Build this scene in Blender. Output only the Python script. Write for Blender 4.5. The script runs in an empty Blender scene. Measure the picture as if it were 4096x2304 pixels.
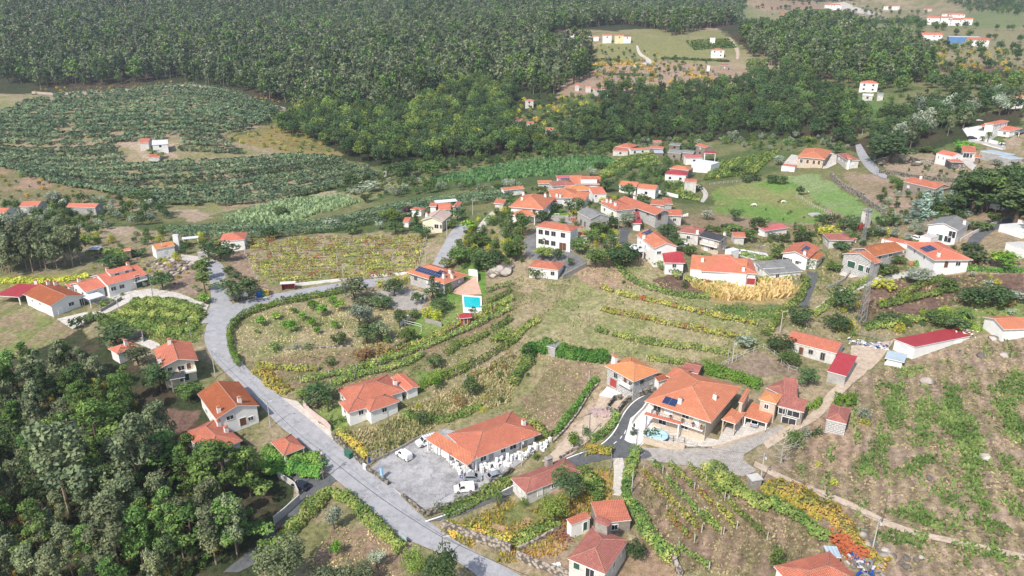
import bpy,bmesh,math,random
import numpy as np
from mathutils import Vector,Matrix,noise

random.seed(11)
RNG=np.random.default_rng(11)
SC=bpy.context.scene
COL=SC.collection
R=math.radians

# ------------------------------------------------------------------ camera, sky, sun
PITCH=R(21.4)
CAMZ=100.0
FOC=2924.0 # focal length in photo pixels (photo is 4096 wide)
cam_d=bpy.data.cameras.new('camera')
cam_d.sensor_width=36.0
cam_d.lens=FOC/4096*36.0
cam_d.clip_start=1.0
cam_d.clip_end=6000.0
cam=bpy.data.objects.new('camera',cam_d)
COL.objects.link(cam)
cam.location=(0,0,CAMZ)
cam.rotation_euler=(math.pi/2-PITCH,0,0)
SC.camera=cam

SUN_EL=R(47)
SUN_DIR=Vector((-0.56,-0.83,0)).normalized() # where the sun stands, seen from the ground
world=bpy.data.worlds.new('World')
SC.world=world
world.use_nodes=True
wn=world.node_tree.nodes
wn.clear()
w_out=wn.new('ShaderNodeOutputWorld')
w_bg=wn.new('ShaderNodeBackground')
w_sky=wn.new('ShaderNodeTexSky')
w_sky.sky_type='NISHITA'
w_sky.sun_disc=False
w_sky.sun_elevation=SUN_EL
w_sky.sun_rotation=math.atan2(SUN_DIR.x,SUN_DIR.y)
w_sky.dust_density=2.0
w_bg.inputs['Strength'].default_value=0.14
world.node_tree.links.new(w_sky.outputs[0],w_bg.inputs['Color'])
world.node_tree.links.new(w_bg.outputs[0],w_out.inputs['Surface'])
sun_d=bpy.data.lights.new('sun','SUN')
sun_d.energy=4.0
sun_d.angle=R(0.8)
sun_d.color=(1.0,0.94,0.86)
sun=bpy.data.objects.new('sun',sun_d)
COL.objects.link(sun)
sv=Vector((SUN_DIR.x*math.cos(SUN_EL),SUN_DIR.y*math.cos(SUN_EL),math.sin(SUN_EL)))
sun.rotation_euler=(-sv).to_track_quat('-Z','Y').to_euler()
sun.location=(0,0,300)
SC.view_settings.view_transform='Standard'
SC.view_settings.look='None'
SC.view_settings.gamma=1.0
SC.view_settings.exposure=0.42
SC.cycles.max_bounces=5
SC.cycles.diffuse_bounces=2
SC.cycles.glossy_bounces=2
SC.cycles.transmission_bounces=3
SC.cycles.transparent_max_bounces=6
SC.cycles.volume_bounces=0

# ------------------------------------------------------------------ reading positions off the photograph
CROP={'D':(0,0,.62891),'S':(0,0,1.0),'r1':(0,1600,2.0586),'r2':(1024,1600,2.0586),'r3':(2048,1600,2.0586),'r4':(3072,1600,2.0586),
'm1':(0,960,2.0703),'m2':(1024,960,2.0703),'m3':(2048,1260,2.415),'m4':(2400,960,2.0696),'m5':(3248,960,2.0696),
'u1':(0,500,2.1308),'u2':(1200,600,2.635),'u3':(1960,650,3.019),'u4':(2700,780,3.22),'u5':(3300,700,3.1495),
'v1':(3096,350,2.576),'v2':(2300,500,2.8622),'v3':(2000,0,2.458),'v4':(3000,0,1.3285),'v5':(0,0,1.2133),'v6':(1000,300,1.12),
'x1':(1620,1700,2.4083),'x2':(2560,1450,2.0471),'x3':(1024,1800,2.0479),'x4':(700,1040,2.4083),'x5':(3300,480,1.8291)}
CP,SP_=math.cos(PITCH),math.sin(PITCH)

def S(k,x,y):
 ox,oy,s=CROP[k]
 return ox+x/s,oy+y/s

def ray(k,x,y):
 sx,sy=S(k,x,y)
 a,b=(sx-2048)/FOC,(1152-sy)/FOC # right, up
 return np.array((a,CP+b*SP_,-SP_+b*CP))

def atz(k,x,y,z):
 """the point at height z seen at that place of the photo"""
 d=ray(k,x,y)
 t=(z-CAMZ)/d[2]
 return d[0]*t,d[1]*t

CTRL=[(60,1430,-2),(400,1430,0),(800,1430,2),(1200,1430,2),(1600,1430,5),(2000,1430,8),(2500,1430,14),
(100,1200,1),(500,1200,2),(870,1180,3),(1100,1180,4),(1500,1150,6),(1750,1120,8),(2100,1150,10),(2500,1150,16),
(60,950,7),(350,950,8),(600,960,7),(900,980,7),(1200,960,8),(1500,950,9),(1750,1000,9),(2000,980,11),(2300,950,13),(2560,900,17),
(100,780,11),(400,770,12),(560,770,12),(900,780,11),(1200,780,13),(1500,780,15),(1800,790,16),(2100,780,15),(2400,800,18),(2560,780,20),
(150,650,11),(520,650,13),(800,650,13),(1100,680,14),(1300,650,19),(1400,640,21),(1600,640,21),(1900,650,18),(2180,660,20),(2400,640,24),(2560,600,29),
(100,560,10),(450,560,9),(800,560,12),(1100,560,17),(1320,550,23),(1500,540,24),(1700,540,20),(1900,520,17),(2200,540,22),(2450,530,29),
(100,520,8.5),(450,500,8),(800,500,8),(1100,480,12),(1300,480,19),(1450,460,21),(1640,470,17),(1900,450,19),(2100,480,21),(2300,480,26),(2500,470,32),
(50,430,14),(450,430,14),(800,440,9),(1000,430,9),(1300,405,11),(1580,380,14),(1800,390,19),(2045,400,24),(2180,410,26),(2400,390,31),(2560,380,35),
(50,365,20),(450,370,20),(800,370,14),(1000,380,11),(1200,370,13),(1330,330,20),(1600,330,18),(1900,330,25),(2200,340,32),(2500,320,40),
(50,290,27),(450,290,27),(700,280,25),(1000,300,20),(1250,270,26),(1500,230,36),(1800,200,42),(2180,215,46),(2500,200,50),
(100,215,33),(450,210,33),(740,250,28),(1000,200,38),(1300,180,43),(1500,170,45),(1800,140,55),(2200,130,57),(2500,110,62),
(100,140,50),(500,140,50),(1000,130,52),(1500,98,65),(1800,60,74),(2100,60,74),(2400,50,77),
(100,60,75),(600,50,76),(1100,50,76),(1500,40,80),(1800,25,86),(2300,15,92),(2560,18,92)]
_pts=[]
for x,y,e in CTRL:
 wx,wy=atz('D',x,y,e)
 _pts.append((wx,wy,e))
_pts+=[(-900,1500,185),(-300,1500,185),(300,1500,175),(1000,1500,170),(-1100,900,100),(1200,900,110),(-140,40,-6),(140,40,12),(0,40,0),(-350,250,8),(420,250,45)]
_P=np.array(_pts,float)
_S=100.0
def _tps(r2):
 r2=np.maximum(r2,1e-12)
 return 0.5*r2*np.log(r2)
_n=len(_P)
_X=_P[:,:2]/_S
_K=_tps(((_X[:,None]-_X[None])**2).sum(2))+np.eye(_n)*0.02
_A=np.zeros((_n+3,_n+3))
_A[:_n,:_n]=_K
_A[:_n,_n]=1
_A[:_n,_n+1:]=_X
_A[_n,:_n]=1
_A[_n+1:,:_n]=_X.T
_w=np.linalg.solve(_A,np.concatenate([_P[:,2],np.zeros(3)]))

def H0(x,y):
 """smooth ground height, any numpy shape"""
 x=np.asarray(x,float)/_S
 y=np.asarray(y,float)/_S
 sh=x.shape
 q=np.stack([x.ravel(),y.ravel()],1)
 out=np.empty(len(q))
 for i in range(0,len(q),40000):
  c=q[i:i+40000]
  k=_tps(((c[:,None]-_X[None])**2).sum(2))
  out[i:i+40000]=k@_w[:_n]+_w[_n]+c@_w[_n+1:]
 return out.reshape(sh)

 # height is looked up in a fine polar-ish grid made once (fast, and every sheet laid on the ground agrees with it)
GV=np.geomspace(38,2400,1000)
GU=np.linspace(-1,1,801)
def _gx(y):
 return y*0.80+45
GYY,GUU=np.meshgrid(GV,GU,indexing='ij')
GXX=GUU*_gx(GYY)
GZZ=H0(GXX,GYY)
_lv0,_dlv=math.log(GV[0]),math.log(GV[1]/GV[0])
def H(x,y):
 x=np.asarray(x,float);y=np.asarray(y,float)
 fi=np.clip((np.log(np.maximum(y,1))-_lv0)/_dlv,0,len(GV)-1.001)
 fj=np.clip((x/_gx(y)+1)/2*(len(GU)-1),0,len(GU)-1.001)
 i=fi.astype(int);j=fj.astype(int)
 a=fi-i;b=fj-j
 return(GZZ[i,j]*(1-a)*(1-b)+GZZ[i+1,j]*a*(1-b)+GZZ[i,j+1]*(1-a)*b+GZZ[i+1,j+1]*a*b)
def h(x,y):
 return float(H(x,y))

_T=np.geomspace(60,2300,4200)
def at(k,x,y):
 """point of the ground seen at that place of the photo"""
 d=ray(k,x,y)
 px,py,pz=d[0]*_T,d[1]*_T,CAMZ+d[2]*_T
 below=pz<H(px,py)
 i=int(np.argmax(below))if below.any()else len(_T)-1
 if i==0:
  i=1
 lo,hi=_T[i-1],_T[i]
 for _ in range(12):
  m=(lo+hi)/2
  if CAMZ+d[2]*m<h(d[0]*m,d[1]*m):
   hi=m
  else:
   lo=m
 return(d[0]*hi,d[1]*hi)

def P(k,*xy):
 """several ground points"""
 return[at(k,xy[i],xy[i+1])for i in range(0,len(xy),2)]
def V3(p,dz=0):
 return Vector((p[0],p[1],h(p[0],p[1])+dz))

 # ------------------------------------------------------------------ materials
MATS={}
class NT:
 def __init__(s,name):
  s.m=bpy.data.materials.new(name)
  s.m.use_nodes=True
  s.t=s.m.node_tree
  s.t.nodes.clear()
  s.out=s.n('OutputMaterial')
 def n(s,kind,**kw):
  nd=s.t.nodes.new('ShaderNode'+kind)
  for k,v in kw.items():
   setattr(nd,k,v)
  return nd
 def l(s,a,b):
  s.t.links.new(a,b)
 def noise(s,vec,scale,detail=3,rough=.55):
  nd=s.n('TexNoise')
  nd.inputs['Scale'].default_value=scale
  nd.inputs['Detail'].default_value=detail
  nd.inputs['Roughness'].default_value=rough
  if vec is not None:
   s.l(vec,nd.inputs['Vector'])
  return nd.outputs['Fac']
 def ramp(s,fac,*stops):
  nd=s.n('ValToRGB')
  e=nd.color_ramp.elements
  while len(e)<len(stops):
   e.new(.5)
  for i,(p,c)in enumerate(stops):
   e[i].position=p
   e[i].color=(c[0],c[1],c[2],1)if not isinstance(c,(int,float))else(c,c,c,1)
  s.l(fac,nd.inputs['Fac'])
  return nd.outputs['Color']
 def mix(s,a,b,fac,mode='MIX'):
  nd=s.n('Mix',data_type='RGBA',blend_type=mode)
  for v,i in((fac,0),(a,6),(b,7)):
   if isinstance(v,(int,float)):
    nd.inputs[i].default_value=v
   elif isinstance(v,tuple):
    nd.inputs[i].default_value=(v[0],v[1],v[2],1)
   else:
    s.l(v,nd.inputs[i])
  return nd.outputs[2]
 def math(s,op,a,b=None):
  nd=s.n('Math',operation=op)
  for i,v in enumerate((a,b)):
   if v is None:
    continue
   if isinstance(v,(int,float)):
    nd.inputs[i].default_value=v
   else:
    s.l(v,nd.inputs[i])
  return nd.outputs[0]
 def pos(s):
  return s.n('NewGeometry').outputs['Position']
 def uv(s):
  return s.n('UVMap').outputs[0]
 def bump(s,hgt,dist,strength=.6):
  nd=s.n('Bump')
  nd.inputs['Distance'].default_value=dist
  nd.inputs['Strength'].default_value=strength
  s.l(hgt,nd.inputs['Height'])
  return nd.outputs[0]
 def pbr(s,col,rough=.85,nrm=None,spec=.3,metal=0.0):
  p=s.n('BsdfPrincipled')
  if isinstance(col,tuple):
   p.inputs['Base Color'].default_value=(col[0],col[1],col[2],1)
  else:
   s.l(col,p.inputs['Base Color'])
  if isinstance(rough,(int,float)):
   p.inputs['Roughness'].default_value=rough
  else:
   s.l(rough,p.inputs['Roughness'])
  p.inputs['Specular IOR Level'].default_value=spec
  p.inputs['Metallic'].default_value=metal
  if nrm is not None:
   s.l(nrm,p.inputs['Normal'])
  s.l(p.outputs[0],s.out.inputs['Surface'])
  return s.m

def mul(c,f):
 return tuple(min(1,v*f)for v in c)

def m_plain(name,col,rough=.7,var=.12,scale=.8,spec=.3,metal=0.0):
 """painted or plain surface with faint dirt"""
 if name in MATS:return MATS[name]
 t=NT(name)
 f=t.noise(t.pos(),scale,5,.65)
 c=t.ramp(f,(.3,mul(col,1-var)),(.62,col))
 MATS[name]=t.pbr(c,rough,None,spec,metal)
 return MATS[name]

def m_roof(name,c1,c2,c3,old=.0,corr=False):
 """clay tiles in courses: u runs along the eave, v up the slope (metres)"""
 if name in MATS:return MATS[name]
 t=NT(name)
 uv=t.uv()
 mp=t.n('Mapping');t.l(uv,mp.inputs['Vector'])
 br=t.n('TexBrick',offset=0.0)
 br.inputs['Scale'].default_value=1.0
 br.inputs['Brick Width'].default_value=.34
 br.inputs['Row Height'].default_value=.42
 br.inputs['Mortar Size'].default_value=.03
 br.inputs['Color1'].default_value=(*mul(c1,1.0),1)
 br.inputs['Color2'].default_value=(*mul(c2,1.0),1)
 br.inputs['Mortar'].default_value=(*mul(c3,.7),1)
 t.l(mp.outputs[0],br.inputs['Vector'])
 big=t.noise(t.pos(),.35,5,.6)
 sml=t.noise(t.pos(),2.2 if old else 1.2,6,.75)
 c=t.mix(br.outputs['Color'],c3,t.ramp(sml,(.52-old*.12,0.0),(.60+.1*(1-old),.55+.45*old)))
 c=t.mix(c,mul(c1,1.25),t.ramp(big,(.5,0.0),(.75,.5)))
 if old:
  lich=t.noise(t.pos(),4.5,5,.8)
  c=t.mix(c,(.42,.36,.29),t.ramp(lich,(.56,0.0),(.66,.55*old)))
  c=t.mix(c,(.07,.045,.04),t.ramp(t.noise(t.pos(),1.4,6,.8),(.56,0.0),(.7,.7*old)))
 w=t.n('TexWave',wave_type='BANDS',bands_direction='X',wave_profile='SIN')
 w.inputs['Scale'].default_value=.93 if not corr else .6
 t.l(uv,w.inputs['Vector'])
 hgt=t.math('ADD',w.outputs['Fac'],t.math('MULTIPLY',sml,.35))
 MATS[name]=t.pbr(c,.85,t.bump(hgt,.08,.9),.2)
 return MATS[name]

def m_corr(name,c1,c2):
 """corrugated or ribbed sheet"""
 if name in MATS:return MATS[name]
 t=NT(name)
 w=t.n('TexWave',wave_type='BANDS',bands_direction='X',wave_profile='SIN')
 w.inputs['Scale'].default_value=.5
 t.l(t.uv(),w.inputs['Vector'])
 f=t.noise(t.pos(),.5,5,.7)
 c=t.ramp(f,(.35,c1),(.65,c2))
 c=t.mix(c,mul(c2,.75),t.math('MULTIPLY',w.outputs['Fac'],.35))
 MATS[name]=t.pbr(c,.6,t.bump(w.outputs['Fac'],.07,.8),.3)
 return MATS[name]

def m_stone(name,c1,c2,mort,bw=.9,bh=.4,msz=.035):
 if name in MATS:return MATS[name]
 t=NT(name)
 br=t.n('TexBrick')
 br.inputs['Scale'].default_value=1.0
 br.inputs['Brick Width'].default_value=bw
 br.inputs['Row Height'].default_value=bh
 br.inputs['Mortar Size'].default_value=msz
 br.inputs['Mortar Smooth'].default_value=.3
 br.inputs['Color1'].default_value=(*c1,1)
 br.inputs['Color2'].default_value=(*c2,1)
 br.inputs['Mortar'].default_value=(*mort,1)
 t.l(t.uv(),br.inputs['Vector'])
 f=t.noise(t.pos(),1.7,6,.75)
 c=t.mix(br.outputs['Color'],mul(c2,.45),t.ramp(f,(.5,0.0),(.7,.6)))
 MATS[name]=t.pbr(c,.9,t.bump(t.math('ADD',br.outputs['Fac'],f),.05,.6),.2)
 return MATS[name]

def m_rubble(name,c1,c2,scale=1.6):
 if name in MATS:return MATS[name]
 t=NT(name)
 v=t.n('TexVoronoi',feature='F1')
 v.inputs['Scale'].default_value=scale
 t.l(t.pos(),v.inputs['Vector'])
 sep=t.n('SeparateColor');t.l(v.outputs['Color'],sep.inputs[0])
 c=t.ramp(sep.outputs[0],(0.0,c1),(1.0,c2))
 c=t.mix(c,mul(c1,.3),t.ramp(v.outputs['Distance'],(.42,0.0),(.62,.9)))
 MATS[name]=t.pbr(c,.92,t.bump(v.outputs['Distance'],.12,.5),.2)
 return MATS[name]

def m_leaf(name,stops,trans=.3,hue=.0):
 """foliage: every leaf face carries its own random number 'rnd', and every copied tree a random of its own"""
 if name in MATS:return MATS[name]
 t=NT(name)
 a=t.n('Attribute',attribute_name='rnd')
 stops=[(q[0],tuple(v*1.75+.014 for v in q[1]))for q in stops]
 c=t.ramp(a.outputs['Fac'],*stops)
 oi=t.n('ObjectInfo')
 hsv=t.n('HueSaturation')
 t.l(c,hsv.inputs['Color'])
 mr=t.n('MapRange')
 t.l(oi.outputs['Random'],mr.inputs[0])
 mr.inputs[3].default_value=.72
 mr.inputs[4].default_value=1.32
 t.l(mr.outputs[0],hsv.inputs['Value'])
 mh=t.n('MapRange')
 t.l(t.math('FRACT',t.math('MULTIPLY',oi.outputs['Random'],7.31)),mh.inputs[0])
 mh.inputs[3].default_value=.48
 mh.inputs[4].default_value=.515
 t.l(mh.outputs[0],hsv.inputs['Hue'])
 d=t.n('BsdfDiffuse');t.l(hsv.outputs[0],d.inputs[0])
 tr=t.n('BsdfTranslucent');t.l(hsv.outputs[0],tr.inputs[0])
 mx=t.n('MixShader');mx.inputs[0].default_value=trans
 t.l(d.outputs[0],mx.inputs[1]);t.l(tr.outputs[0],mx.inputs[2])
 t.l(mx.outputs[0],t.out.inputs['Surface'])
 MATS[name]=t.m
 return t.m

def m_glass(name='dark window glass',col=(.03,.035,.045)):
 if name in MATS:return MATS[name]
 t=NT(name)
 MATS[name]=t.pbr(col,.12,None,.6)
 return MATS[name]

ORANGE=m_roof('orange clay tiles',(.60,.23,.13),(.53,.195,.11),(.42,.145,.085))
CORAL=m_roof('coral clay tiles',(.64,.21,.135),(.57,.18,.115),(.46,.15,.10))
PALEOR=m_roof('light orange clay tiles',(.68,.30,.13),(.60,.25,.10),(.46,.17,.08))
BROWNR=m_roof('brown orange clay tiles',(.40,.13,.055),(.33,.10,.045),(.24,.07,.035))
WORN=m_roof('worn clay tiles',(.58,.20,.12),(.49,.16,.10),(.34,.115,.08),.4)
OLD=m_roof('old lichened clay tiles',(.46,.17,.13),(.37,.135,.11),(.26,.10,.085),.9)
MOSSY=m_roof('rust stained clay tiles',(.56,.19,.07),(.46,.15,.06),(.25,.10,.05),.6)
CRIM=m_corr('crimson ribbed sheet',(.40,.055,.065),(.34,.04,.05))
PINK=m_corr('pink red ribbed sheet',(.55,.16,.15),(.48,.12,.12))
GREYC=m_corr('grey fibre cement sheet',(.27,.27,.26),(.18,.18,.175))
WHITEC=m_corr('white ribbed sheet',(.72,.73,.74),(.6,.62,.63))
BLUEC=m_corr('blue grey ribbed sheet',(.42,.50,.55),(.34,.42,.48))
SLATE=m_roof('dark slate tiles',(.075,.075,.085),(.055,.055,.065),(.04,.04,.05))
PALER=m_roof('pale bleached tiles',(.62,.50,.42),(.55,.42,.35),(.44,.33,.28),.3)
WHITE=m_plain('white painted plaster',(.78,.77,.74),.8,.10,.6)
CREAM=m_plain('cream painted plaster',(.74,.66,.50),.8,.10)
YELLOW=m_plain('pale yellow plaster',(.74,.68,.42),.8,.10)
GREYP=m_plain('grey cement render',(.40,.39,.37),.9,.3)
DIRTYW=m_plain('weathered white plaster',(.62,.60,.56),.9,.35,1.1)
DARKM=m_plain('dark grey paint',(.07,.075,.085),.5,.2)
GRAN=m_stone('granite block wall',(.42,.40,.37),(.34,.33,.31),(.55,.53,.49))
BEIGE=m_stone('beige stone cladding',(.60,.50,.39),(.52,.43,.34),(.44,.37,.30),1.1,.35,.012)
GRANW=m_stone('granite blocks with white joints',(.36,.35,.34),(.30,.295,.29),(.68,.67,.64),1.0,.45,.06)
OLDST=m_stone('old rough stone wall',(.36,.31,.26),(.27,.24,.20),(.20,.17,.14),.6,.32)
TRIM=m_plain('white trim paint',(.8,.79,.77),.6,.06)
GRTRIM=m_plain('granite trim',(.35,.34,.32),.85,.2)
GLASS=m_glass()
BLIND=m_plain('closed white shutter',(.62,.64,.65),.6,.1)
REDD=m_plain('red painted door',(.38,.05,.05),.6,.15)
WOODD=m_plain('brown wooden door',(.16,.07,.035),.6,.3,2)
GREEND=m_plain('dark green paint',(.04,.10,.07),.6,.2)
CONC=m_plain('pale concrete',(.52,.50,.47),.9,.2,.9)
CONCD=m_plain('weathered concrete',(.33,.31,.28),.9,.4,1.4)
METAL=m_plain('grey galvanised steel',(.42,.43,.44),.45,.15,1,.5,.6)
BLACK=m_plain('black rubber',(.02,.02,.02),.7,.1)
PVBLUE=m_plain('dark blue solar cells',(.025,.04,.11),.18,.2,1,.7)
WOODP=m_plain('weathered wood',(.22,.18,.14),.9,.35,2)
BARK=m_plain('brown grey bark',(.13,.095,.07),.95,.5,3)
BARKP=m_plain('pale eucalyptus bark',(.34,.27,.20),.9,.45,2)

# ------------------------------------------------------------------ object helpers
def tag(o,label=None,cat=None,group=None,kind=None):
 if label:o['label']=label
 if cat:o['category']=cat
 if group:o['group']=group
 if kind:o['kind']=kind
 return o

def thing(name,label,cat,loc,rz=0.0,group=None):
 o=bpy.data.objects.new(name,None)
 o.empty_display_size=.5
 COL.objects.link(o)
 o.location=loc
 o.rotation_euler=(0,0,rz)
 tag(o,label,cat,group)
 return o

def rootmat(o):
 return Matrix.Translation(o.location)@o.rotation_euler.to_matrix().to_4x4()@Matrix.Diagonal((*o.scale,1))

class MB:
 """collects faces in WORLD coordinates; build() links them as one mesh object"""
 def __init__(s):
  s.v=[];s.f=[];s.mi=[];s.mats=[];s.m=0
 def mat(s,m):
  if m not in s.mats:s.mats.append(m)
  s.m=s.mats.index(m)
  return s
 def face(s,pts):
  i=len(s.v)
  s.v+=[tuple(p)for p in pts]
  s.f.append(tuple(range(i,i+len(pts))))
  s.mi.append(s.m)
 def box(s,c,dims,rz=0.0,taper=1.0,bottom=False):
  """c = centre of the bottom face"""
  ca,sa=math.cos(rz),math.sin(rz)
  def q(x,y,z):return(c[0]+x*ca-y*sa,c[1]+x*sa+y*ca,c[2]+z)
  a,b,d=dims[0]/2,dims[1]/2,dims[2]
  lo=[q(-a,-b,0),q(a,-b,0),q(a,b,0),q(-a,b,0)]
  t=taper
  hi=[q(-a*t,-b*t,d),q(a*t,-b*t,d),q(a*t,b*t,d),q(-a*t,b*t,d)]
  for k in range(4):
   n=(k+1)%4
   s.face([lo[k],lo[n],hi[n],hi[k]])
  s.face(hi)
  if bottom:s.face(lo[::-1])
  return s
 def tube(s,pts,r0,r1=None,n=6,cap=True):
  r1=r0 if r1 is None else r1
  pts=[Vector(p)for p in pts]
  rings=[]
  for i,p in enumerate(pts):
   d=(pts[min(i+1,len(pts)-1)]-pts[max(i-1,0)]).normalized()
   a=d.cross(Vector((0,0,1)))
   if a.length<.01:a=d.cross(Vector((1,0,0)))
   a.normalize();b=d.cross(a)
   r=r0+(r1-r0)*i/max(1,len(pts)-1)
   rings.append([p+a*(r*math.cos(k*2*math.pi/n))+b*(r*math.sin(k*2*math.pi/n))for k in range(n)])
  for i in range(len(rings)-1):
   for k in range(n):
    m=(k+1)%n
    s.face([rings[i][m],rings[i][k],rings[i+1][k],rings[i+1][m]])
  if cap:
   s.face(rings[-1][::-1]);s.face(rings[0])
  return s
 def build(s,name,parent=None,loc=None,smooth=False,mat=None):
  V=[Vector(p)for p in s.v]
  if parent is not None:
   iv=rootmat(parent).inverted()
   V2=[iv@p for p in V]
  elif loc is not None:
   L=Vector(loc)
   V2=[p-L for p in V]
  else:
   V2=V
  me=bpy.data.meshes.new(name)
  me.from_pydata(V2,[],s.f)
  for m in s.mats:me.materials.append(m)
  if mat and not s.mats:me.materials.append(mat)
  me.polygons.foreach_set('material_index',s.mi)
  uvl=me.uv_layers.new(name='UVMap')
  uvs=[]
  for p in me.polygons:
   n=None
   f=s.f[p.index]
   a,b,c=V[f[0]],V[f[1]],V[f[2]]
   n=(b-a).cross(c-b)
   if n.length<1e-9:n=Vector((0,0,1))
   n.normalize()
   if abs(n.z)>.97:
    for i in f:uvs+=[V[i].x,V[i].y]
   else:
    t=Vector((-n.y,n.x,0)).normalized();bb=n.cross(t)
    for i in f:uvs+=[V[i].dot(t),V[i].dot(bb)]
  uvl.data.foreach_set('uv',uvs)
  if smooth:
   me.polygons.foreach_set('use_smooth',[True]*len(me.polygons))
  me.update()
  o=bpy.data.objects.new(name,me)
  COL.objects.link(o)
  if parent is not None and isinstance(parent,bpy.types.Object):o.parent=parent
  if loc is not None:o.location=loc
  return o

def copy_tree(o,parent=None):
 c=o.copy()
 COL.objects.link(c)
 if parent is not None:c.parent=parent
 for ch in list(o.children):
  copy_tree(ch,c)
 return c

def npmesh(name,V,F4,mat,rnd=None,parent=None,smooth=False,loc=None):
 """quads straight from numpy arrays; V world coordinates"""
 V=np.asarray(V,np.float32)
 F4=np.asarray(F4,np.int32)
 if parent is not None:
  iv=np.array(rootmat(parent).inverted(),np.float32)
  V=V@iv[:3,:3].T+iv[:3,3]
 if loc is not None:
  V=V-np.array(loc,np.float32)
 me=bpy.data.meshes.new(name)
 me.vertices.add(len(V));me.vertices.foreach_set('co',V.ravel())
 k=F4.shape[1]
 me.loops.add(F4.size);me.loops.foreach_set('vertex_index',F4.ravel())
 me.polygons.add(len(F4))
 me.polygons.foreach_set('loop_start',np.arange(0,F4.size,k,dtype=np.int32))
 me.polygons.foreach_set('loop_total',np.full(len(F4),k,np.int32))
 me.materials.append(mat)
 if rnd is not None:
  at_=me.attributes.new('rnd','FLOAT','FACE')
  at_.data.foreach_set('value',np.asarray(rnd,np.float32))
 if smooth:me.polygons.foreach_set('use_smooth',np.ones(len(F4),bool))
 me.update(calc_edges=True)
 o=bpy.data.objects.new(name,me)
 COL.objects.link(o)
 if parent is not None:o.parent=parent
 if loc is not None:o.location=loc
 return o

def leaf_quads(C,size,rng,up=.35,elong=1.5,N=None):
 """one bent-free quad per centre, randomly turned (rather facing outwards/up when N is given)"""
 C=np.asarray(C,float)
 n=len(C)
 nrm=rng.normal(size=(n,3))
 if N is not None:
  nrm=nrm*.55+N*1.0
 nrm[:,2]+=up
 nrm/=np.linalg.norm(nrm,axis=1,keepdims=True)+1e-9
 r=rng.normal(size=(n,3))
 a=np.cross(nrm,r);a/=np.linalg.norm(a,axis=1,keepdims=True)+1e-9
 b=np.cross(nrm,a)
 s=(size*rng.uniform(.6,1.35,n))[:,None]
 a=a*s*.5;b=b*s*.5*elong
 V=np.stack([C-a-b*.6,C+a-b*.2,C+a*.3+b,C-a*.8+b*.5],1).reshape(-1,3)
 F=np.arange(n*4).reshape(n,4)
 return V,F

def vnoise(x,y,sc,seed=0):
 """smooth value noise 0..1, numpy"""
 x=np.asarray(x)/sc+seed*17.3;y=np.asarray(y)/sc-seed*9.1
 xi=np.floor(x).astype(np.int64);yi=np.floor(y).astype(np.int64)
 fx=x-xi;fy=y-yi
 fx=fx*fx*(3-2*fx);fy=fy*fy*(3-2*fy)
 def hs(i,j):
  v=(i*374761393+j*668265263+seed*1442695)&0x7fffffff
  v=((v^(v>>13))*1274126177)&0x7fffffff
  return((v^(v>>16))&0xffff)/65535.0
 return(hs(xi,yi)*(1-fx)+hs(xi+1,yi)*fx)*(1-fy)+(hs(xi,yi+1)*(1-fx)+hs(xi+1,yi+1)*fx)*fy
def fbm(x,y,sc,seed=0):
 return(vnoise(x,y,sc,seed)*.5+vnoise(x,y,sc*.45,seed+1)*.3+vnoise(x,y,sc*.2,seed+2)*.2)

def inpoly(X,Y,poly):
 X=np.asarray(X);Y=np.asarray(Y)
 ins=np.zeros(X.shape,bool)
 n=len(poly)
 for i in range(n):
  x1,y1=poly[i];x2,y2=poly[(i+1)%n]
  if y1==y2:continue
  c=((y1>Y)!=(y2>Y))&(X<(x2-x1)*(Y-y1)/(y2-y1)+x1)
  ins^=c
 return ins

def resample(pts,step):
 pts=[np.array(p,float)for p in pts]
 out=[pts[0]]
 for a,b in zip(pts,pts[1:]):
  d=np.linalg.norm(b-a)
  k=max(1,int(round(d/step)))
  for i in range(1,k+1):
   out.append(a+(b-a)*i/k)
 return np.array(out)

def smooth_line(pts,it=2):
 p=[np.array(q,float)for q in pts]
 for _ in range(it):
  q=[p[0]]
  for a,b in zip(p,p[1:]):
   q+=[a*.75+b*.25,a*.25+b*.75]
  q.append(p[-1])
  p=q
 return p

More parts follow.
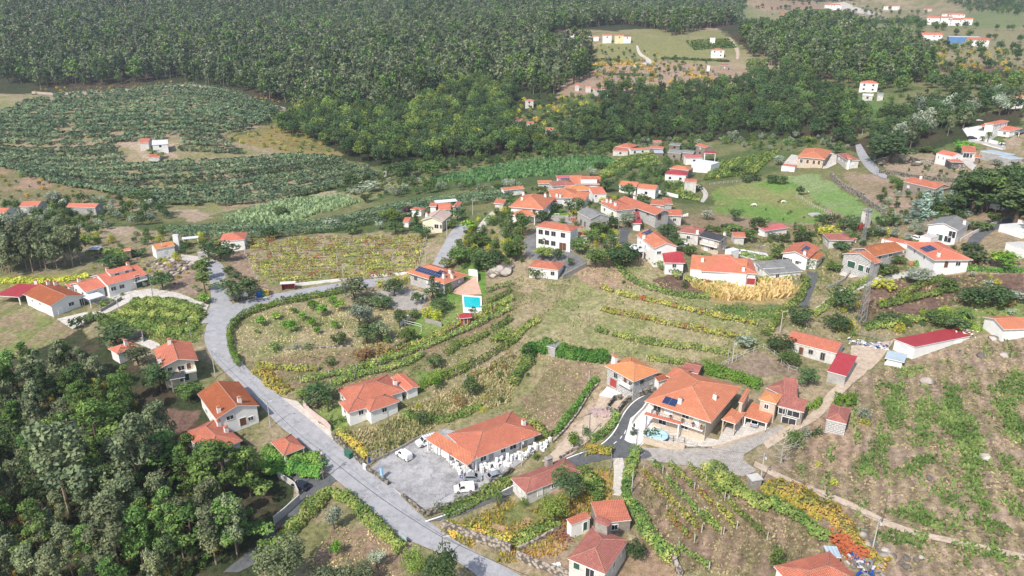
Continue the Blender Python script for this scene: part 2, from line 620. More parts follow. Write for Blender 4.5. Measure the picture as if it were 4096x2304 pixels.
 # ------------------------------------------------------------------ the ground: one sheet, its soils and grasses by zone
DRY=((.36,.29,.19),(.25,.25,.11))
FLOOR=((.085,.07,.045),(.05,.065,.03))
BARE=((.40,.29,.21),(.33,.24,.17))
BROWN=((.20,.13,.10),(.155,.10,.078))
LAWN=((.13,.24,.05),(.20,.26,.08))
GREENF=((.11,.20,.06),(.20,.20,.09))
SCRUB=((.20,.20,.09),(.10,.14,.05))
HILL=((.34,.255,.19),(.25,.20,.13))
SAND=((.46,.36,.26),(.40,.31,.22))
PAST=((.17,.29,.07),(.27,.28,.11))
ZONES=[
# (crop, pair of colours, patch size, polygon, edge softness)
('D',SCRUB,14,[0,560,0,300,700,300,1300,200,2576,200,2576,560]),
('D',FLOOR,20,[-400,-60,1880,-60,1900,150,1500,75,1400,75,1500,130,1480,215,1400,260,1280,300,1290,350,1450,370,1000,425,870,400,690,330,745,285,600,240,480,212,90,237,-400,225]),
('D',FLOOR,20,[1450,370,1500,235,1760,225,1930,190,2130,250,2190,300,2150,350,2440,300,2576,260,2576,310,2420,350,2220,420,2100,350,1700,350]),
('D',FLOOR,20,[1820,90,2050,60,2250,110,2340,170,2330,210,2060,200,1950,150]),
('D',DRY,25,[1560,75,1800,70,1900,150,1960,200,1900,220,1500,240,1470,200,1500,120]),
('D',((.42,.32,.2),(.3,.27,.15)),30,[2290,100,2576,110,2576,150,2400,140]),
('D',GREENF,60,[2130,50,2290,70,2330,100,2250,95,2150,75]),
('D',BARE,60,[1870,5,2030,0,2080,20,1960,30,1880,25]),
('D',((.30,.31,.15),(.22,.25,.1)),60,[2400,55,2576,60,2576,95,2420,90]),
('D',BROWN,40,[2340,160,2576,170,2576,205,2400,200]),
('D',BARE,25,[1500,185,1700,165,1800,170,1925,185,1920,215,1780,205,1560,200]),
('D',((.27,.25,.14),(.19,.23,.10)),40,[1850,0,2576,0,2576,130,2350,100,2300,120,2100,60,1870,50]),
('D',GREENF,30,[2130,250,2350,225,2420,240,2300,290,2200,300]),
('D',DRY,6,[-200,240,85,242,270,232,450,214,560,222,700,272,735,283,640,325,560,350,720,370,860,400,960,430,720,500,480,550,250,520,-200,415]),
('D',((.30,.24,.10),(.20,.19,.07)),8,[560,350,660,325,740,300,780,345,860,385,850,400,700,380]),
('D',((.36,.25,.17),(.22,.2,.1)),9,[-200,400,60,430,220,470,420,500,250,515,-200,480]),
('D',SAND,4,[300,362,350,350,445,362,440,395,400,402,350,395]),
('D',((.26,.33,.14),(.22,.28,.11)),5,[555,545,700,505,860,490,905,510,720,560,600,562]),
('D',((.09,.20,.06),(.12,.22,.07)),5,[1060,450,1300,405,1520,392,1560,410,1400,440,1180,460]),
('D',((.30,.29,.15),(.22,.24,.1)),8,[770,500,980,460,1120,437,1180,437,960,490,900,520]),
('D',SAND,6,[780,490,850,480,870,500,800,510]),
('D',SAND,6,[430,530,500,525,540,550,480,560]),
('D',SAND,5,[270,575,330,568,375,585,310,595]),
('D',DRY,6,[590,605,850,600,1080,600,1115,625,1070,690,700,720,610,720,575,650]),
('D',BARE,5,[570,650,620,612,640,690,690,735,590,735]),
('D',((.33,.28,.17),(.22,.23,.1)),7,[595,870,620,800,700,760,900,735,1010,760,1040,840,990,870,850,900,700,930]),
('D',((.27,.205,.13),(.22,.18,.10)),7,[640,905,830,878,1000,868,960,905,840,940,700,930,630,915]),
('D',((.27,.2,.13),(.18,.18,.08)),5,[650,935,870,930,1290,710,1330,760,1100,900,880,1000,780,1010]),
('D',LAWN,9,[1005,842,1040,800,1115,735,1160,730,1160,660,1220,660,1225,740,1160,790,1090,850,1030,855]),
('D',LAWN,9,[785,1035,850,1015,905,1045,830,1090]),
('D',LAWN,9,[1040,940,1110,925,1120,950,1060,968]),
('D',((.25,.24,.11),(.32,.27,.15)),5,[850,1110,1010,1045,1290,900,1400,870,1330,1010,1280,1030,1100,1080,970,1160,850,1130]),
('D',((.34,.30,.17),(.24,.25,.11)),10,[1320,860,1440,720,1560,650,1700,700,1900,800,1880,900,1500,890,1430,890]),
('D',((.40,.28,.20),(.33,.25,.16)),6,[1440,690,1520,655,1560,665,1600,720,1500,730]),
('D',BROWN,6,[1640,705,1700,690,1790,725,1770,745,1690,745]),
('D',((.36,.28,.13),(.42,.33,.17)),5,[1775,735,1960,705,2010,740,1960,765,1790,760]),
('D',GREENF,6,[1780,765,1960,768,1950,800,1840,805]),
('D',((.34,.26,.17),(.26,.21,.12)),6,[1580,600,2100,590,2300,640,2300,520,1900,600,1700,540]),
('D',((.35,.26,.18),(.28,.22,.13)),8,[1700,555,1790,520,2120,520,2200,590,1900,600]),
('D',((.38,.28,.21),(.30,.24,.15)),10,[2110,430,2220,440,2400,540,2576,520,2576,700,2350,660,2300,560,2200,520]),
('D',((.40,.31,.23),(.30,.25,.15)),9,[2440,390,2576,330,2576,460,2300,470,2200,400,2290,380]),
('D',BROWN,5,[2130,750,2250,700,2320,690,2576,690,2576,740,2400,760,2350,810,2200,830]),
('D',((.24,.3,.10),(.19,.25,.08)),12,[2380,770,2576,745,2576,830,2440,835]),
('D',HILL,4,[1960,1160,2150,950,2300,900,2576,830,2900,800,2900,1700,2100,1600,1900,1200]),
('D',BARE,7,[2010,1070,2110,1035,2190,1060,2130,1190,2040,1180]),
('D',((.30,.23,.17),(.24,.19,.13)),5,[1810,920,1900,880,2020,930,2010,950,1900,950]),
('D',((.27,.19,.14),(.22,.17,.11)),4,[1590,1170,1900,1190,2080,1340,2000,1440,1700,1440,1600,1380]),
('D',((.30,.22,.15),(.22,.19,.1)),5,[1310,1010,1400,900,1520,930,1420,1100,1370,1110]),
('D',SAND,6,[1500,985,1560,955,1590,985,1450,1110,1390,1130,1430,1070]),
('D',((.30,.21,.15),(.26,.2,.12)),6,[780,1420,830,1320,950,1330,1050,1420,1000,1460,780,1460]),
('D',((.40,.25,.16),(.17,.19,.07)),4,[1120,1330,1300,1260,1450,1180,1540,1180,1540,1300,1380,1380]),
('D',((.36,.27,.19),(.30,.22,.15)),6,[1310,1390,1430,1320,1440,1430,1380,1460]),
('D',((.34,.24,.16),(.28,.21,.13)),6,[1560,1400,1700,1380,1720,1460,1540,1460]),
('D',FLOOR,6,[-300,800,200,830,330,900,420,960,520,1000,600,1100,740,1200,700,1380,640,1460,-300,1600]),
('D',((.16,.10,.08),(.2,.13,.10)),5,[400,1020,500,1040,470,1090,420,1080]),
('D',((.19,.22,.08),(.26,.21,.11)),6,[320,770,440,750,520,790,500,860,400,870,300,840]),
('D',((.36,.27,.21),(.30,.22,.16)),5,[400,660,480,650,510,740,440,740]),
('D',((.25,.25,.09),(.36,.32,.10)),6,[-200,700,170,690,170,715,-200,745]),
('D',((.20,.23,.08),(.3,.23,.15)),6,[-200,760,60,780,200,830,60,900,-200,920]),
('D',PAST,14,[1790,530,1800,475,1900,455,1990,450,2090,540,2050,562,1900,552]),
('D',((.20,.31,.10),(.25,.32,.14)),14,[1970,442,2060,438,2110,470,2240,550,2200,560,2120,545,2020,480]),
('D',BARE,25,[1400,195,1500,165,1640,152,1760,160,1900,178,1925,215,1780,225,1500,232,1410,250]),
]
COLA=np.empty(GXX.shape+(3,))
n1=fbm(GXX,GYY,14,3)
n2=fbm(GXX,GYY,3.0,5)
mixf=np.clip((n1*.6+n2*.4-.36)*4.0,0,1)[...,None]
COLA[:]=np.array(SCRUB[0])*(1-mixf)+np.array(DRY[0])*mixf
jx=(fbm(GXX,GYY,5,21)-.5)*4.0
jy=(fbm(GXX,GYY,5,31)-.5)*4.0
dist_scale=np.clip(GYY/200.0,.6,4)
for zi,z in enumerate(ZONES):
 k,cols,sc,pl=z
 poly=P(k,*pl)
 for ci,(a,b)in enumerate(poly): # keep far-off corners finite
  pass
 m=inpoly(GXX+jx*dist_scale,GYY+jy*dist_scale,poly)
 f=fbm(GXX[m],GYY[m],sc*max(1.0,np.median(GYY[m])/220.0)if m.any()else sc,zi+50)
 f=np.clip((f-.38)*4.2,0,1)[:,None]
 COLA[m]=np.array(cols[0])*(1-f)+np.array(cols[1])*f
_a,_b=np.array(at('r4',1500,0)),np.array(at('r4',1700,600))
_d=(_b-_a)/np.linalg.norm(_b-_a)
_s=(GXX-_a[0])*_d[1]-(GYY-_a[1])*_d[0]+fbm(GXX,GYY,9,71)*2.5
_m=inpoly(GXX,GYY,P('D',1960,1160,2150,950,2300,900,2576,830,2800,800,2800,1600,2100,1500))|inpoly(GXX,GYY,P('D',1590,1170,1900,1190,2080,1340,2000,1440,1700,1440))
COLA*=np.where(_m,1+.22*np.sin(_s*2*np.pi/2.6),1)[...,None]
COLA*=(.70+.30*fbm(GXX,GYY,2.0,90))[...,None]

# small terrace steps, ploughing and roughness of the real surface
rough=(fbm(GXX,GYY,3.5,60)-.5)*.35*np.clip(GYY/150,.6,2.5)
ROADMASK=np.zeros(GXX.shape,bool)

def build_ground():
 t=NT('soil and dry grass')
 a=t.n('Attribute',attribute_name='Col')
 ps=t.pos()
 f1=t.noise(ps,.9,6,.7)
 f2=t.noise(ps,4.0,4,.7)
 f=t.math('ADD',t.math('MULTIPLY',f1,.6),t.math('MULTIPLY',f2,.4))
 c=t.mix(a.outputs['Color'],t.ramp(f,(.33,.35),(.5,.95),(.66,1.55)),1.0,'MULTIPLY')
 m=t.pbr(c,.95,t.bump(f,.35,.7),.1)
 zz=GZZ+np.where(ROADMASK,-.12,rough)
 V=np.stack([GXX,GYY,zz],-1).reshape(-1,3)
 nr,nc=GXX.shape
 idx=np.arange(nr*nc).reshape(nr,nc)
 F=np.stack([idx[:-1,:-1],idx[:-1,1:],idx[1:,1:],idx[1:,:-1]],-1).reshape(-1,4)
 o=npmesh('ground',V,F,m,smooth=True)
 ca=o.data.attributes.new('Col','FLOAT_COLOR','POINT')
 rgba=np.ones((nr*nc,4),np.float32)
 rgba[:,:3]=COLA.reshape(-1,3)
 ca.data.foreach_set('color',rgba.ravel())
 o['kind']='structure'
 return o

 # ------------------------------------------------------------------ roads, tracks, yards: sheets laid on the ground
def m_road(name,c1,c2,sc=.6,bw=0.0):
 if name in MATS:return MATS[name]
 t=NT(name)
 f=t.noise(t.pos(),sc,6,.7)
 g=t.noise(t.pos(),sc*9,3,.6)
 c=t.ramp(t.math('ADD',t.math('MULTIPLY',f,.75),t.math('MULTIPLY',g,.25)),(.38,c1),(.6,c2))
 v=t.n('TexVoronoi',feature='DISTANCE_TO_EDGE');v.inputs['Scale'].default_value=.13
 wv=t.n('VectorMath',operation='ADD')
 nz=t.n('TexNoise');nz.inputs['Scale'].default_value=.5;nz.inputs['Detail'].default_value=4
 t.l(t.pos(),nz.inputs['Vector'])
 sc2=t.n('VectorMath',operation='SCALE');t.l(nz.outputs['Color'],sc2.inputs[0]);sc2.inputs['Scale'].default_value=5
 t.l(t.pos(),wv.inputs[0]);t.l(sc2.outputs[0],wv.inputs[1]);t.l(wv.outputs[0],v.inputs['Vector'])
 crack=t.ramp(v.outputs['Distance'],(0.0,1.0),(.012,0.0))
 c=t.mix(c,mul(c1,.55),t.math('MULTIPLY',crack,.8))
 if bw:
  br=t.n('TexBrick');br.inputs['Scale'].default_value=1
  br.inputs['Brick Width'].default_value=bw;br.inputs['Row Height'].default_value=bw*.8
  br.inputs['Mortar Size'].default_value=.03
  br.inputs['Color1'].default_value=(1,1,1,1);br.inputs['Color2'].default_value=(.82,.82,.82,1)
  br.inputs['Mortar'].default_value=(.55,.52,.48,1)
  t.l(t.pos(),br.inputs['Vector'])
  c=t.mix(c,br.outputs['Color'],1.0,'MULTIPLY')
 MATS[name]=t.pbr(c,.9,t.bump(g,.02,.4),.2)
 return MATS[name]

ASPH=m_road('old grey asphalt',(.27,.27,.285),(.36,.36,.375))
ASPHD=m_road('dark new asphalt',(.085,.09,.095),(.125,.13,.135))
GRAVEL=m_road('pale gravel',(.40,.36,.32),(.56,.52,.47),1.2)
DIRT=m_road('dirt track',(.36,.28,.21),(.52,.43,.34),.9)
COBB=m_road('granite setts',(.33,.31,.29),(.46,.43,.40),.7,.45)
PAVE=m_road('pale paving',(.50,.47,.43),(.66,.62,.57),.5,.9)
LOT=m_road('dusty asphalt lot',(.20,.20,.205),(.40,.395,.40),.22)
WPAV=m_road('white marble paving',(.66,.65,.63),(.78,.77,.75),.5,1.2)
PATHM=m_road('stone flag path',(.36,.32,.28),(.46,.42,.37),.8,.7)

def drape(name,poly,mat,dz,label_kind='structure',step=1.2,label=None):
 """a closed outline (ground points) laid on the ground as a fine sheet"""
 poly=[np.array(p,float)for p in poly]
 bm=bmesh.new()
 ring=resample(poly+[poly[0]],step*1.5)[:-1]
 vs=[bm.verts.new((p[0],p[1],0))for p in ring]
 try:
  bm.faces.new(vs)
 except Exception:
  pass
 xs=ring[:,0];ys=ring[:,1]
 for ax,lo,hi in((0,xs.min(),xs.max()),(1,ys.min(),ys.max())):
  st=max(step,(hi-lo)/90)
  c=lo+st
  while c<hi:
   no=(1,0,0)if ax==0 else(0,1,0)
   co=(c,0,0)if ax==0 else(0,c,0)
   bmesh.ops.bisect_plane(bm,geom=bm.verts[:]+bm.edges[:]+bm.faces[:],plane_co=co,plane_no=no)
   c+=st
 for v in bm.verts:
  v.co.z=h(v.co.x,v.co.y)+dz
 bmesh.ops.recalc_face_normals(bm,faces=bm.faces[:])
 for f in bm.faces:
  if f.normal.z<0:f.normal_flip()
 me=bpy.data.meshes.new(name)
 bm.to_mesh(me);bm.free()
 me.materials.append(mat)
 me.uv_layers.new(name='UVMap')
 o=bpy.data.objects.new(name,me)
 COL.objects.link(o)
 o['kind']=label_kind
 if label:o['label']=label
 m=inpoly(GXX,GYY,[tuple(p)for p in poly])
 ROADMASK[m]=True
 return o

def band(name,k,left,right,mat,dz=.05,it=2,kind='structure',ext=0):
 """a road between its left and right edges"""
 L=smooth_line(P(k,*left),it);Rr=smooth_line(P(k,*right),it)
 n=max(len(L),len(Rr))
 def rs(a,m):
  a=np.array(a);d=np.r_[0,np.cumsum(np.linalg.norm(np.diff(a,axis=0),axis=1))]
  t=np.linspace(0,d[-1],m)
  return np.stack([np.interp(t,d,a[:,0]),np.interp(t,d,a[:,1])],1),d[-1]
 _,ln=rs(L,2)
 m=max(4,int(ln/1.6))
 L,_=rs(L,m);Rr,_=rs(Rr,m)
 w=6
 V=[]
 for i in range(m):
  for j in range(w+1):
   p=L[i]+(Rr[i]-L[i])*j/w
   V.append((p[0],p[1],h(p[0],p[1])+dz))
 F=[]
 for i in range(m-1):
  for j in range(w):
   a=i*(w+1)+j
   F.append((a,a+1,a+w+2,a+w+1))
 o=npmesh(name,V,F,mat,smooth=True)
 fl=o.data.polygons[0].normal.z<0
 if fl:o.data.flip_normals()
 o['kind']=kind
 poly=[tuple(p)for p in L]+[tuple(p)for p in Rr[::-1]]
 ROADMASK[inpoly(GXX,GYY,poly)]=True
 return o,L,Rr

def stripe(name,pts,w,mat,dz):
 """a painted line or thin kerb along ground points"""
 p=resample(pts,1.0)
 mb=MB().mat(mat)
 V=[];F=[]
 for i in range(len(p)):
  d=p[min(i+1,len(p)-1)]-p[max(0,i-1)]
  d=d/(np.linalg.norm(d)+1e-9)
  nx,ny=-d[1]*w/2,d[0]*w/2
  z=h(p[i][0],p[i][1])+dz
  V+=[(p[i][0]-nx,p[i][1]-ny,z),(p[i][0]+nx,p[i][1]+ny,z)]
  if i:F.append((2*i-2,2*i,2*i+1,2*i-1))
 o=npmesh(name,V,F,mat)
 if o.data.polygons[0].normal.z<0:o.data.flip_normals()
 o['kind']='structure'
 return o

 # ------------------------------------------------------------------ road data (photo outlines -> ground)
main_r,mrL,mrR=band('road','D',
[1390,1500,1300,1440,1180,1382,1095,1325,1050,1290,960,1200,905,1165,830,1100,770,1048,720,1010,660,960,622,930,590,880,575,845,577,825,600,797,640,772,700,755,780,741,860,729,930,722,985,715],
[1255,1500,1170,1420,1080,1380,990,1345,955,1300,880,1235,830,1195,770,1120,700,1072,640,1000,585,955,545,915,520,880,512,845,522,810,560,775,600,760,680,741,760,727,850,712,930,703,985,697],ASPH,.06)
band('road','D',[610,800,580,760,572,730,568,700,566,680,560,665,545,655],[505,815,525,785,532,750,528,715,525,690,522,672,515,662],ASPH,.052)
band('road','D',[560,668,535,652,500,645,455,640],[520,668,505,658,480,657,455,655],GRAVEL,.044)
band('road','D',[1185,560,1172,590,1160,620,1135,650,1118,672,1100,690],[1148,567,1128,590,1118,612,1100,640,1088,665,1070,690],ASPH,.056)
band('lane','D',[1285,515,1265,520,1240,545,1222,570,1210,590],[1262,515,1245,525,1222,545,1205,565,1195,585],GRAVEL,.05)
band('lane','D',[1590,575,1575,600,1590,630,1590,660],[1562,570,1558,600,1560,630,1562,660],ASPHD,.05)
# lane to the mansion, dark tarmac with a white edge line
lane,laL,laR=band('lane','D',
[1700,995,1665,1000,1630,1020,1600,1045,1583,1075,1578,1100,1600,1125,1640,1135,1640,1158,1560,1150,1500,1160,1440,1175,1380,1195,1310,1235,1220,1270,1150,1300,1105,1310],
[1690,975,1650,980,1600,1000,1575,1022,1558,1050,1545,1080,1520,1110,1490,1128,1455,1138,1420,1150,1400,1160,1380,1165,1340,1190,1270,1225,1200,1260,1120,1290,1065,1310],ASPHD,.05)
stripe('lane_marking',smooth_line(P('D',1690,977,1650,983,1605,1002,1580,1024,1562,1052,1549,1082,1525,1110,1494,1130,1455,1142,1425,1154),2),.28,TRIM,.075)
stripe('lane_marking',smooth_line(P('D',1385,1172,1345,1192,1275,1230,1205,1264,1120,1296,1070,1312),2),.35,TRIM,.075)
for a in([1571,1092,1574,1083],[1560,1104,1565,1097],[1544,1117,1551,1111],[1520,1130,1532,1124]):
 stripe('lane_marking',P('D',*a),.18,TRIM,.075)
drape('lane',P('D',745,1195,830,1190,850,1205,790,1260,740,1315,715,1345,700,1390,600,1440,560,1440,650,1370,690,1310,760,1240,762,1220,720,1195),ASPHD,.046)
drape('yard',P('r2',910,590,1110,710,1200,780,1400,905,1440,890,1830,760,1940,700,2100,580,2200,500,2060,380,1560,235,1310,330,1050,470),LOT,.05)
drape('pavement',P('r2',1095,700,1200,775,1195,850,1385,990,1500,1090,1480,1100,1380,1010,1010,700,640,400,700,420,900,560),GRAVEL,.040)
drape('pavement',P('r2',140,-40,340,10,480,150,620,260,640,330,560,330,380,200,250,90),GRAVEL,.044)
band('track','D',[1590,985,1575,1010,1530,1060,1480,1110,1430,1150,1400,1172],[1510,985,1500,1025,1455,1065,1420,1105,1390,1138,1362,1160],DIRT,.048)
drape('paved_yard',P('r3',965,395,1100,395,1420,400,1650,400,2108,250,2200,200,2250,230,2108,330,1910,450,1905,500,2010,570,2005,590,1900,630,1560,560,1070,490,960,470),COBB,.05)
drape('courtyard',P('r3',1100,300,1180,230,1700,330,1740,230,2080,150,2120,240,1660,385,1420,385,1120,330),PAVE,.062)
drape('courtyard',P('r3',925,330,975,150,1130,30,1300,180,1200,250,1060,380,960,350),WPAV,.056)
band('track','D',[2190,890,2185,935,2150,960,2120,990,2090,1020,2060,1055,2000,1085,1930,1130],[2140,880,2155,925,2110,965,2080,990,2060,1020,2030,1050,1985,1070,1915,1105],DIRT,.05)
drape('yard',P('D',2140,870,2250,855,2215,905,2190,930,2150,930,2140,890),DIRT,.045)
band('track','D',[1900,1160,2000,1210,2130,1255,2260,1325,2420,1360,2600,1400],[1895,1172,1990,1222,2120,1268,2250,1338,2420,1374,2600,1416],DIRT,.04)
band('track','D',[1565,1145,1572,1175,1573,1215,1570,1250],[1540,1148,1545,1180,1543,1215,1540,1245],GRAVEL,.045)
drape('parking_yard',P('D',990,720,1040,730,1080,740,1060,780,1000,780,960,760,945,735),COBB,.05)
drape('driveway',P('m1',1730,540,1480,440,1250,400,1050,480,840,590,700,600,470,655,600,740,740,670,900,600,1100,500,1330,480,1500,510,1700,600),PAVE,.05)
drape('yard',P('m1',720,500,870,450,1260,400,1230,470,1000,490,850,560),PAVE,.042)
drape('driveway',P('m1',1180,800,1340,870,1260,910,1120,850),PAVE,.05)
drape('schoolyard',P('u3',400,950,540,830,560,1000,980,1080,1160,1180,1170,1250,930,1400,860,1380,900,1220,500,1170,430,1100),m_road('dark worn asphalt',(.12,.12,.125),(.21,.205,.205),.3),.05)
drape('courtyard',P('u3',720,640,940,640,1000,740,700,700),COBB,.05)
# right-hand roads
band('road','D',[2230,450,2200,440,2180,425,2165,405,2155,385,2152,365],[2232,442,2215,430,2200,410,2185,395,2175,378,2165,362],ASPH,.06)
band('lane','D',[2060,690,2050,720,2040,745,2030,775],[2030,680,2030,710,2022,745,2010,770],ASPHD,.05)
band('lane','D',[2330,675,2240,690,2170,705,2110,730,2050,775],[2325,690,2250,702,2180,720,2130,742,2065,790],CONC,.04)
band('lane','D',[2540,548,2500,560,2440,590,2420,640],[2550,560,2510,575,2470,600,2440,640],ASPHD,.05)
band('track','D',[1838,95,1850,110,1862,130,1858,150],[1832,95,1842,112,1852,132,1852,150],DIRT,.15)
band('lane','D',[1745,460,1770,470,1785,490,1770,510],[1738,462,1758,472,1772,490,1760,508],GRAVEL,.08)
band('track','D',[80,230,170,236,300,228,450,211,520,214,600,232,680,262,745,278],[80,236,170,242,300,236,450,216,520,222,600,244,680,274,735,290],DIRT,.15)
band('lane','D',[1605,115,1612,135,1640,150,1640,162,1600,170],[1600,115,1604,138,1625,150,1625,158,1590,166],GRAVEL,.15)
drape('yard',P('x5',1000,60,1140,40,1200,140,1320,170,1300,220,1060,150),WPAV,.07)
drape('pavement',P('v4',500,10,640,60,700,75,640,80,520,60,440,55,420,20),GRAVEL,.3)
drape('lawn',P('u3',720,560,860,545,945,640,720,640),m_plain('mown grass',(.14,.26,.05),.95,.3,1.2),.06)
drape('driveway',P('v1',100,780,180,690,250,700,250,800,90,820),PAVE,.06)
drape('driveway',P('v1',540,670,650,680,640,790,560,830,500,840),PAVE,.06)
drape('yard',P('v1',1880,680,2060,660,2120,740,2050,860,1960,790),PAVE,.06)
drape('terrace',P('u4',860,700,1180,750,1210,800,1000,840,840,790),WPAV,.06)
drape('terrace',P('u4',1010,880,1130,870,1130,960,1060,1010),WPAV,.06)
drape('driveway',P('u5',250,1130,420,1190,460,1270,330,1300,180,1260),PAVE,.06)
drape('terrace',P('m2',1700,350,1820,290,1870,450,1700,460,1620,440),m_plain('terracotta paving',(.55,.36,.27),.85,.2),.05)
drape('terrace',P('m3',840,780,920,690,1060,760,1000,810),WPAV,.06)
build_ground()

# ------------------------------------------------------------------ houses
DBG=False
class Wing:
 pass

def mk_wing(k,c,hgt,G=None):
 """rectangle from three eave corners seen in the photo: A,B front eave, C behind B"""
 w=Wing()
 g=G
 if g is None:
  g=10.0
  for _ in range(12):
   A=np.array(atz(k,c[0],c[1],g+hgt));B=np.array(atz(k,c[2],c[3],g+hgt))
   C=np.array(atz(k,c[4],c[5],g+hgt))
   m=(A+C)/2
   g2=h(m[0],m[1])
   g=g*.4+g2*.6
 A=np.array(atz(k,c[0],c[1],g+hgt));B=np.array(atz(k,c[2],c[3],g+hgt));C=np.array(atz(k,c[4],c[5],g+hgt))
 ex=B-A;L=np.linalg.norm(ex);ex=ex/L
 ey=np.array((-ex[1],ex[0]))
 D=float((C-B)@ey)
 if D<0:
  ey=-ey;D=-D
 sh=float((C-B)@ex)
 # share the skew between both sides so that the outline stays a true rectangle
 ang=math.atan2(sh,D)*.5
 ca,sa=math.cos(-ang),math.sin(-ang)
 mid=(A+B)/2+ey*D/2+ex*sh/2
 s=1 if ex[0]*ey[1]-ex[1]*ey[0]>0 else-1
 ex=np.array((ex[0]*ca-s*ex[1]*sa*1.0,s*ex[0]*sa+ex[1]*ca))
 ey=np.array((-ex[1],ex[0]))*s
 w.L,w.D,w.ex,w.ey,w.mid,w.g,w.h=L,D,ex,ey,mid,g,hgt
 w.ang=math.atan2(ex[1],ex[0])
 return w

def mk_far(k,c,hgt):
 """a far house: foot on the ground below its eave line, length as seen, ordinary depth"""
 ax,ay=S(k,c[0],c[1]);bx,by=S(k,c[2],c[3])
 mx,my=(ax+bx)/2,(ay+by)/2
 d=500.0
 for _ in range(6):
  p=at('S',mx,my+hgt*FOC/d*.95)
  d=math.hypot(p[0],p[1])
 w=Wing()
 w.L=abs(bx-ax)*d/FOC
 w.D=max(6.0,min(12.0,w.L*.75))
 w.ang=max(-.5,min(.5,-(by-ay)/max(1,bx-ax)*1.5))-math.atan2(p[0],p[1])*.6
 w.ex=np.array((math.cos(w.ang),math.sin(w.ang)));w.ey=np.array((-w.ex[1],w.ex[0]))
 w.mid=np.array(p)+w.ey*w.D/2
 w.g=min(h(*p),h(w.mid[0],w.mid[1]))+.3
 w.h=hgt
 return w

def loc2(w,u,v,z=0.0):
 """u,v measured from the middle of the wing along its sides"""
 p=w.mid+w.ex*u+w.ey*v
 return(p[0],p[1],w.g+z)

def roof_h(w,u,v):
 a,b=w.L/2,w.D/2
 if w.kind=='hip':
  return min(a-abs(u),b-abs(v))*w.sl
 if w.kind=='gx':
  return(b-abs(v))*w.sl
 if w.kind=='gy':
  return(a-abs(u))*w.sl
 if w.kind=='shed':
  return(v+b)*w.sl
 if w.kind=='shedx':
  return(u+a)*w.sl
 return 0.0

def roof_mesh(w,tile,trim,root,th=.16):
 a,b,hh,sl=w.L/2,w.D/2,w.h,w.sl
 mb=MB()
 q=lambda u,v,z:loc2(w,u,v,hh+z)
 tops=[]
 kd=w.kind
 if kd=='hip':
  if a>=b:
   r=b*sl;k=a-b
   R1,R2=q(-k,0,r),q(k,0,r)
   tops=[[q(-a,-b,0),q(a,-b,0),R2,R1],[q(a,b,0),q(-a,b,0),R1,R2],[q(a,-b,0),q(a,b,0),R2],[q(-a,b,0),q(-a,-b,0),R1]]
  else:
   r=a*sl;k=b-a
   R1,R2=q(0,-k,r),q(0,k,r)
   tops=[[q(a,-b,0),q(a,b,0),R2,R1],[q(-a,b,0),q(-a,-b,0),R1,R2],[q(-a,-b,0),q(a,-b,0),R1],[q(a,b,0),q(-a,b,0),R2]]
  ridges=[(R1,R2),(R1,q(-a,-b,0)),(R2,q(a,b,0))]
  if a>=b:ridges+=[(R1,q(-a,b,0)),(R2,q(a,-b,0))]
  else:ridges+=[(R1,q(a,-b,0)),(R2,q(-a,b,0))]
 elif kd=='gx':
  r=b*sl
  R1,R2=q(-a,0,r),q(a,0,r)
  tops=[[q(-a,-b,0),q(a,-b,0),R2,R1],[q(a,b,0),q(-a,b,0),R1,R2]]
  ridges=[(R1,R2)]
 elif kd=='gy':
  r=a*sl
  R1,R2=q(0,-b,r),q(0,b,r)
  tops=[[q(a,-b,0),q(a,b,0),R2,R1],[q(-a,b,0),q(-a,-b,0),R1,R2]]
  ridges=[(R1,R2)]
 elif kd=='shed':
  r=2*b*sl
  tops=[[q(-a,-b,0),q(a,-b,0),q(a,b,r),q(-a,b,r)]];ridges=[]
 elif kd=='shedx':
  r=2*a*sl
  tops=[[q(-a,b,0),q(-a,-b,0),q(a,-b,r),q(a,b,r)]];ridges=[]
 else:
  tops=[[q(-a,-b,0),q(a,-b,0),q(a,b,0),q(-a,b,0)]];ridges=[]
 flip=(w.ex[0]*w.ey[1]-w.ex[1]*w.ey[0])<0
 def fx(f):return f[::-1]if flip else f
 mb.mat(tile)
 for f in tops:mb.face(fx(f))
 mb.mat(trim)
 edges={}
 for f in tops:
  for i in range(len(f)):
   e=(f[i],f[(i+1)%len(f)])
   if(e[1],e[0])in edges:edges.pop((e[1],e[0]))
   else:edges[e]=1
 for(p,s2)in edges:
  lo=lambda t:(t[0],t[1],t[2]-th)
  mb.face(fx([lo(p),lo(s2),s2,p]))
 for f in tops:
  mb.face(fx([(p[0],p[1],p[2]-th)for p in f][::-1]))
 ro=mb.build('roof',root)
 return ro,ridges

def wall_mesh(w,mat,root,ov,base=1.6,top=0.0,gable_mat=None,name='wall'):
 a,b,hh=w.L/2-ov,w.D/2-ov,w.h
 if w.kind in('flat',):a,b=w.L/2-.05,w.D/2-.05
 e=0.12
 mb=MB().mat(mat)
 q=lambda u,v,z:loc2(w,u,v,z)
 def topz(u,v):return hh+roof_h(w,u,v)-e
 cs=[(-a,-b),(a,-b),(a,b),(-a,b)]
 flip=(w.ex[0]*w.ey[1]-w.ex[1]*w.ey[0])<0
 for i in range(4):
  p,n=cs[i],cs[(i+1)%4]
  pts=[q(*p,-base),q(*n,-base),q(*n,topz(*n))]
  mu=((p[0]+n[0])/2,(p[1]+n[1])/2)
  if(w.kind=='gy' and i in(0,2))or(w.kind=='gx' and i in(1,3)):
   pts.append(q(*mu,topz(*mu)))
  pts.append(q(*p,topz(*p)))
  mb.face(pts[::-1]if flip else pts)
 return mb.build(name,root)

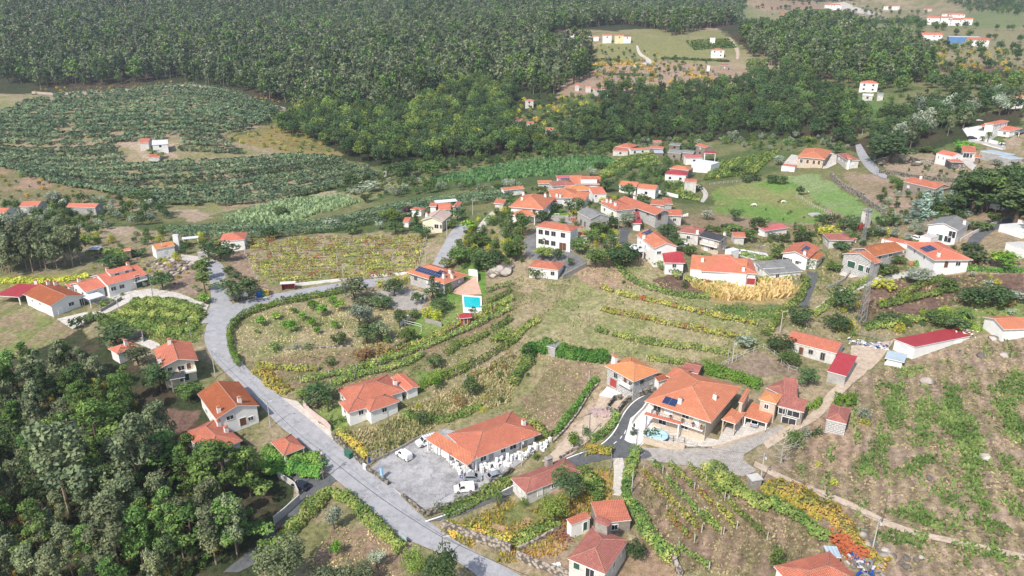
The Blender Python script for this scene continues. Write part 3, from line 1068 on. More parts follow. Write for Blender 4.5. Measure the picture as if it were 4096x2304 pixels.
def wsides(w,ov):
 """outer faces of the walls: start, direction, length, outward"""
 a,b=w.L/2-ov,w.D/2-ov
 X,Y=w.ex,w.ey
 return{'f':(w.mid-X*a-Y*b,X,2*a,-Y),'r':(w.mid+X*a-Y*b,Y,2*b,X),
 'b':(w.mid+X*a+Y*b,-X,2*a,Y),'l':(w.mid-X*a+Y*b,-Y,2*b,-X)}

def opening(w,ov,side,u,vz,ww,hh,kind,root,trim,simple=False):
 """one window or door as a part of its own"""
 st,d,ln,out=wsides(w,ov)[side]
 c=st+d*(u*ln)+out*.03
 z0=w.g+vz-hh/2
 rz=math.atan2(d[1],d[0])
 nm={'w':'window','s':'window','d':'door','g':'garage_door','D':'door','G':'garage_door','R':'garage_door','o':'window'}[kind]
 pm={'w':GLASS,'s':BLIND,'d':WOODD,'g':GREYP,'D':TRIM,'G':GREEND,'R':REDD,'o':GLASS}[kind]
 mb=MB().mat(pm)
 mb.box((c[0],c[1],z0),(ww,.08,hh),rz,1,True)
 o=mb.build(nm,root)
 if not simple:
  f=MB().mat(trim)
  c2=c+out*.03
  t=.12
  def bx(du,dz,a_,b_):
   p=c2+d*du
   f.box((p[0],p[1],z0+dz),(a_,.12,b_),rz,1,True)
  bx(-ww/2-t/2,-t,t,hh+2*t);bx(ww/2+t/2,-t,t,hh+2*t)
  bx(0,hh,ww,t)
  if kind in 'wso':
   bx(0,-t,ww,t)
  if kind=='w':
   bx(0,0,.06,hh)
  fr=f.build('window_frame' if nm=='window' else 'door_frame',FakeParent(o,root));fr.parent=o
 return o

class FakeParent:
 """a mesh child of a thing: its own matrix is the thing's"""
 def __init__(s,o,root):s.o=o;s.root=root

_old_rootmat=rootmat
def rootmat(o):
 if isinstance(o,FakeParent):return _old_rootmat(o.root)
 return _old_rootmat(o)
def chimney(w,k,x,y,root,size=(.9,.7),hgt=1.3,mat=None,cap=None):
 """a chimney whose foot is seen at that place of the roof"""
 z=w.g+w.h+1.0
 for _ in range(5):
  p=np.array(atz(k,x,y,z))
  u=float((p-w.mid)@w.ex);v=float((p-w.mid)@w.ey)
  u=max(-w.L/2+.5,min(w.L/2-.5,u));v=max(-w.D/2+.5,min(w.D/2-.5,v))
  z=w.g+w.h+roof_h(w,u,v)
 p=w.mid+w.ex*u+w.ey*v
 mb=MB().mat(mat or WHITE)
 mb.box((p[0],p[1],z-.5),(size[0],size[1],hgt+.5),w.ang,.9)
 mb.mat(cap or ORANGE)
 for sx in(-1,1):
  q=p+w.ex*(sx*size[0]*.33)
  mb.box((q[0],q[1],z+hgt),(.16,size[1]*.8,.22),w.ang)
 mb.box((p[0],p[1],z+hgt+.22),(size[0]*1.15,size[1]*1.15,.2),w.ang,.6,True)
 return mb.build('chimney',root)

def panels(w,k,x,y,nu,nv,root,pu=1.0,pv=1.65,gap=.04):
 z=w.g+w.h+1.0
 for _ in range(6):
  p=np.array(atz(k,x,y,z))
  u=float((p-w.mid)@w.ex);v=float((p-w.mid)@w.ey)
  z=w.g+w.h+roof_h(w,u,v)
 e=.05
 gu=(roof_h(w,u+e,v)-roof_h(w,u-e,v))/(2*e)
 gv=(roof_h(w,u,v+e)-roof_h(w,u,v-e))/(2*e)
 g2=Vector((w.ex[0]*gu+w.ey[0]*gv,w.ex[1]*gu+w.ey[1]*gv,0))
 m=g2.length
 s2=g2.normalized();up=Vector((s2.x,s2.y,m)).normalized();t=Vector((-s2.y,s2.x,0));nrm=t.cross(up)
 if nrm.z<0:nrm=-nrm
 c0=Vector((*(w.mid+w.ex*u+w.ey*v),z))+nrm*.12
 for i in range(nu):
  for j in range(nv):
   c=c0+t*((i-(nu-1)/2)*(pu+gap))+up*((j-(nv-1)/2)*(pv+gap))
   mb=MB()
   def q(a,b,d):return c+t*a+up*b+nrm*d
   A=pu/2;B=pv/2
   mb.mat(METAL)
   lo=[q(-A,-B,0),q(A,-B,0),q(A,B,0),q(-A,B,0)];hi=[p+nrm*.05 for p in lo]
   for n in range(4):mb.face([lo[n],lo[(n+1)%4],hi[(n+1)%4],hi[n]])
   f=[q(-A+.03,-B+.03,.052),q(A-.03,-B+.03,.052),q(A-.03,B-.03,.052),q(-A+.03,B-.03,.052)]
   mb.face(hi if(hi[1]-hi[0]).cross(hi[2]-hi[1]).z>0 else hi[::-1])
   mb.mat(PVBLUE)
   mb.face(f if(f[1]-f[0]).cross(f[2]-f[1]).z>0 else f[::-1])
   mb.build('solar_panel',root)

RIDGEM=m_plain('ridge tiles',(.56,.27,.17),.85,.3,1.5)
RIDGEO=m_plain('old ridge tiles',(.40,.20,.15),.9,.4,1.5)
NAMES_USED={}
NAMES_HOUSES=[]

def house(name,label,cat,wings,group=None,far=False):
 """wings: list of dicts(k, c, h, roof, tile, wall, sl, ov, win, ...)"""
 ws=[]
 for d in wings:
  w=mk_far(d['k'],d['c'],d['h'])if far and d['k']in('v3','v4','v6')else mk_wing(d['k'],d['c'],d['h'])
  w.kind=d.get('roof','hip');w.sl=d.get('sl',.38);w.d=d
  ws.append(w)
 g0=ws[0].g
 if not far:
  for w in ws[1:]:
   if w.d.get('own'):continue
   # wings stand on the same floor: re-fit with the first wing's ground
   if abs(w.g-g0)<2.5:
    w2=mk_wing(w.d['k'],w.d['c'],w.h,g0)
    w.__dict__.update({kk:getattr(w2,kk)for kk in('L','D','ex','ey','mid','g','ang')})
 w0=ws[0]
 if DBG:print('HOUSE',label[:50],[(round(w.L,1),round(w.D,1),round(float(w.mid[1])),round(w.g,1))for w in ws])
 root=thing(name,label,cat,(w0.mid[0],w0.mid[1],w0.g),w0.ang,group)
 NAMES_HOUSES.extend(ws)
 for w in ws:
  d=w.d
  ov=d.get('ov',.25 if far else .5)
  tile=d.get('tile',ORANGE);trim=d.get('trim',TRIM);wall=d.get('wall',WHITE)
  ro,ridges=roof_mesh(w,tile,trim,root)
  if ridges and not far:
   mb=MB().mat(RIDGEO if tile in(OLD,WORN,MOSSY,BROWNR)else(tile if tile in(SLATE,GREYC,CRIM,PALER,WHITEC,PINK)else RIDGEM))
   for a,b in ridges:mb.tube([(a[0],a[1],a[2]+.02),(b[0],b[1],b[2]+.02)],.13,n=5,cap=False)
   rg=mb.build('ridge_tiles',FakeParent(ro,root));rg.parent=ro
  if not d.get('open'):
   wall_mesh(w,wall,root,ov,d.get('base',2.0))
   win=d.get('win')
   tr=d.get('wtrim',TRIM)
   if win is None:
    win=[]
    nst=max(1,int(round(w.h/3.0)))
    for sd,ln in(('f',w.L),('r',w.D),('l',w.D)):
     n=min(7,int((ln-1.5)/(4.2 if not far else 4.5)))
     for s_ in range(nst):
      for i in range(n):
       if far and sd=='l':continue
       win.append((sd,(i+.5)/n,s_*(w.h/nst)+(w.h/nst)*.55,1.2,1.15,'w' if(i+s_+len(NAMES_USED))%4 else 's'))
   for q in win:
    o=opening(w,ov,*q,root,tr,simple=far)
  else:
   mb=MB().mat(d.get('post',TRIM))
   a,b=w.L/2-.35,w.D/2-.35
   for su in(-1,1):
    for sv_ in(-1,1):
     p=loc2(w,su*a,sv_*b,0)
     zt=w.h+roof_h(w,su*a,sv_*b)
     m2=MB().mat(d.get('post',TRIM));m2.box((p[0],p[1],w.g-1),(.28,.28,zt+.9),w.ang);m2.build('post',root)
  for c in d.get('chim',[]):
   chimney(w,c[0],c[1],c[2],root,*(c[3:]))
  for c in d.get('pv',[]):
   panels(w,*c[:5],root,*(c[5:]))
  if d.get('balc'):
   sd,u0,u1,bz,dep=d['balc']
   st,dd,ln,out=wsides(w,ov)[sd]
   c=st+dd*((u0+u1)/2*ln)+out*dep/2
   ww=(u1-u0)*ln
   rz=math.atan2(dd[1],dd[0])
   m2=MB().mat(TRIM);m2.box((c[0],c[1],w.g+bz),(ww,dep,.22),rz,1,True)
   bo=m2.build('balcony',root)
   m3=MB().mat(d.get('railm',METAL))
   e0=st+dd*(u0*ln)+out*dep;e1=st+dd*(u1*ln)+out*dep
   nb=max(4,min(90,int(ww/.35)))
   for i in range(nb+1):
    p=e0+(e1-e0)*i/nb
    m3.box((p[0],p[1],w.g+bz+.22),(.07,.07,.9),rz)
   cc=(e0+e1)/2
   m3.box((cc[0],cc[1],w.g+bz+1.1),(ww,.09,.08),rz)
   for e_,b_ in((e0,st+dd*(u0*ln)),(e1,st+dd*(u1*ln))):
    cc=(e_+b_)/2
    m3.box((cc[0],cc[1],w.g+bz+.25),(.06,dep,.9),rz)
   r_=m3.build('railing',FakeParent(bo,root));r_.parent=bo
 root['_n']=1
 del root['_n']
 NAMES_USED[name]=root
 return root,ws

 # ------------------------------------------------------------------ the houses of the village, wing by wing
def W(k,c,h_,roof='hip',tile=ORANGE,wall=WHITE,**kw):
 d=dict(k=k,c=c,h=h_,roof=roof,tile=tile,wall=wall)
 d.update(kw)
 return d

shop,shop_w=house('workshop_house','long white building with big orange hip roof and old appliances heaped along its wall','house',[
W('x1',[664,346,1290,80,1030,-145],2.9,'hip',WORN,WHITE,sl=.30,ov=1.1,
win=[('f',.12,1.5,1.4,1.3,'w'),('f',.25,1.2,1.3,2.0,'g'),('f',.45,1.6,1.2,1.2,'w'),('f',.62,1.6,1.6,1.3,'w'),('f',.8,1.2,2.2,2.0,'g'),('l',.3,1.3,2.5,2.0,'g'),('l',.7,1.3,2.5,2.0,'w')],
chim=[('r3',95,205)]),
W('x1',[245,125,560,418,655,345],2.4,'shed',ORANGE,WHITE,sl=.22,open=True)])
house('hip_roof_house','low villa of crossing orange hip roofs with a bright lawn beside the main road','house',[
W('m2',[800,1372,1245,1255,1085,1120],2.9,'hip',WORN,WHITE,sl=.36,chim=[('m2',1152,1200)]),
W('m2',[770,1425,1000,1370,890,1285],2.6,'hip',WORN,WHITE,sl=.36),
W('m2',[940,1428,1185,1335,1095,1250],2.6,'hip',WORN,WHITE,sl=.36),
W('m2',[1245,1250,1360,1215,1225,1103],3.0,'gy',CORAL,WHITE,sl=.2)])
house('gable_house','white gable house with a plain brown orange roof on the main road bend','house',[
W('S',[869.5,1673,1046,1622,950,1529],4.4,'gy',BROWNR,WHITE,sl=.36,win=[('f',.3,3.4,1.6,1.0,'w'),('f',.6,1.3,1.5,2.0,'d'),('f',.8,1.4,1.2,1.0,'w'),('l',.7,1.5,1.2,1.2,'w'),('l',.3,1.5,1.2,1.2,'w'),('r',.5,3.6,1.4,1.2,'w')],
chim=[('r1',1805,108,.9,.7,1.0)if False else('r1',1805,100),('m1',1985,1345)])])
house('old_hip_house','faded red hip roof house half hidden by pines at the edge of the wood','house',[
W('D',[520,1147,608,1108,545,1052],3.4,'hip',WORN,DIRTYW,sl=.34,chim=[('r1',1805,215),('r1',1865,265)])])
house('pavilion','small square hut with one bright orange roof face wrapped in vines by the road','hut',[
W('r2',[230,458,405,390,290,280],2.8,'hip',WORN,WHITE,sl=.42,open=True)])
house('cream_house','cream two storey house with orange gable roof and glazed balcony inside the road bend','house',[
W('m1',[1330,1060,1655,997,1572,845],5.4,'gy',WORN,CREAM,sl=.34,ov=.9,chim=[('m1',1405,862),('m1',1310,1020)],balc=('f',.45,1.0,2.7,1.6),railm=CREAM,
win=[('f',.55,3.9,1.6,1.2,'w'),('f',.8,3.8,1.0,2.0,'d'),('f',.2,4.2,1.2,1.0,'w'),('f',.6,1.2,2.2,2.2,'G'),('r',.5,4,1.4,1.2,'w')]),
W('m1',[1410,1155,1540,1135,1520,1080],2.8,'gx',SLATE,CREAM,sl=.3,open=True,post=GRTRIM)])
house('bungalow','low house under an orange roof behind trees left of the cream house','house',[
W('m1',[965,952,1130,882,1075,830],3.0,'hip',CORAL,WHITE,sl=.3,chim=[('m1',1045,870)])])
house('warehouse','long white gable building with small dark window and plain door left of the driveway','house',[
W('m1',[418,545,710,458,472,368],3.5,'gy',MOSSY if False else BROWNR,WHITE,sl=.32,win=[('f',.24,1.1,1.3,2.1,'D'),('f',.6,2.0,1.5,1.1,'w'),('f',.93,1.5,1.2,2.3,'w'),('l',.25,2.2,1,.6,'w'),('l',.55,2.2,1,.6,'w')],
chim=[('m1',400,372),('m1',460,375)])])
house('red_shed','crimson ribbed sheet lean-to roof on the left end of the white warehouse','shed',[
W('m1',[5,458,150,500,300,375],2.6,'flat',CRIM,WHITE,open=True,sl=0.1),
W('m1',[290,395,480,395,470,355],3.0,'gx',CRIM,WHITE,sl=.2,chim=[('m1',300,352)])])
house('long_house','long white two storey house stepping uphill with red dormer and outside stair','house',[
W('m1',[872,392,1175,288,1085,203],4.1,'gx',CORAL,WHITE,sl=.34,win=[('f',.12,2.2,1.5,1.2,'w'),('f',.34,2.2,1.5,1.2,'w'),('f',.8,1.2,2.0,2.2,'G'),('f',.78,3.6,1.4,1.9,'w'),('r',.5,3.4,1.4,1.2,'w')],chim=[('m1',885,262),('m1',1032,208)],balc=('f',.66,1.0,2.5,1.3)),
W('m1',[685,442,848,388,765,310],3.2,'gx',CORAL,WHITE,sl=.3,chim=[('m1',658,352)]),
W('m1',[910,292,1080,235,1065,212],6.2,'shed',CORAL,WHITE,sl=.2,ov=.2,win=[('f',.3,5.5,1.3,.8,'w'),('f',.75,5.2,1,1.5,'w')]),
W('m1',[560,392,690,362,665,335],2.8,'gx',CORAL,WHITE,sl=.25,win=[]),
W('m1',[1165,312,1232,292,1190,270],3.0,'shed',CORAL,WHITE,sl=.2,open=True)])
house('carport','flat white canopy over a paved court in front of the long white house','carport',[
W('m1',[735,497,862,458,790,418],2.8,'flat',WHITEC,WHITE,open=True)])
pool_house,pw=house('stone_villa','stone villa with wide orange hip roof and two rows of solar panels near the pool','house',[
W('m2',[1240,265,1560,366,1755,287],3.7,'hip',ORANGE,GRANW,sl=.36,ov=1.0,wtrim=GRTRIM,
chim=[('m2',1555,312),('m2',1625,312),('m2',1608,278)],
pv=[('u2',1362,1290,11,2,.98,1.2),('u2',1492,1292,3,1,.95,2.0)])])
house('pool_hut','small square wooden hut with dark red roof at the foot of the swimming pool','hut',[
W('m2',[1686,652,1790,640,1770,604],2.3,'gx',CRIM,m_plain('reddish timber',(.32,.10,.05),.8,.2,3),sl=.3,win=[('f',.5,1,.9,1.9,'d')])])
house('beige_gable_house','cream gable house with a bleached pale roof beside the rising road','house',[
W('u2',[1285,742,1510,762,1600,668],4.6,'gy',PALER,CREAM,sl=.36,chim=[('u2',1330,700)],win=[('f',.72,2.6,1.6,1.6,'w'),('f',.95,2.6,.8,1.6,'w'),('r',.5,2.6,1.3,1.2,'w')])])
house('red_roof_house','low red gabled house directly behind the bleached roof house','house',[
W('u2',[1578,602,1642,602,1728,550],4.0,'gy',CORAL,WHITE,sl=.3),
W('u2',[1440,630,1575,622,1600,560],3.2,'gx',CORAL,WHITE,sl=.3)])
house('white_canopy','long white corrugated canopy behind the red gabled house','canopy',[
W('u2',[1430,562,1650,535,1640,515],3.4,'shed',WHITEC,WHITE,sl=.1,open=True)])
house('cottage','small orange roofed cottage left of the white corrugated canopy','cottage',[
W('u2',[1378,592,1452,600,1450,560],3.0,'gx',WORN,WHITE,sl=.3)])
house('cottage','tiny tiled cottage behind the dark purple leaved tree','cottage',[
W('u2',[1190,625,1280,650,1295,615],3.0,'hip',WORN,WHITE,sl=.3)])
house('school_house','tall white two storey schoolhouse with rows of many paned windows and brown double door','house',[
W('u3',[548,772,978,838,1072,775],7.0,'hip',WORN,WHITE,sl=.36,ov=.35,wtrim=GRTRIM,
win=[('f',.13,5.3,1.5,1.5,'w'),('f',.32,5.3,1.5,1.5,'w'),('f',.51,5.3,1.5,1.5,'w'),('f',.79,5.3,1.5,1.5,'w'),
('f',.13,1.9,1.5,1.5,'w'),('f',.32,1.9,1.5,1.5,'w'),('f',.51,1.9,1.5,1.5,'w'),('f',.74,1.3,1.1,2.5,'d'),('f',.84,1.3,1.1,2.5,'d')])])
house('annex','low white annex with faded red hip roof in front of the schoolhouse','house',[
W('u3',[460,1258,828,1302,905,1213],2.7,'hip',WORN,WHITE,sl=.3,ov=.35,wtrim=GRTRIM,win=[('f',.82,1.3,1.1,1.1,'w')])])
house('annex','brown tiled low wing joined to the right side of the schoolhouse','house',[
W('u3',[1065,905,1165,880,1185,815],2.8,'gx',MOSSY,WHITE,sl=.3,win=[])])
house('large_villa','large villa with deep overlapping orange hip roofs left of the round lawn','house',[
W('u3',[290,532,685,588,728,430],5.0,'hip',ORANGE,WHITE,sl=.40,ov=.8,chim=[('u3',418,385),('u3',388,478),('u3',668,415)]),
W('u3',[275,628,560,656,590,570],3.0,'hip',ORANGE,WHITE,sl=.3,open=True)])
house('orange_villa','wide low villa with pale orange hip roof and a triangular side wing behind the school','house',[
W('u3',[745,432,1095,425,1040,325],3.8,'hip',ORANGE,WHITE,sl=.34,chim=[('u3',805,400),('u3',850,400)]),
W('u3',[1072,470,1205,496,1125,378],3.6,'shed',ORANGE,WHITE,sl=.1)])
house('terraced_house','house under a light salmon roof in the densest knot of the village','house',[
W('u3',[945,347,1240,330,1195,280],3.8,'hip',PALEOR,DIRTYW,sl=.34)])
house('corner_house','white cubic house with a flat looking red roof beside the salmon roofed house','house',[
W('u3',[1238,387,1402,378,1360,322],3.8,'shed',CORAL,WHITE,sl=.15,ov=.2,win=[('f',.2,3.0,.8,.8,'w'),('f',.6,1.2,1.1,2.0,'D'),('r',.5,3,1,1,'w')])])
house('barn','broad bright orange barn roof with a raised skylight strip at the back of the village','barn',[
W('u3',[965,262,1338,262,1330,172],3.8,'gx',ORANGE,DIRTYW,sl=.25),
W('u3',[1095,205,1290,203,1288,170],5.8,'flat',CORAL,WHITE,ov=.2,win=[])])
house('pink_barn','pink roofed white block at the very back edge of the village','barn',[
W('u3',[812,212,1110,190,1108,152],3.4,'shed',PINK,WHITE,sl=.08,pv=[('u3',905,200,4,1)])])
house('old_farmhouse','dull brown red old roof in front of the bright barn roof','house',[
W('u3',[745,296,1010,268,985,218],4.0,'hip',OLD,DIRTYW,sl=.34)])
house('outhouse','short orange roof at the left end of the dull brown old roof','house',[
W('u3',[572,256,745,252,745,220],3.4,'gx',ORANGE,DIRTYW,sl=.3)])
house('cottage','isolated low orange gable roof among trees left of the village knot','cottage',[
W('u3',[163,350,383,310,372,275],3.0,'gx',ORANGE,WHITE,sl=.3)])
house('cottage','small brown gable roof beside the narrow lane left of the large villa','cottage',[
W('u3',[82,495,188,515,188,450],3.0,'gx',WORN,DIRTYW,sl=.3)])
house('shed','small crimson roofed shed between the large villa and the round lawn','shed',[
W('u3',[735,492,820,488,800,445],2.8,'gy',CRIM,WHITE,sl=.3)])
house('unfinished_house','bare grey block gable house with grey sheet roof and rubble around it','house',[
W('u3',[1200,697,1407,655,1290,555],4.6,'gy',GREYC,GREYP,sl=.36,ov=.25,wtrim=GRTRIM,win=[('f',.45,2.2,1.2,1.1,'w'),('l',.3,1.5,1.2,2.0,'w'),('l',.6,1.5,1,2.0,'w')])])
house('hip_house','white two storey house with faded orange hip roof left of the long barn','house',[
W('u3',[1372,492,1490,598,1725,545],4.2,'hip',WORN,WHITE,sl=.3,chim=[('u3',1412,480),('u3',1458,485),('u3',1512,520)])])
house('long_barn','very long faded orange gable barn with grey stone walls open at its front end','barn',[
W('u3',[1590,458,1945,650,2120,602],4.9,'gx',WORN,GRANW,sl=.36,ov=.8,wtrim=GRTRIM,chim=[('u3',1742,445),('u3',1770,445)],win=[('r',.3,3.6,1.6,2.2,'d'),('f',.2,4,1.2,1,'w'),('f',.5,4,1.2,1,'w'),('f',.8,4,1.2,1,'w')]),
W('u3',[1715,735,1830,735,1800,650],3.0,'shed',CRIM,WHITE,sl=.2)])
house('red_gable_house','short red tiled house with a washing line in front, right of the long barn','house',[
W('u3',[2120,645,2305,640,2308,568],3.8,'gx',WORN,DIRTYW,sl=.3)])
house('old_house','small old house with red hip roof and bare stone side behind the long barn','house',[
W('u3',[2110,500,2220,505,2180,430],4.2,'hip',WORN,GRANW,sl=.3),
W('u3',[1955,500,2140,530,2130,495],3.0,'shed',WORN,GRANW,sl=.25),
W('u3',[2015,480,2095,488,2085,450],3.4,'gx',GREYC,GREYP,sl=.2)])
house('white_gable_house','tall white gable house with bright orange roof and six solar panels above the terraced field','house',[
W('u3',[1970,1042,2250,1013,2050,845],5.8,'gy',ORANGE,WHITE,sl=.38,ov=.4,win=[('f',.2,4.1,1.4,.9,'w'),('l',.2,3.9,.8,1.2,'w'),('l',.5,3.9,.8,1.2,'w')],pv=[('u3',1900,850,3,2)],chim=[('u3',1857,920)]),
W('u3',[2130,1205,2390,1225,2290,1130],2.6,'shed',CRIM,WHITE,sl=.2)])
house('carport','flat white carport between the laurel tree and the tall white gable house','carport',[
W('u3',[1700,1078,1860,1070,1800,985],2.6,'flat',WHITEC,WHITE,open=True)])
house('white_long_house','house with long blank white wall, smooth orange roof and bigger hip roof behind','house',[
W('u4',[188,955,925,1015,928,908],4.2,'shed',ORANGE,WHITE,sl=.28,ov=.15,win=[('f',.53,3.0,1.4,1.0,'s')],chim=[('u4',352,862),('u4',880,965)]),
W('u4',[330,985,1050,1012,980,818],4.2,'hip',CORAL,WHITE,sl=.3,win=[('f',.93,1.5,2.5,2,'R')]),
W('u4',[515,835,765,822,745,768],5.4,'hip',CORAL,WHITE,sl=.4)])
house('grey_roof_annex','dark grey hip roof and corrugated grey sheet roof low beside the parked dark blue car','shed',[
W('u4',[1120,965,1370,925,1305,832],3.2,'hip',GREYC,WHITE,sl=.3),
W('u4',[1215,1032,1612,972,1445,848],2.6,'shed',GREYC,WHITE,sl=.12)])
house('dark_roof_house','tall beige and granite house with dark slate coloured roof and white outside stair','house',[
W('u4',[310,530,580,597,708,545],5.2,'gx',SLATE,BEIGE,sl=.34,ov=.7,win=[('f',.25,4.1,1.6,1.1,'s'),('f',.6,4.1,1.6,1.1,'s'),('f',.3,1.6,1.2,2.2,'s'),('f',.65,1.8,1.4,1.2,'w'),('r',.4,3.9,1.2,1.7,'w'),('r',.75,1.8,1.2,1.1,'w')],balc=('f',0.0,1.0,2.6,1.0),railm=WHITE,chim=[('u4',672,515)]),
W('u4',[735,735,808,700,740,665],3.2,'flat',WHITEC,WHITE,win=[])])
house('old_house','old house with mottled dark red hip roof just left of the slate roofed house','house',[
W('u4',[55,470,330,520,372,430],3.8,'hip',OLD,DIRTYW,sl=.36,chim=[('u4',275,510)])])
house('outhouse','tiny white outhouse with red tiled roof right of the slate roofed house','shed',[
W('u4',[738,545,892,540,885,476],2.8,'gx',WORN,DIRTYW,sl=.3,win=[])])
house('stable','long low white stable with pink sheet roof at the lower edge of the pasture','stable',[
W('u4',[1160,465,1470,418,1362,378],2.5,'shed',PINK,WHITE,sl=.12,win=[])])
house('white_villa','white villa with rust orange gables and a long row of solar panels on its roof','house',[
W('u4',[1335,748,1700,808,1905,680],3.9,'gy',WORN,WHITE,sl=.32,ov=.6,win=[('f',.18,1.4,2.6,2.2,'w'),('f',.62,1.6,1.1,1.1,'w'),('f',.75,1.8,.7,.7,'w'),('f',.35,1.3,1,2.1,'d')],pv=[('u4',1680,700,6,1)],chim=[('u4',1668,772)]),
W('u4',[1690,815,1830,838,1945,755],3.2,'shedx',MOSSY,WHITE,sl=.02)])
house('old_house','old house with ragged red hip roof between the two lattice pylons','house',[
W('u4',[1960,590,2260,582,2230,492],3.0,'hip',OLD,DIRTYW,sl=.3),
W('u4',[2225,590,2335,555,2300,540],2.4,'flat',WORN,DIRTYW,open=True)])
house('granite_house','granite block house with rust stained gable roof above a pink concrete ramp','house',[
W('u5',[352,932,635,1030,1012,940],4.6,'gy',MOSSY,GRANW,sl=.34,ov=.6,win=[('f',.75,3.5,1.0,1.0,'w'),('r',.2,3.6,1.3,1.1,'w'),('r',.55,3.6,1.6,1.1,'w')],chim=[('u5',675,835)]),
W('u5',[255,992,610,1130,680,1090],4.0,'gy',ORANGE,GRANW,sl=.34,ov=.4,win=[('f',.3,1.4,2.6,2.0,'G'),('f',.62,1.2,1.8,1.8,'G'),('f',.85,1.2,1.2,1.8,'w')])])
house('orange_hip_house','big white house with even orange hip roof carrying eight square solar panels','house',[
W('u5',[1040,852,1350,1080,1820,1062],4.4,'hip',CORAL,WHITE,sl=.30,ov=.8,win=[('l',.3,3.0,.9,1.1,'w'),('l',.65,3.0,.9,1.1,'w'),('f',.3,3.0,.9,1.1,'w'),('f',.65,3.0,.9,1.1,'w'),('r',.35,2.7,1.2,2.0,'d'),('r',.7,2.9,1.4,1.2,'w')],pv=[('u5',1302,932,4,2)],chim=[('u5',1430,1015)])])
house('grey_roof_house','white gable house with plain grey roof and a flat roofed garage wing','house',[
W('u5',[1297,627,1690,705,1825,600],4.8,'gy',GREYC,WHITE,sl=.34,ov=.5,win=[('f',.86,3.0,2.0,2.2,'w'),('f',.45,1.2,2,2,'G'),('r',.5,4,1,1,'w'),('f',.75,1.2,2,2,'w')],chim=[('u5',1755,620)]),
W('u5',[1190,765,1330,797,1450,765],3.3,'flat',CONC,WHITE,win=[('f',.5,1.7,.9,.9,'w')])])
house('red_wall_roof','low salmon red lean roof beside two parked cars behind the orange hip house','shed',[
W('u5',[755,815,1060,880,1140,845],2.8,'flat',CORAL,WHITE,win=[])])
house('modern_house','white and blue flat roofed modern house cut by the right edge of the photo','house',[
W('u5',[2365,880,2470,960,2620,880],2.4,'flat',CONC,WHITE),
W('u5',[2345,690,2460,790,2640,620],4.0,'flat',WHITEC,WHITE),
W('u5',[2440,560,2510,600,2560,560],5.0,'flat',CORAL,WHITE,win=[])])
house('stone_farmhouse','derelict stone farmhouse with red roof above the grove of silver green conifers','house',[
W('v1',[1410,975,1650,1062,1742,1010],3.9,'gx',WORN,OLDST,sl=.3,ov=.2,wtrim=GRTRIM,chim=[('v1',1510,955)]),
W('v1',[1580,1000,1740,1060,1790,1010],3.6,'hip',WORN,OLDST,sl=.3,win=[])])
house('white_cube_house','narrow white gabled house with dark grey box annex and tiny red roof','house',[
W('v1',[1725,685,1820,722,1895,690],4.4,'gx',CORAL,WHITE,sl=.34,ov=.1,win=[('f',.2,2.8,.5,1.2,'w'),('f',.5,2.8,.5,1.2,'w'),('r',.5,3.0,.8,1.2,'w')]),
W('v1',[1820,765,1962,772,1910,740],3.0,'flat',CORAL,DARKM,win=[('f',.2,2.2,1.2,.6,'s'),('f',.7,2.0,2.4,.7,'s')])])
house('farmhouse','wide house with bright orange hip roof above the pasture between two pale driveways','house',[
W('v1',[255,713,545,745,575,655],4.0,'hip',ORANGE,BEIGE,sl=.32,ov=.8,win=[('f',.15,2,1.2,1.8,'w'),('f',.4,2,1.2,1.8,'d'),('f',.65,2,1.2,1.8,'d'),('f',.85,2,1.2,1.8,'d')]),
W('v1',[380,665,500,668,580,650],4.2,'hip',ORANGE,BEIGE,sl=.3,win=[])])
house('garden_lodge','small white lodge with orange strip roof below the curved driveway','shed',[
W('v1',[85,805,220,822,235,800],2.4,'flat',CORAL,WHITE,win=[])])
house('old_house','old red hip roof house with white front tower beside the grey hill road','house',[
W('v1',[705,755,830,750,825,680],3.8,'hip',OLD,DIRTYW,sl=.34),
W('v1',[750,735,790,735,790,715],4.6,'shed',WORN,WHITE,sl=.2)])
house('modern_villa','sprawling white villa with red roofs and palms on a paved terrace at the right','house',[
W('v1',[2190,372,2290,385,2400,345],6.4,'hip',CORAL,WHITE,sl=.2,ov=.4),
W('v1',[2150,400,2262,425,2280,400],3.2,'shed',CORAL,WHITE,sl=.1,open=True),
W('v1',[2280,425,2440,460,2500,430],3.2,'shed',CORAL,WHITE,sl=.1),
W('v1',[2490,455,2550,470,2576,440],2.8,'flat',DARKM,DARKM,open=True),
W('v1',[2110,335,2230,350,2340,310],3.4,'flat',WHITEC,WHITE)])
house('modern_bungalow','long low glassy bungalow with blue grey flat roof at the right','house',[
W('v1',[2160,655,2360,705,2450,685],3.2,'flat',BLUEC,GREYP,win=[('f',.12,1.4,2.8,2.2,'w'),('f',.37,1.4,2.8,2.2,'w'),('f',.62,1.4,2.8,2.2,'w'),('f',.87,1.4,2.8,2.2,'w')]),
W('v1',[2350,715,2450,745,2535,722],3.0,'flat',BLUEC,GREYP)])
house('granary','tiny wooden granary with red roof between the cube house and the glassy bungalow','granary',[
W('v1',[2065,720,2130,728,2140,712],3.0,'gx',WORN,WOODP,sl=.4,win=[])])
house('garage','low garage with red tiled roof beside the big round tree at the right','garage',[
W('v1',[1925,665,2070,672,2080,640],2.8,'shed',WORN,DIRTYW,sl=.2,win=[('f',.3,1.2,2.4,2,'w'),('f',.7,1.2,1,2,'w')])])
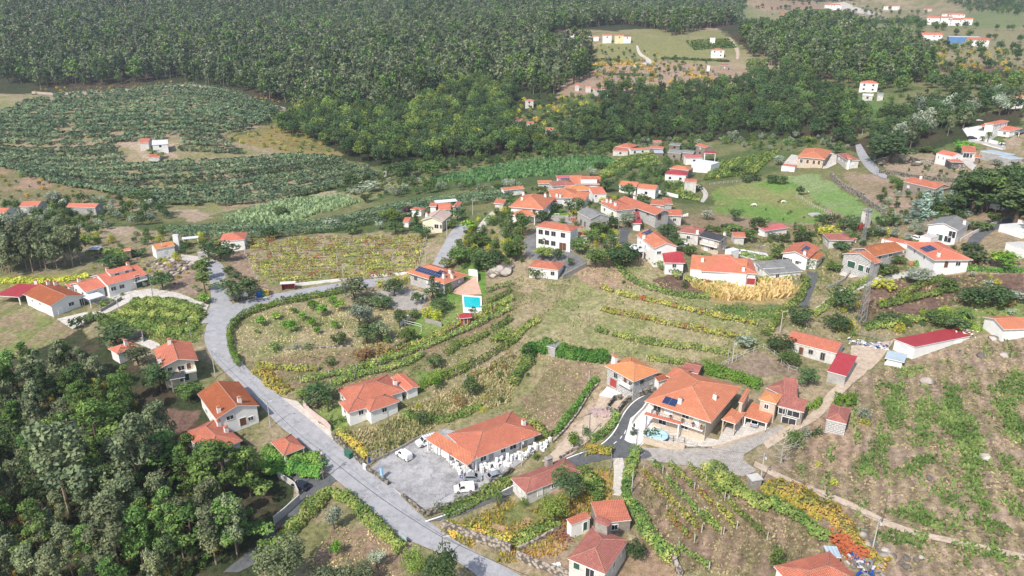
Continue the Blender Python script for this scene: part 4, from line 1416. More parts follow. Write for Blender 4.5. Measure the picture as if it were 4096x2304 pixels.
house('old_long_house','long old cottage with mottled pink red roof and one big square grey chimney','house',[
W('r3',[115,772,572,588,440,475],2.6,'hip',OLD,DIRTYW,sl=.32,ov=.35,chim=[('r3',280,520,(1.5,1.2),1.8,CONCD,CONCD)],win=[('f',.25,1.4,1.0,1.8,'D'),('f',.5,1.6,1,1,'w'),('l',.5,1.6,.8,.8,'s')])])
house('tile_shed','L shaped shed with fresh orange roof at the end of the gravel track','shed',[
W('r3',[700,1045,950,978,920,810],3.0,'shed',WORN,OLDST,sl=.12,ov=.15),
W('r3',[490,1035,645,965,605,920],2.6,'shed',WORN,WHITE,sl=.12,ov=.15,win=[('f',.75,1.0,.9,1.9,'G')])])
house('old_stone_house','square old house with mottled red hip roof and tall blackened chimney near the bottom edge','house',[
W('r3',[462,1305,772,1440,955,1155],4.8,'hip',OLD,DIRTYW,sl=.34,ov=.25,chim=[('r3',745,1085,(2.6,1.6),2.2,CONCD,OLD)],
win=[('f',.22,3.8,1.2,1.3,'G'),('f',.6,3.3,1.6,2.2,'w'),('r',.4,3.6,1,1.1,'w'),('r',.8,3.6,1,1.1,'w')])])
house('granite_cube_house','square two storey granite block house with orange hip roof and red garage door','house',[
W('m3',[902,490,1175,650,1425,545],5.1,'hip',ORANGE if False else PALEOR,GRANW,sl=.36,ov=.55,wtrim=GRTRIM,
chim=[('m3',988,470,(1.2,1.0),2.0)],win=[('f',.26,1.3,2.2,2.2,'R'),('f',.33,3.7,1.1,1.2,'w'),('f',.7,3.5,1.0,1.9,'d'),('f',.9,3.7,1,1.2,'w'),('r',.35,3.7,1.2,1.1,'w'),('r',.3,1.5,1.1,.8,'s'),('r',.75,2.4,1.1,.8,'s')],balc=('f',.55,1.0,2.9,1.2),railm=TRIM),
W('m3',[1415,640,1520,615,1440,560],3.6,'gx',BROWNR,WHITE,sl=.2,win=[('f',.6,2.0,.8,.6,'w')])])
mansion,manw=house('mansion','very large beige stone mansion with huge orange hip roof, balconies and terracotta pots','house',[
W('S',[2579,1605,2845,1692,2965,1549],5.9,'hip',ORANGE,BEIGE,sl=.34,ov=1.6,
win=[('f',.08,4.3,1.8,1.9,'w'),('f',.3,4.4,1.8,1.4,'s'),('f',.62,4.5,1.6,1.0,'w'),('f',.82,4.1,1.2,2.0,'D'),('f',.2,1.4,1.8,1.8,'w'),('f',.62,1.7,1.6,1.0,'w'),('r',.3,4.4,1.4,1.2,'w'),('r',.7,4.4,1.4,1.2,'w')],
chim=[('m3',1622,850),('x2',612,300)],pv=[('x2',248,322,2,1,1.6,2.2)],balc=('f',.02,.99,2.9,1.5),railm=METAL),
W('S',[2579,1655,2718,1702,2724,1690],3.3,'flat',CORAL,BEIGE,open=True),
W('x2',[668,465,785,505,865,412],3.6,'hip',ORANGE,BEIGE,sl=.34,open=True,post=BEIGE),
W('x2',[790,322,830,330,920,225],6.6,'gy',ORANGE,BEIGE,sl=.2,ov=.2,win=[]),
W('x2',[848,440,1045,500,1108,402],3.0,'shed',ORANGE,BEIGE,sl=.12,open=True)])
house('old_house','small older wing with lichened tiles tucked behind the big mansion roof','house',[
W('x2',[225,110,300,150,420,60],4.0,'gx',WORN,OLDST,sl=.3,win=[]),
W('x2',[345,60,480,95,520,20],3.6,'gx',OLD,OLDST,sl=.3,win=[])])
house('square_house','small square beige house with light orange pyramid roof joined to older mottled roofs','house',[
W('x2',[972,302,1118,342,1168,265],5.2,'hip',PALEOR,BEIGE,sl=.42,ov=.3,win=[('f',.45,3.8,.9,1.1,'w')]),
W('x2',[1125,352,1345,410,1368,345],4.2,'shed',OLD,OLDST,sl=.3,ov=.3,win=[('f',.2,3.0,1.8,1.4,'w'),('f',.6,3.0,3,1.4,'w'),('f',.5,.8,3,1.8,'w')]),
W('x2',[1165,285,1270,290,1290,190],4.6,'shed',OLD,OLDST,sl=.35,ov=.2,win=[]),
W('x2',[1050,210,1170,280,1290,190],4.6,'hip',OLD,OLDST,sl=.3,ov=.2,win=[])])
house('stone_hut','little granite hut with mottled hip roof and an ivy covered back beside the cart track','hut',[
W('r4',[470,157,640,195,692,70],3.0,'hip',OLD,OLDST if False else GRANW,sl=.36,ov=.12,win=[])])
house('red_warehouse','long low warehouse with smooth crimson sheet roof on a white wall at the hill foot','warehouse',[
W('m5',[670,817,845,903,1325,812],1.7,'shedx',CRIM,WHITE,sl=.10,ov=.25,win=[('f',.5,.8,2.4,1.3,'s')])])
house('crimson_shed','small corrugated crimson roof shed leaning beside the cart track','shed',[
W('m5',[125,1085,285,1128,370,1000],2.6,'shed',CRIM,GREYP,sl=.12,ov=.2,win=[])])
house('white_cottage','low white stone cottage with weathered red roof where a person sits by the door','cottage',[
W('S',[3154,1362,3350,1418,3373,1372],3.0,'gx',WORN,DIRTYW,sl=.36,ov=.25,wtrim=GRTRIM,win=[('f',.3,1.1,1.0,2.0,'d'),('f',.5,1.5,1.0,1.1,'w'),('f',.75,1.1,1.0,2.0,'w')])])
house('sheet_metal_lean_to','low lean-to of blue grey roofing sheets at the end of the crimson warehouse','shed',[
W('m5',[560,985,720,1000,828,945],1.8,'shed',BLUEC,WHITE,sl=.06,win=[])])
house('white_gable_house','white gable house with orange roof cut by the right edge beside the palm lawn','house',[
W('m5',[1400,632,1590,738,1850,735],2.9,'gy',ORANGE,WHITE,sl=.30,ov=.5,win=[])])
house('tile_roof_house','orange hip roof with one darker face cut by the bottom edge beside a tile heap','house',[
W('r4',[300,1650,770,1500,505,1238],5.4,'hip',WORN,WHITE,sl=.32,ov=.4)])
house('greenhouse','shabby lean-to with pale blue plastic sheet roof beside the tile heap','greenhouse',[
W('r4',[500,1290,610,1300,560,1215],3.0,'shed',BLUEC,WOODP,sl=.1,ov=.1,win=[])])

# --- village edge behind the knoll
def cot(label,k,c,hh,roof='gx',tile=WORN,wall=WHITE,name='cottage',**kw):
 sl=kw.pop('sl',.34)
 return house(name,label,kw.pop('cat','house'),[W(k,c,hh,roof,tile,wall,sl=sl,**kw)],far=True)
cot('old hip roofed house at the left end of the hamlet behind the vineyard slope','v2',[480,245,640,268,715,230],4,'hip',WORN,OLDST,'old_house')
cot('low lean roof in front of the leftmost hamlet house','v2',[435,292,615,302,622,270],3,'shed',WORN,DIRTYW,'barn',sl=.1)
cot('narrow orange roof running right from the hamlet yard','v2',[670,305,850,262,845,238],3,'gx',ORANGE,WHITE)
cot('grey timber barn with a tan roof in the hamlet middle','v2',[865,262,1015,278,1028,258],3.4,'gx',WORN,WOODP,'barn')
cot('little red roofed barn highest up in the hamlet','v2',[890,197,985,195,985,178],3,'gx',WORN,OLDST,'barn')
cot('pale blue roofed open shelter below the grey timber barn','v2',[900,318,1005,318,1012,292],2.4,'shed',BLUEC,WOODP,'shelter',sl=.05)
cot('roofless looking grey stone ruin with dark door holes','v2',[1080,312,1225,332,1235,300],4.4,'gx',GREYC,OLDST,'ruined_house')
cot('smaller grey stone ruin right of the larger ruin','v2',[1240,312,1365,330,1370,305],4,'gx',GREYC,OLDST,'ruined_house')
cot('long grey metal roofed shed on the slope above the ruins','v2',[1085,225,1210,238,1215,220],3,'shed',GREYC,WOODP,'shed',sl=.1)
cot('tall stone gable house with red roof beside the crimson terrace canopy','v2',[1405,232,1470,268,1552,252],5,'gx',WORN,OLDST,'stone_house')
cot('crimson canopy raised on thin white posts over a terrace','v2',[1478,320,1615,328,1620,300],5.5,'flat',CRIM,WHITE,'terrace_canopy',open=True)
cot('white terraced block below the crimson canopy','v2',[1350,425,1560,462,1645,425],4.5,'flat',WHITEC,WHITE,'white_house')
cot('pink sheet roof between the grey ruin and the white terraced block','v2',[1265,388,1430,372,1440,345],3.5,'shed',PINK,WHITE,'shed',sl=.15)
cot('orange roofed stone farmhouse behind the crimson roofed house','v2',[1075,495,1300,520,1362,490],4.8,'hip',ORANGE,OLDST,'farmhouse')
cot('white house with crimson sheet roof at the bend of the narrow lane','v2',[1035,560,1280,582,1290,540],4,'hip',CRIM,WHITE,'white_house')
cot('narrow old house with red roof beside the narrow lane above the pasture','v2',[1250,650,1395,656,1395,625],5.2,'gx',WORN,DIRTYW,'old_house')
cot('orange roofed white row house behind the dark round tree, left half','v2',[510,685,710,708,740,665],4,'gx',ORANGE,WHITE,'white_house')
cot('orange roofed white row house with brown door, right half of the pair','v2',[712,722,930,745,962,700],4,'gx',ORANGE,WHITE,'white_house')
cot('short orange roofed cottage at the head of the little valley field','v2',[300,860,345,880,385,870],3,'gx',WORN,WHITE)
# --- beyond the valley
cot('lone pinkish cottage at the top of the vine terraces beyond the valley','v3',[245,1000,330,1005,345,985],5,'hip',WORN,DIRTYW,'stone_cottage')
cot('left roof of the pair of small houses on the wooded vine slope','v3',[112,1190,220,1198,235,1180],4,'gx',WORN,DIRTYW)
cot('right and larger roof of the pair of small houses on the wooded vine slope','v3',[205,1222,330,1230,345,1205],4,'gx',WORN,WHITE,'white_house')
cot('tiny orange roofed shed at the edge of the vine slope','v6',[1305,246,1358,250,1362,240],3,'gx',ORANGE,DIRTYW,'shed')
cot('old white and pink farmhouse where the steep grey lane meets the wood','v3',[985,880,1060,888,1095,865],6,'gx',WORN,WHITE,'farmhouse')
cot('low orange roof left of the farmhouse at the steep grey lane','v3',[930,900,985,890,990,875],4,'gx',ORANGE,DIRTYW)
cot('small red roof among bushes, leftmost below the terraces','v3',[735,850,780,850,785,835],4,'gx',WORN,DIRTYW)
cot('small flat red roof just left of the steep grey lane','v3',[838,862,895,862,900,850],4,'gx',WORN,DIRTYW)
cot('leftmost house of the hillside row, low with red roof','v3',[648,345,735,348,745,330],4.5,'gx',WORN,WHITE,'row_house')
cot('tallest house of the hillside row with dark red roof','v3',[775,342,885,342,880,312],7,'gx',WORN,WHITE,'row_house')
cot('lowest little orange house in the middle of the hillside row','v3',[918,370,972,370,970,345],4,'gx',ORANGE,WHITE,'row_house')
cot('white gabled house with orange roof in the hillside row','v3',[1010,365,1095,362,1085,335],7,'gx',ORANGE,WHITE,'row_house')
cot('yellow house in the hillside row','v3',[1130,368,1215,362,1205,335],7,'gx',WORN,YELLOW,'row_house')
cot('white house with crimson roof at the right end of the hillside row','v3',[1215,372,1285,372,1285,355],6,'shed',CRIM,WHITE,'row_house',sl=.15)
cot('lone white cube house with orange hip roof beside the bright green vineyard','v3',[2078,508,2195,510,2203,490],6,'hip',ORANGE,WHITE,'white_house')
cot('small dark barn at the far edge of the brown terrace field','v3',[2170,655,2240,658,2245,645],3.5,'gx',OLD,OLDST,'barn')
cot('tiny white hut on the brown terrace field','v3',[2035,660,2060,660,2062,652],4,'flat',WHITEC,WHITE,'hut')
cot('white hut at the lower edge of the dark pine wood','v3',[2065,385,2110,386,2112,375],5,'flat',WHITEC,WHITE,'hut')
cot('pale long roofed farmhouse above the pine wood','v3',[2140,90,2235,105,2258,80],6,'gx',PALER,WHITE,'farmhouse')
cot('red roofed farmhouse above the pine wood next to the pale roof','v3',[2085,45,2160,45,2165,25],6,'hip',ORANGE,WHITE,'farmhouse')
cot('big white house with dark blue roof at the top edge','v3',[2250,20,2340,22,2385,10],8,'gx',SLATE,WHITE,'white_house')
cot('white house with red roof at the very top left of the pine wood','v3',[1880,15,1940,18,1945,2],7,'gx',WORN,WHITE,'white_house')
cot('crimson double roofed villa surrounded by dark woods at the right','v4',[585,447,665,460,668,430],5.5,'hip',CORAL,WHITE,'villa')
cot('white sheet roofed shed below the crimson villa in the woods','v4',[598,512,645,518,650,500],3,'shed',WHITEC,DIRTYW,'shed',sl=.1)
cot('grey shed right of the white sheet roofed shed in the woods','v4',[675,510,703,512,706,500],3.4,'gx',GREYC,DIRTYW,'shed')
cot('red roofed white house of the pair at the top, left one','v4',[167,85,208,87,208,72],6,'gx',WORN,WHITE,'white_house')
cot('low orange building at the foot of the left top pair','v4',[155,105,190,115,192,98],5,'gx',ORANGE,YELLOW)
cot('red roofed white house of the pair at the top, right one','v4',[285,97,340,95,348,80],6,'hip',WORN,WHITE,'white_house')
cot('wide white house with red hip roof beside the top road junction','v4',[402,32,475,33,470,18],8,'hip',WORN,WHITE,'white_house')
cot('grey white annex in front of the house at the top road junction','v4',[405,62,445,63,448,52],5,'flat',GREYC,WHITE,'annex')
cot('red hip roofed house on a white terrace at the top centre right','v4',[718,38,783,40,780,25],7,'hip',WORN,WHITE,'white_house')
cot('small brown house on the dry field at the top right','v4',[928,52,960,53,960,44],5,'gx',WORN,DIRTYW)
cot('rearmost red roofed house of the top right cluster, left','v4',[1025,80,1068,82,1070,68],6,'hip',WORN,WHITE,'white_house')
cot('rearmost red roofed house of the top right cluster, right','v4',[1065,85,1128,85,1125,68],6,'hip',CORAL,WHITE,'white_house')
cot('front left house of the top right cluster with red roof','v4',[945,105,1010,108,1008,90],7,'gx',CORAL,WHITE,'white_house')
cot('front middle white house of the top right cluster','v4',[1016,106,1062,108,1062,94],8,'gx',WORN,WHITE,'white_house')
cot('front right low long house of the top right cluster','v4',[1060,114,1118,116,1118,100],6,'gx',WORN,WHITE,'white_house')
cot('small house standing apart at the right of the top right cluster','v4',[1130,110,1172,112,1172,97],6,'gx',CORAL,WHITE,'white_house')
cot('white farmhouse with red roof left of the blue and white hall','v4',[913,195,1003,197,1003,177],6,'gx',CORAL,WHITE,'farmhouse')
cot('long white industrial hall with blue front','v4',[1075,205,1195,208,1195,192],6,'flat',WHITEC,m_plain('blue painted sheet',(.10,.22,.45),.6,.2),'factory_hall')
cot('white low block with reddish roof right of the blue and white hall','v4',[1165,222,1250,225,1265,212],5,'gx',WORN,WHITE,'white_house')
cot('small pale shed below the white low block at the right','v4',[1212,240,1255,244,1262,234],4,'flat',CONC,DIRTYW,'shed')
cot('white house with orange roof on the wooded ridge at the right edge','v1',[2365,100,2430,95,2470,75],6,'shed',WHITEC,WHITE,'white_house',sl=.1)
cot('bright orange roof joined to the ridge house at the right edge','v1',[2455,108,2525,100,2530,75],6,'gx',ORANGE,WHITE,'white_house')
cot('grey gabled barn with orange roof half hidden on the wooded ridge','v1',[1985,125,2040,135,2060,105],6,'gy',ORANGE,GREYP,'barn')
# --- left side, beyond the road
cot('small red roofed house near the left edge below the orchard slope','u1',[205,692,330,702,358,655],4,'gx',CORAL,DIRTYW,'house')
cot('red roof cut by the left edge','u1',[-40,748,60,758,80,712],4,'gx',CORAL,WHITE,'house')
cot('long orange roofed farmhouse with lean-tos below the orchard slope','u1',[622,690,790,722,822,680],3.6,'gx',CORAL,GREYP,'farmhouse')
cot('small tile roofed shed inside the kiwi orchard','u1',[1205,152,1280,152,1280,125],4,'gx',WORN,DIRTYW,'shed')
cot('white sheet barn inside the kiwi orchard','u1',[1298,170,1435,162,1428,138],4.5,'shed',WHITEC,WHITE,'barn',sl=.1)
cot('low tiled lean roof with round bushes below the orchard barn','u1',[1275,275,1368,275,1365,256],2,'shed',WORN,DIRTYW,'shed',sl=.1)
cot('peach coloured gable roof behind a green bush where the side road ends','u1',[1310,1070,1465,1030,1460,985],4,'gx',PALEOR,WHITE,'house')
cot('narrow white tower block left of the peach roofed house garden','u1',[1470,940,1515,940,1518,930],6,'flat',WHITEC,WHITE,'white_tower')
cot('long white canopy beside the narrow white tower block','u1',[1550,975,1690,960,1690,945],3,'shed',WHITEC,WHITE,'canopy',sl=.05,open=True)
cot('white villa with orange hip roofs and red garage at the top of the reddish vineyard','u1',[1840,1000,2060,975,2135,905],4.2,'hip',CORAL,WHITE,'villa')
cot('small granary hut with red roof beside the eucalyptus grove','u1',[1060,1072,1120,1070,1118,1050],3.4,'gx',ORANGE,WOODP,'granary')
cot('pale tarpaulin roof shelter beside the eucalyptus grove','u1',[765,1058,850,1062,855,1038],2.4,'shed',BLUEC,WOODP,'shelter',sl=.05)
cot('grey flat shed beside the parked car at the end of the side road','u1',[1690,1085,1770,1085,1775,1058],2.6,'flat',CONCD,GREYP,'shed')
cot('tiny white pump house at the edge of the valley wood','u2',[880,235,915,238,920,222],2.6,'flat',CONC,DIRTYW,'hut')
cot('red lean roof at the foot of the cypress trees','u2',[1095,758,1158,762,1158,722],2.4,'shed',CORAL,WHITE,'shed',sl=.1)
cot('grey slab roof poking out of the ivy hedge below the terraced field','m3',[350,300,425,330,455,278],2.6,'shed',GREYC,GREYP,'shed',sl=.1)
cot('small concrete box hut on the field edge beside the grey pole','r4',[-65,640,15,660,12,612],2.4,'flat',CONCD,CONCD,'hut')if False else None

# ------------------------------------------------------------------ plants
L_PINE=m_leaf('pine needles',[(0,(.03,.07,.02)),(.5,(.075,.13,.03)),(1,(.16,.23,.06))])
L_EUC=m_leaf('eucalyptus leaves',[(0,(.04,.06,.035)),(.5,(.095,.12,.06)),(1,(.19,.21,.11))])
L_OAK=m_leaf('dark broad leaves',[(0,(.02,.045,.018)),(.6,(.05,.085,.03)),(1,(.10,.14,.05))])
L_MID=m_leaf('green broad leaves',[(0,(.035,.075,.018)),(.5,(.068,.115,.03)),(1,(.13,.175,.05))])
L_LITE=m_leaf('light green leaves',[(0,(.06,.10,.02)),(.5,(.12,.17,.035)),(1,(.21,.25,.06))])
L_OLIVE=m_leaf('silver olive leaves',[(0,(.09,.12,.08)),(.5,(.18,.21,.15)),(1,(.30,.33,.25))])
L_SILV=m_leaf('blue grey conifer needles',[(0,(.07,.11,.09)),(.5,(.15,.21,.17)),(1,(.26,.33,.28))])
L_CIT=m_leaf('glossy citrus leaves',[(0,(.03,.09,.012)),(.5,(.08,.17,.02)),(1,(.20,.28,.04))])
L_GOLD=m_leaf('yellow green shrub leaves',[(0,(.12,.14,.02)),(.5,(.26,.28,.03)),(1,(.40,.38,.07))])
L_BRN=m_leaf('brown dry leaves',[(0,(.09,.06,.03)),(.5,(.18,.12,.05)),(1,(.27,.21,.09))])
L_PURP=m_leaf('dark purple leaves',[(0,(.03,.012,.02)),(1,(.08,.035,.05))])
L_VINE=m_leaf('green vine leaves',[(0,(.045,.085,.02)),(.45,(.10,.155,.035)),(.8,(.19,.23,.06)),(1,(.28,.27,.09))],.3)
L_VMIX=m_leaf('turning vine leaves',[(0,(.25,.05,.035)),(.22,(.20,.09,.04)),(.35,(.12,.15,.03)),(.65,(.20,.25,.05)),(.85,(.36,.33,.07)),(1,(.28,.19,.07))],.3)
L_KIWI=m_leaf('dark kiwi leaves',[(0,(.025,.05,.03)),(.5,(.055,.09,.045)),(1,(.15,.19,.10))],.2)
L_HEDGE=m_leaf('clipped hedge leaves',[(0,(.05,.12,.015)),(1,(.17,.26,.04))])
L_IVY=m_leaf('ivy leaves',[(0,(.025,.07,.015)),(.5,(.06,.14,.025)),(1,(.13,.22,.04))])
L_FERN=m_leaf('golden bracken',[(0,(.12,.15,.03)),(.4,(.26,.24,.05)),(.7,(.42,.28,.06)),(1,(.34,.17,.06))])
L_GRASS=m_leaf('tall green grass',[(0,(.045,.085,.02)),(.5,(.085,.14,.035)),(1,(.17,.22,.07))])
L_WEED=m_leaf('dry weeds',[(0,(.15,.17,.06)),(.5,(.30,.27,.14)),(1,(.44,.36,.22))])
L_CORN=m_leaf('dry maize leaves',[(0,(.20,.20,.06)),(.5,(.31,.26,.10)),(1,(.40,.32,.17))])
L_MAIZE=m_leaf('green maize leaves',[(0,(.05,.12,.035)),(1,(.13,.20,.08))])
L_PMAIZE=m_leaf('pale maize leaves',[(0,(.12,.17,.08)),(1,(.20,.25,.13))])

def trunk_mesh(name,rng,hgt,r,limbs,mat,spread,start=.4,bare=False):
 mb=MB().mat(mat)
 lean=rng.normal(size=2)*.03*hgt
 top=Vector((lean[0],lean[1],hgt))
 pts=[Vector((0,0,-.03)),Vector((lean[0]*.3,lean[1]*.3,hgt*.35)),Vector((lean[0]*.7,lean[1]*.7,hgt*.7)),top]
 mb.tube(pts,r,r*.35,n=6)
 for i in range(limbs):
  f=start+(1-start)*(i+rng.uniform(0,.8))/limbs
  f=min(f,.97)
  b=Vector((lean[0]*f,lean[1]*f,hgt*f))
  a=rng.uniform(0,6.283)
  l=spread*rng.uniform(.6,1.0)
  e=b+Vector((math.cos(a)*l,math.sin(a)*l,l*rng.uniform(.25,.8)))
  m_=(b+e)/2+Vector((0,0,-.08*l))
  mb.tube([b,m_,e],r*.4,r*.12,n=4,cap=False)
  if bare:
   for j in range(5):
    t=rng.uniform(.35,1)
    b2=b+(e-b)*t
    e2=b2+Vector(rng.normal(size=3))*l*.28+Vector((0,0,l*.15))
    mb.tube([b2,e2],r*.16,r*.05,n=3,cap=False)
 me=mb.build(name).data
 ob=[o for o in bpy.data.objects if o.data==me][0]
 bpy.data.objects.remove(ob)
 return me

def crown_pts(kind,rng,n):
 """cluster centres + radii of a crown in a tree one metre high; returns leaf centres, outward normals, tone"""
 cl=[]
 if kind=='round': # low round bush or orchard tree
  for _ in range(16):
   d=rng.normal(size=3);d/=np.linalg.norm(d);d[2]=abs(d[2])*1.0-.25
   q=d*rng.uniform(.15,.30)
   cl.append((q[0],q[1],.52+q[2]*1.15,rng.uniform(.15,.23)))
 elif kind=='broad': # oak, chestnut: wide crown
  for _ in range(26):
   d=rng.normal(size=3);d/=np.linalg.norm(d)
   q=d*rng.uniform(.15,.36)**1
   cl.append((q[0]*1.05,q[1]*1.05,.60+q[2]*.72,rng.uniform(.09,.17)))
 elif kind=='pine': # maritime pine: tiers of tufts
  for i in range(30):
   z=rng.uniform(.30,.97)
   rr=(.27*(1-z)**.7+.035)*rng.uniform(.3,1.15)
   a=rng.uniform(0,6.283)
   cl.append((rr*math.cos(a),rr*math.sin(a),z,rng.uniform(.045,.085)))
 elif kind=='umbrella':
  for i in range(26):
   a=rng.uniform(0,6.283);rr=.40*math.sqrt(rng.uniform(0,1))
   cl.append((rr*math.cos(a),rr*math.sin(a),.80+.14*(1-(rr/.4)**2)+rng.uniform(-.05,.03),rng.uniform(.07,.12)))
 elif kind=='euc': # eucalyptus: tall, loose, drooping clumps high up
  for i in range(24):
   z=rng.uniform(.38,.96)
   rr=(.17*math.sin(min(1,(1.04-z)/.55)*1.5)+.02)*rng.uniform(.2,1.2)
   a=rng.uniform(0,6.283)
   cl.append((rr*math.cos(a),rr*math.sin(a),z,rng.uniform(.045,.095)))
 elif kind=='cone': # cypress, spruce
  for i in range(26):
   z=rng.uniform(.06,.95)
   rr=.26*(1-z)*rng.uniform(.2,1.05)
   a=rng.uniform(0,6.283)
   cl.append((rr*math.cos(a),rr*math.sin(a),z,.05+.07*(1-z)))
 elif kind=='bush':
  for _ in range(14):
   a=rng.uniform(0,6.283);rr=.42*math.sqrt(rng.uniform(0,1))
   cl.append((rr*math.cos(a),rr*math.sin(a),rng.uniform(.2,.75)*(1-rr*.8),rng.uniform(.16,.28)))
 cl=np.array(cl)
 w=cl[:,3]**2
 ix=rng.choice(len(cl),n,p=w/w.sum())
 d=rng.normal(size=(n,3));d/=np.linalg.norm(d,axis=1,keepdims=True)
 flat=.75 if kind in('pine','umbrella')else .9
 rad=cl[ix,3]*rng.uniform(.55,1.08,n)**.6
 C=cl[ix,:3]+d*rad[:,None]*np.array((1,1,flat))
 tone=rng.uniform(0,1,len(cl))[ix]*.55+rng.uniform(0,1,n)*.45
 if kind=='euc':C[:,2]-=np.abs(rng.normal(size=n))*.02
 return C,d,tone

SPECIES={
# name: (crown kind, leaf material, bark, trunk radius, limbs, spread, trunk height share)
'pine':('pine',L_PINE,BARK,.018,7,.2,.9),'eucalyptus':('euc',L_EUC,BARKP,.014,8,.15,.9),
'oak':('broad',L_OAK,BARK,.03,6,.28,.55),'tree':('broad',L_MID,BARK,.028,6,.28,.55),'lightree':('broad',L_LITE,BARK,.028,6,.28,.55),
'olive':('broad',L_OLIVE,BARK,.04,6,.28,.5),'citrus':('round',L_CIT,BARK,.03,4,.2,.4),'bush':('bush',L_OAK,BARK,.03,5,.3,.4),
'midbush':('bush',L_MID,BARK,.03,5,.3,.4),'goldbush':('bush',L_GOLD,BARK,.03,5,.3,.4),'olivebush':('bush',L_OLIVE,BARK,.03,5,.3,.4),
'brownbush':('bush',L_BRN,BARK,.02,9,.45,.5),'fern':('bush',L_FERN,BARK,.01,3,.2,.3),
'cypress':('cone',L_OAK,BARK,.025,3,.1,.8),'silver':('cone',L_SILV,BARK,.025,3,.1,.8),'greencone':('cone',L_MID,BARK,.025,3,.1,.8),
'umbrella':('umbrella',L_PINE,BARK,.022,7,.3,.85),'purple':('broad',L_PURP,BARK,.03,5,.25,.5),'darkpine':('pine',L_OAK,BARK,.02,7,.2,.9),
'sage':('broad',L_EUC,BARK,.03,6,.28,.5)}
LOD={'near':(2600,.030),'mid':(900,.052),'far':(330,.085)}
_cache={}
WID={}
def species_mesh(sp,lod,var):
 key=(sp,lod,var)
 if key in _cache:return _cache[key]
 kind,lm,bk,tr,limbs,spread,th=SPECIES[sp]
 rng=np.random.default_rng(abs(hash_s(sp))%9999+var*77+len(lod))
 n,ls=LOD[lod]
 if kind in('bush','round'):n=int(n*.6);ls*=1.35
 if kind in('pine','euc','cone'):ls*=.72
 C,d,tone=crown_pts(kind,rng,n)
 C[:,2]*=.97/np.percentile(C[:,2],99)
 WID[kind]=float(np.percentile(np.abs(C[:,:2]),96))*2*1.04
 V,F=leaf_quads(C,ls,rng,.25,1.5 if kind!='euc' else 1.9,d)
 o=npmesh('crown',V,F,lm,np.clip(tone,0,1))
 cm=o.data
 bpy.data.objects.remove(o)
 tm=trunk_mesh('trunk',rng,th,tr,limbs if lod!='far' else 2,bk,spread,.35 if kind not in('bush',)else .1)
 _cache[key]=(tm,cm)
 return _cache[key]
def hash_s(s):
 v=7
 for ch in s:v=(v*31+ord(ch))&0xffffff
 return v

TREES=0
def ob(name,data,parent=None):
 o=bpy.data.objects.new(name,data)
 COL.objects.link(o)
 if parent is not None:o.parent=parent
 return o

KINDNAME={'pine':('pine_tree','pine tree'),'eucalyptus':('eucalyptus_tree','eucalyptus'),'oak':('oak_tree','tree'),'tree':('broadleaf_tree','tree'),'lightree':('broadleaf_tree','tree'),
'olive':('olive_tree','olive tree'),'citrus':('orange_tree','citrus tree'),'bush':('shrub','shrub'),'midbush':('shrub','shrub'),'goldbush':('shrub','shrub'),'olivebush':('shrub','shrub'),
'brownbush':('dry_shrub','shrub'),'fern':('bracken_clump','bracken'),'cypress':('conifer','conifer'),'silver':('silver_conifer','conifer'),'greencone':('conifer','conifer'),'umbrella':('umbrella_pine','pine tree'),
'purple':('purple_tree','tree'),'darkpine':('pine_tree','pine tree'),'sage':('broadleaf_tree','tree')}
def plant(sp,p,hgt,wid=None,label=None,group=None,lod=None,rz=None,dz=0.0):
 """one tree or shrub: an Empty at its foot with trunk and crown"""
 global TREES
 TREES+=1
 d=math.hypot(p[0],p[1])
 if lod is None:
  px=hgt*730/d # size in the render
  lod='near' if px>38 else('mid' if px>14 else 'far')
 tm,cm=species_mesh(sp,lod,TREES%3)
 nm,cat=KINDNAME[sp]
 if rz is None:rz=(TREES*2.399)%6.283
 r=thing(nm,label,cat,(p[0],p[1],h(p[0],p[1])-.1+dz),rz,group)
 base_w=WID[SPECIES[sp][0]]*hgt
 sx=hgt if wid is None else hgt*wid/base_w
 r.scale=(sx,sx,hgt)
 ob('trunk',tm,r);ob('crown',cm,r)
 return r

def z_at(p,k,x,y):
 sx,sy=S(k,x,y)
 b=(1152-sy)/FOC
 q=(b*p[1]*CP-p[1]*SP_)/(CP+b*SP_)
 return CAMZ+q

def tree_px(sp,k,x,yb,yt,wpx=None,label=None,group=None,lod=None):
 """foot and top as seen in the photo"""
 p=at(k,x,yb)
 z=z_at(p,k,x,yt)
 hg=max(.6,z-h(*p))
 w=None
 if wpx:w=wpx/CROP[k][2]/FOC*math.hypot(p[0],p[1])*1.03
 return plant(sp,p,hg,w,label,group,lod)

def poisson(poly,sp,rng,maxn=100000,jit=.42):
 xs=[p[0]for p in poly];ys=[p[1]for p in poly]
 out=[]
 x0,x1,y0,y1=min(xs),max(xs),min(ys),max(ys)
 nx=int((x1-x0)/sp)+1;ny=int((y1-y0)/sp)+1
 gx,gy=np.meshgrid(np.arange(nx),np.arange(ny))
 X=x0+(gx+.5*(gy%2))*sp+rng.uniform(-jit,jit,gx.shape)*sp
 Y=y0+gy*sp+rng.uniform(-jit,jit,gx.shape)*sp
 m=inpoly(X,Y,poly)
 pts=np.stack([X[m],Y[m]],1)
 if len(pts)>maxn:
  pts=pts[rng.permutation(len(pts))[:maxn]]
 return pts

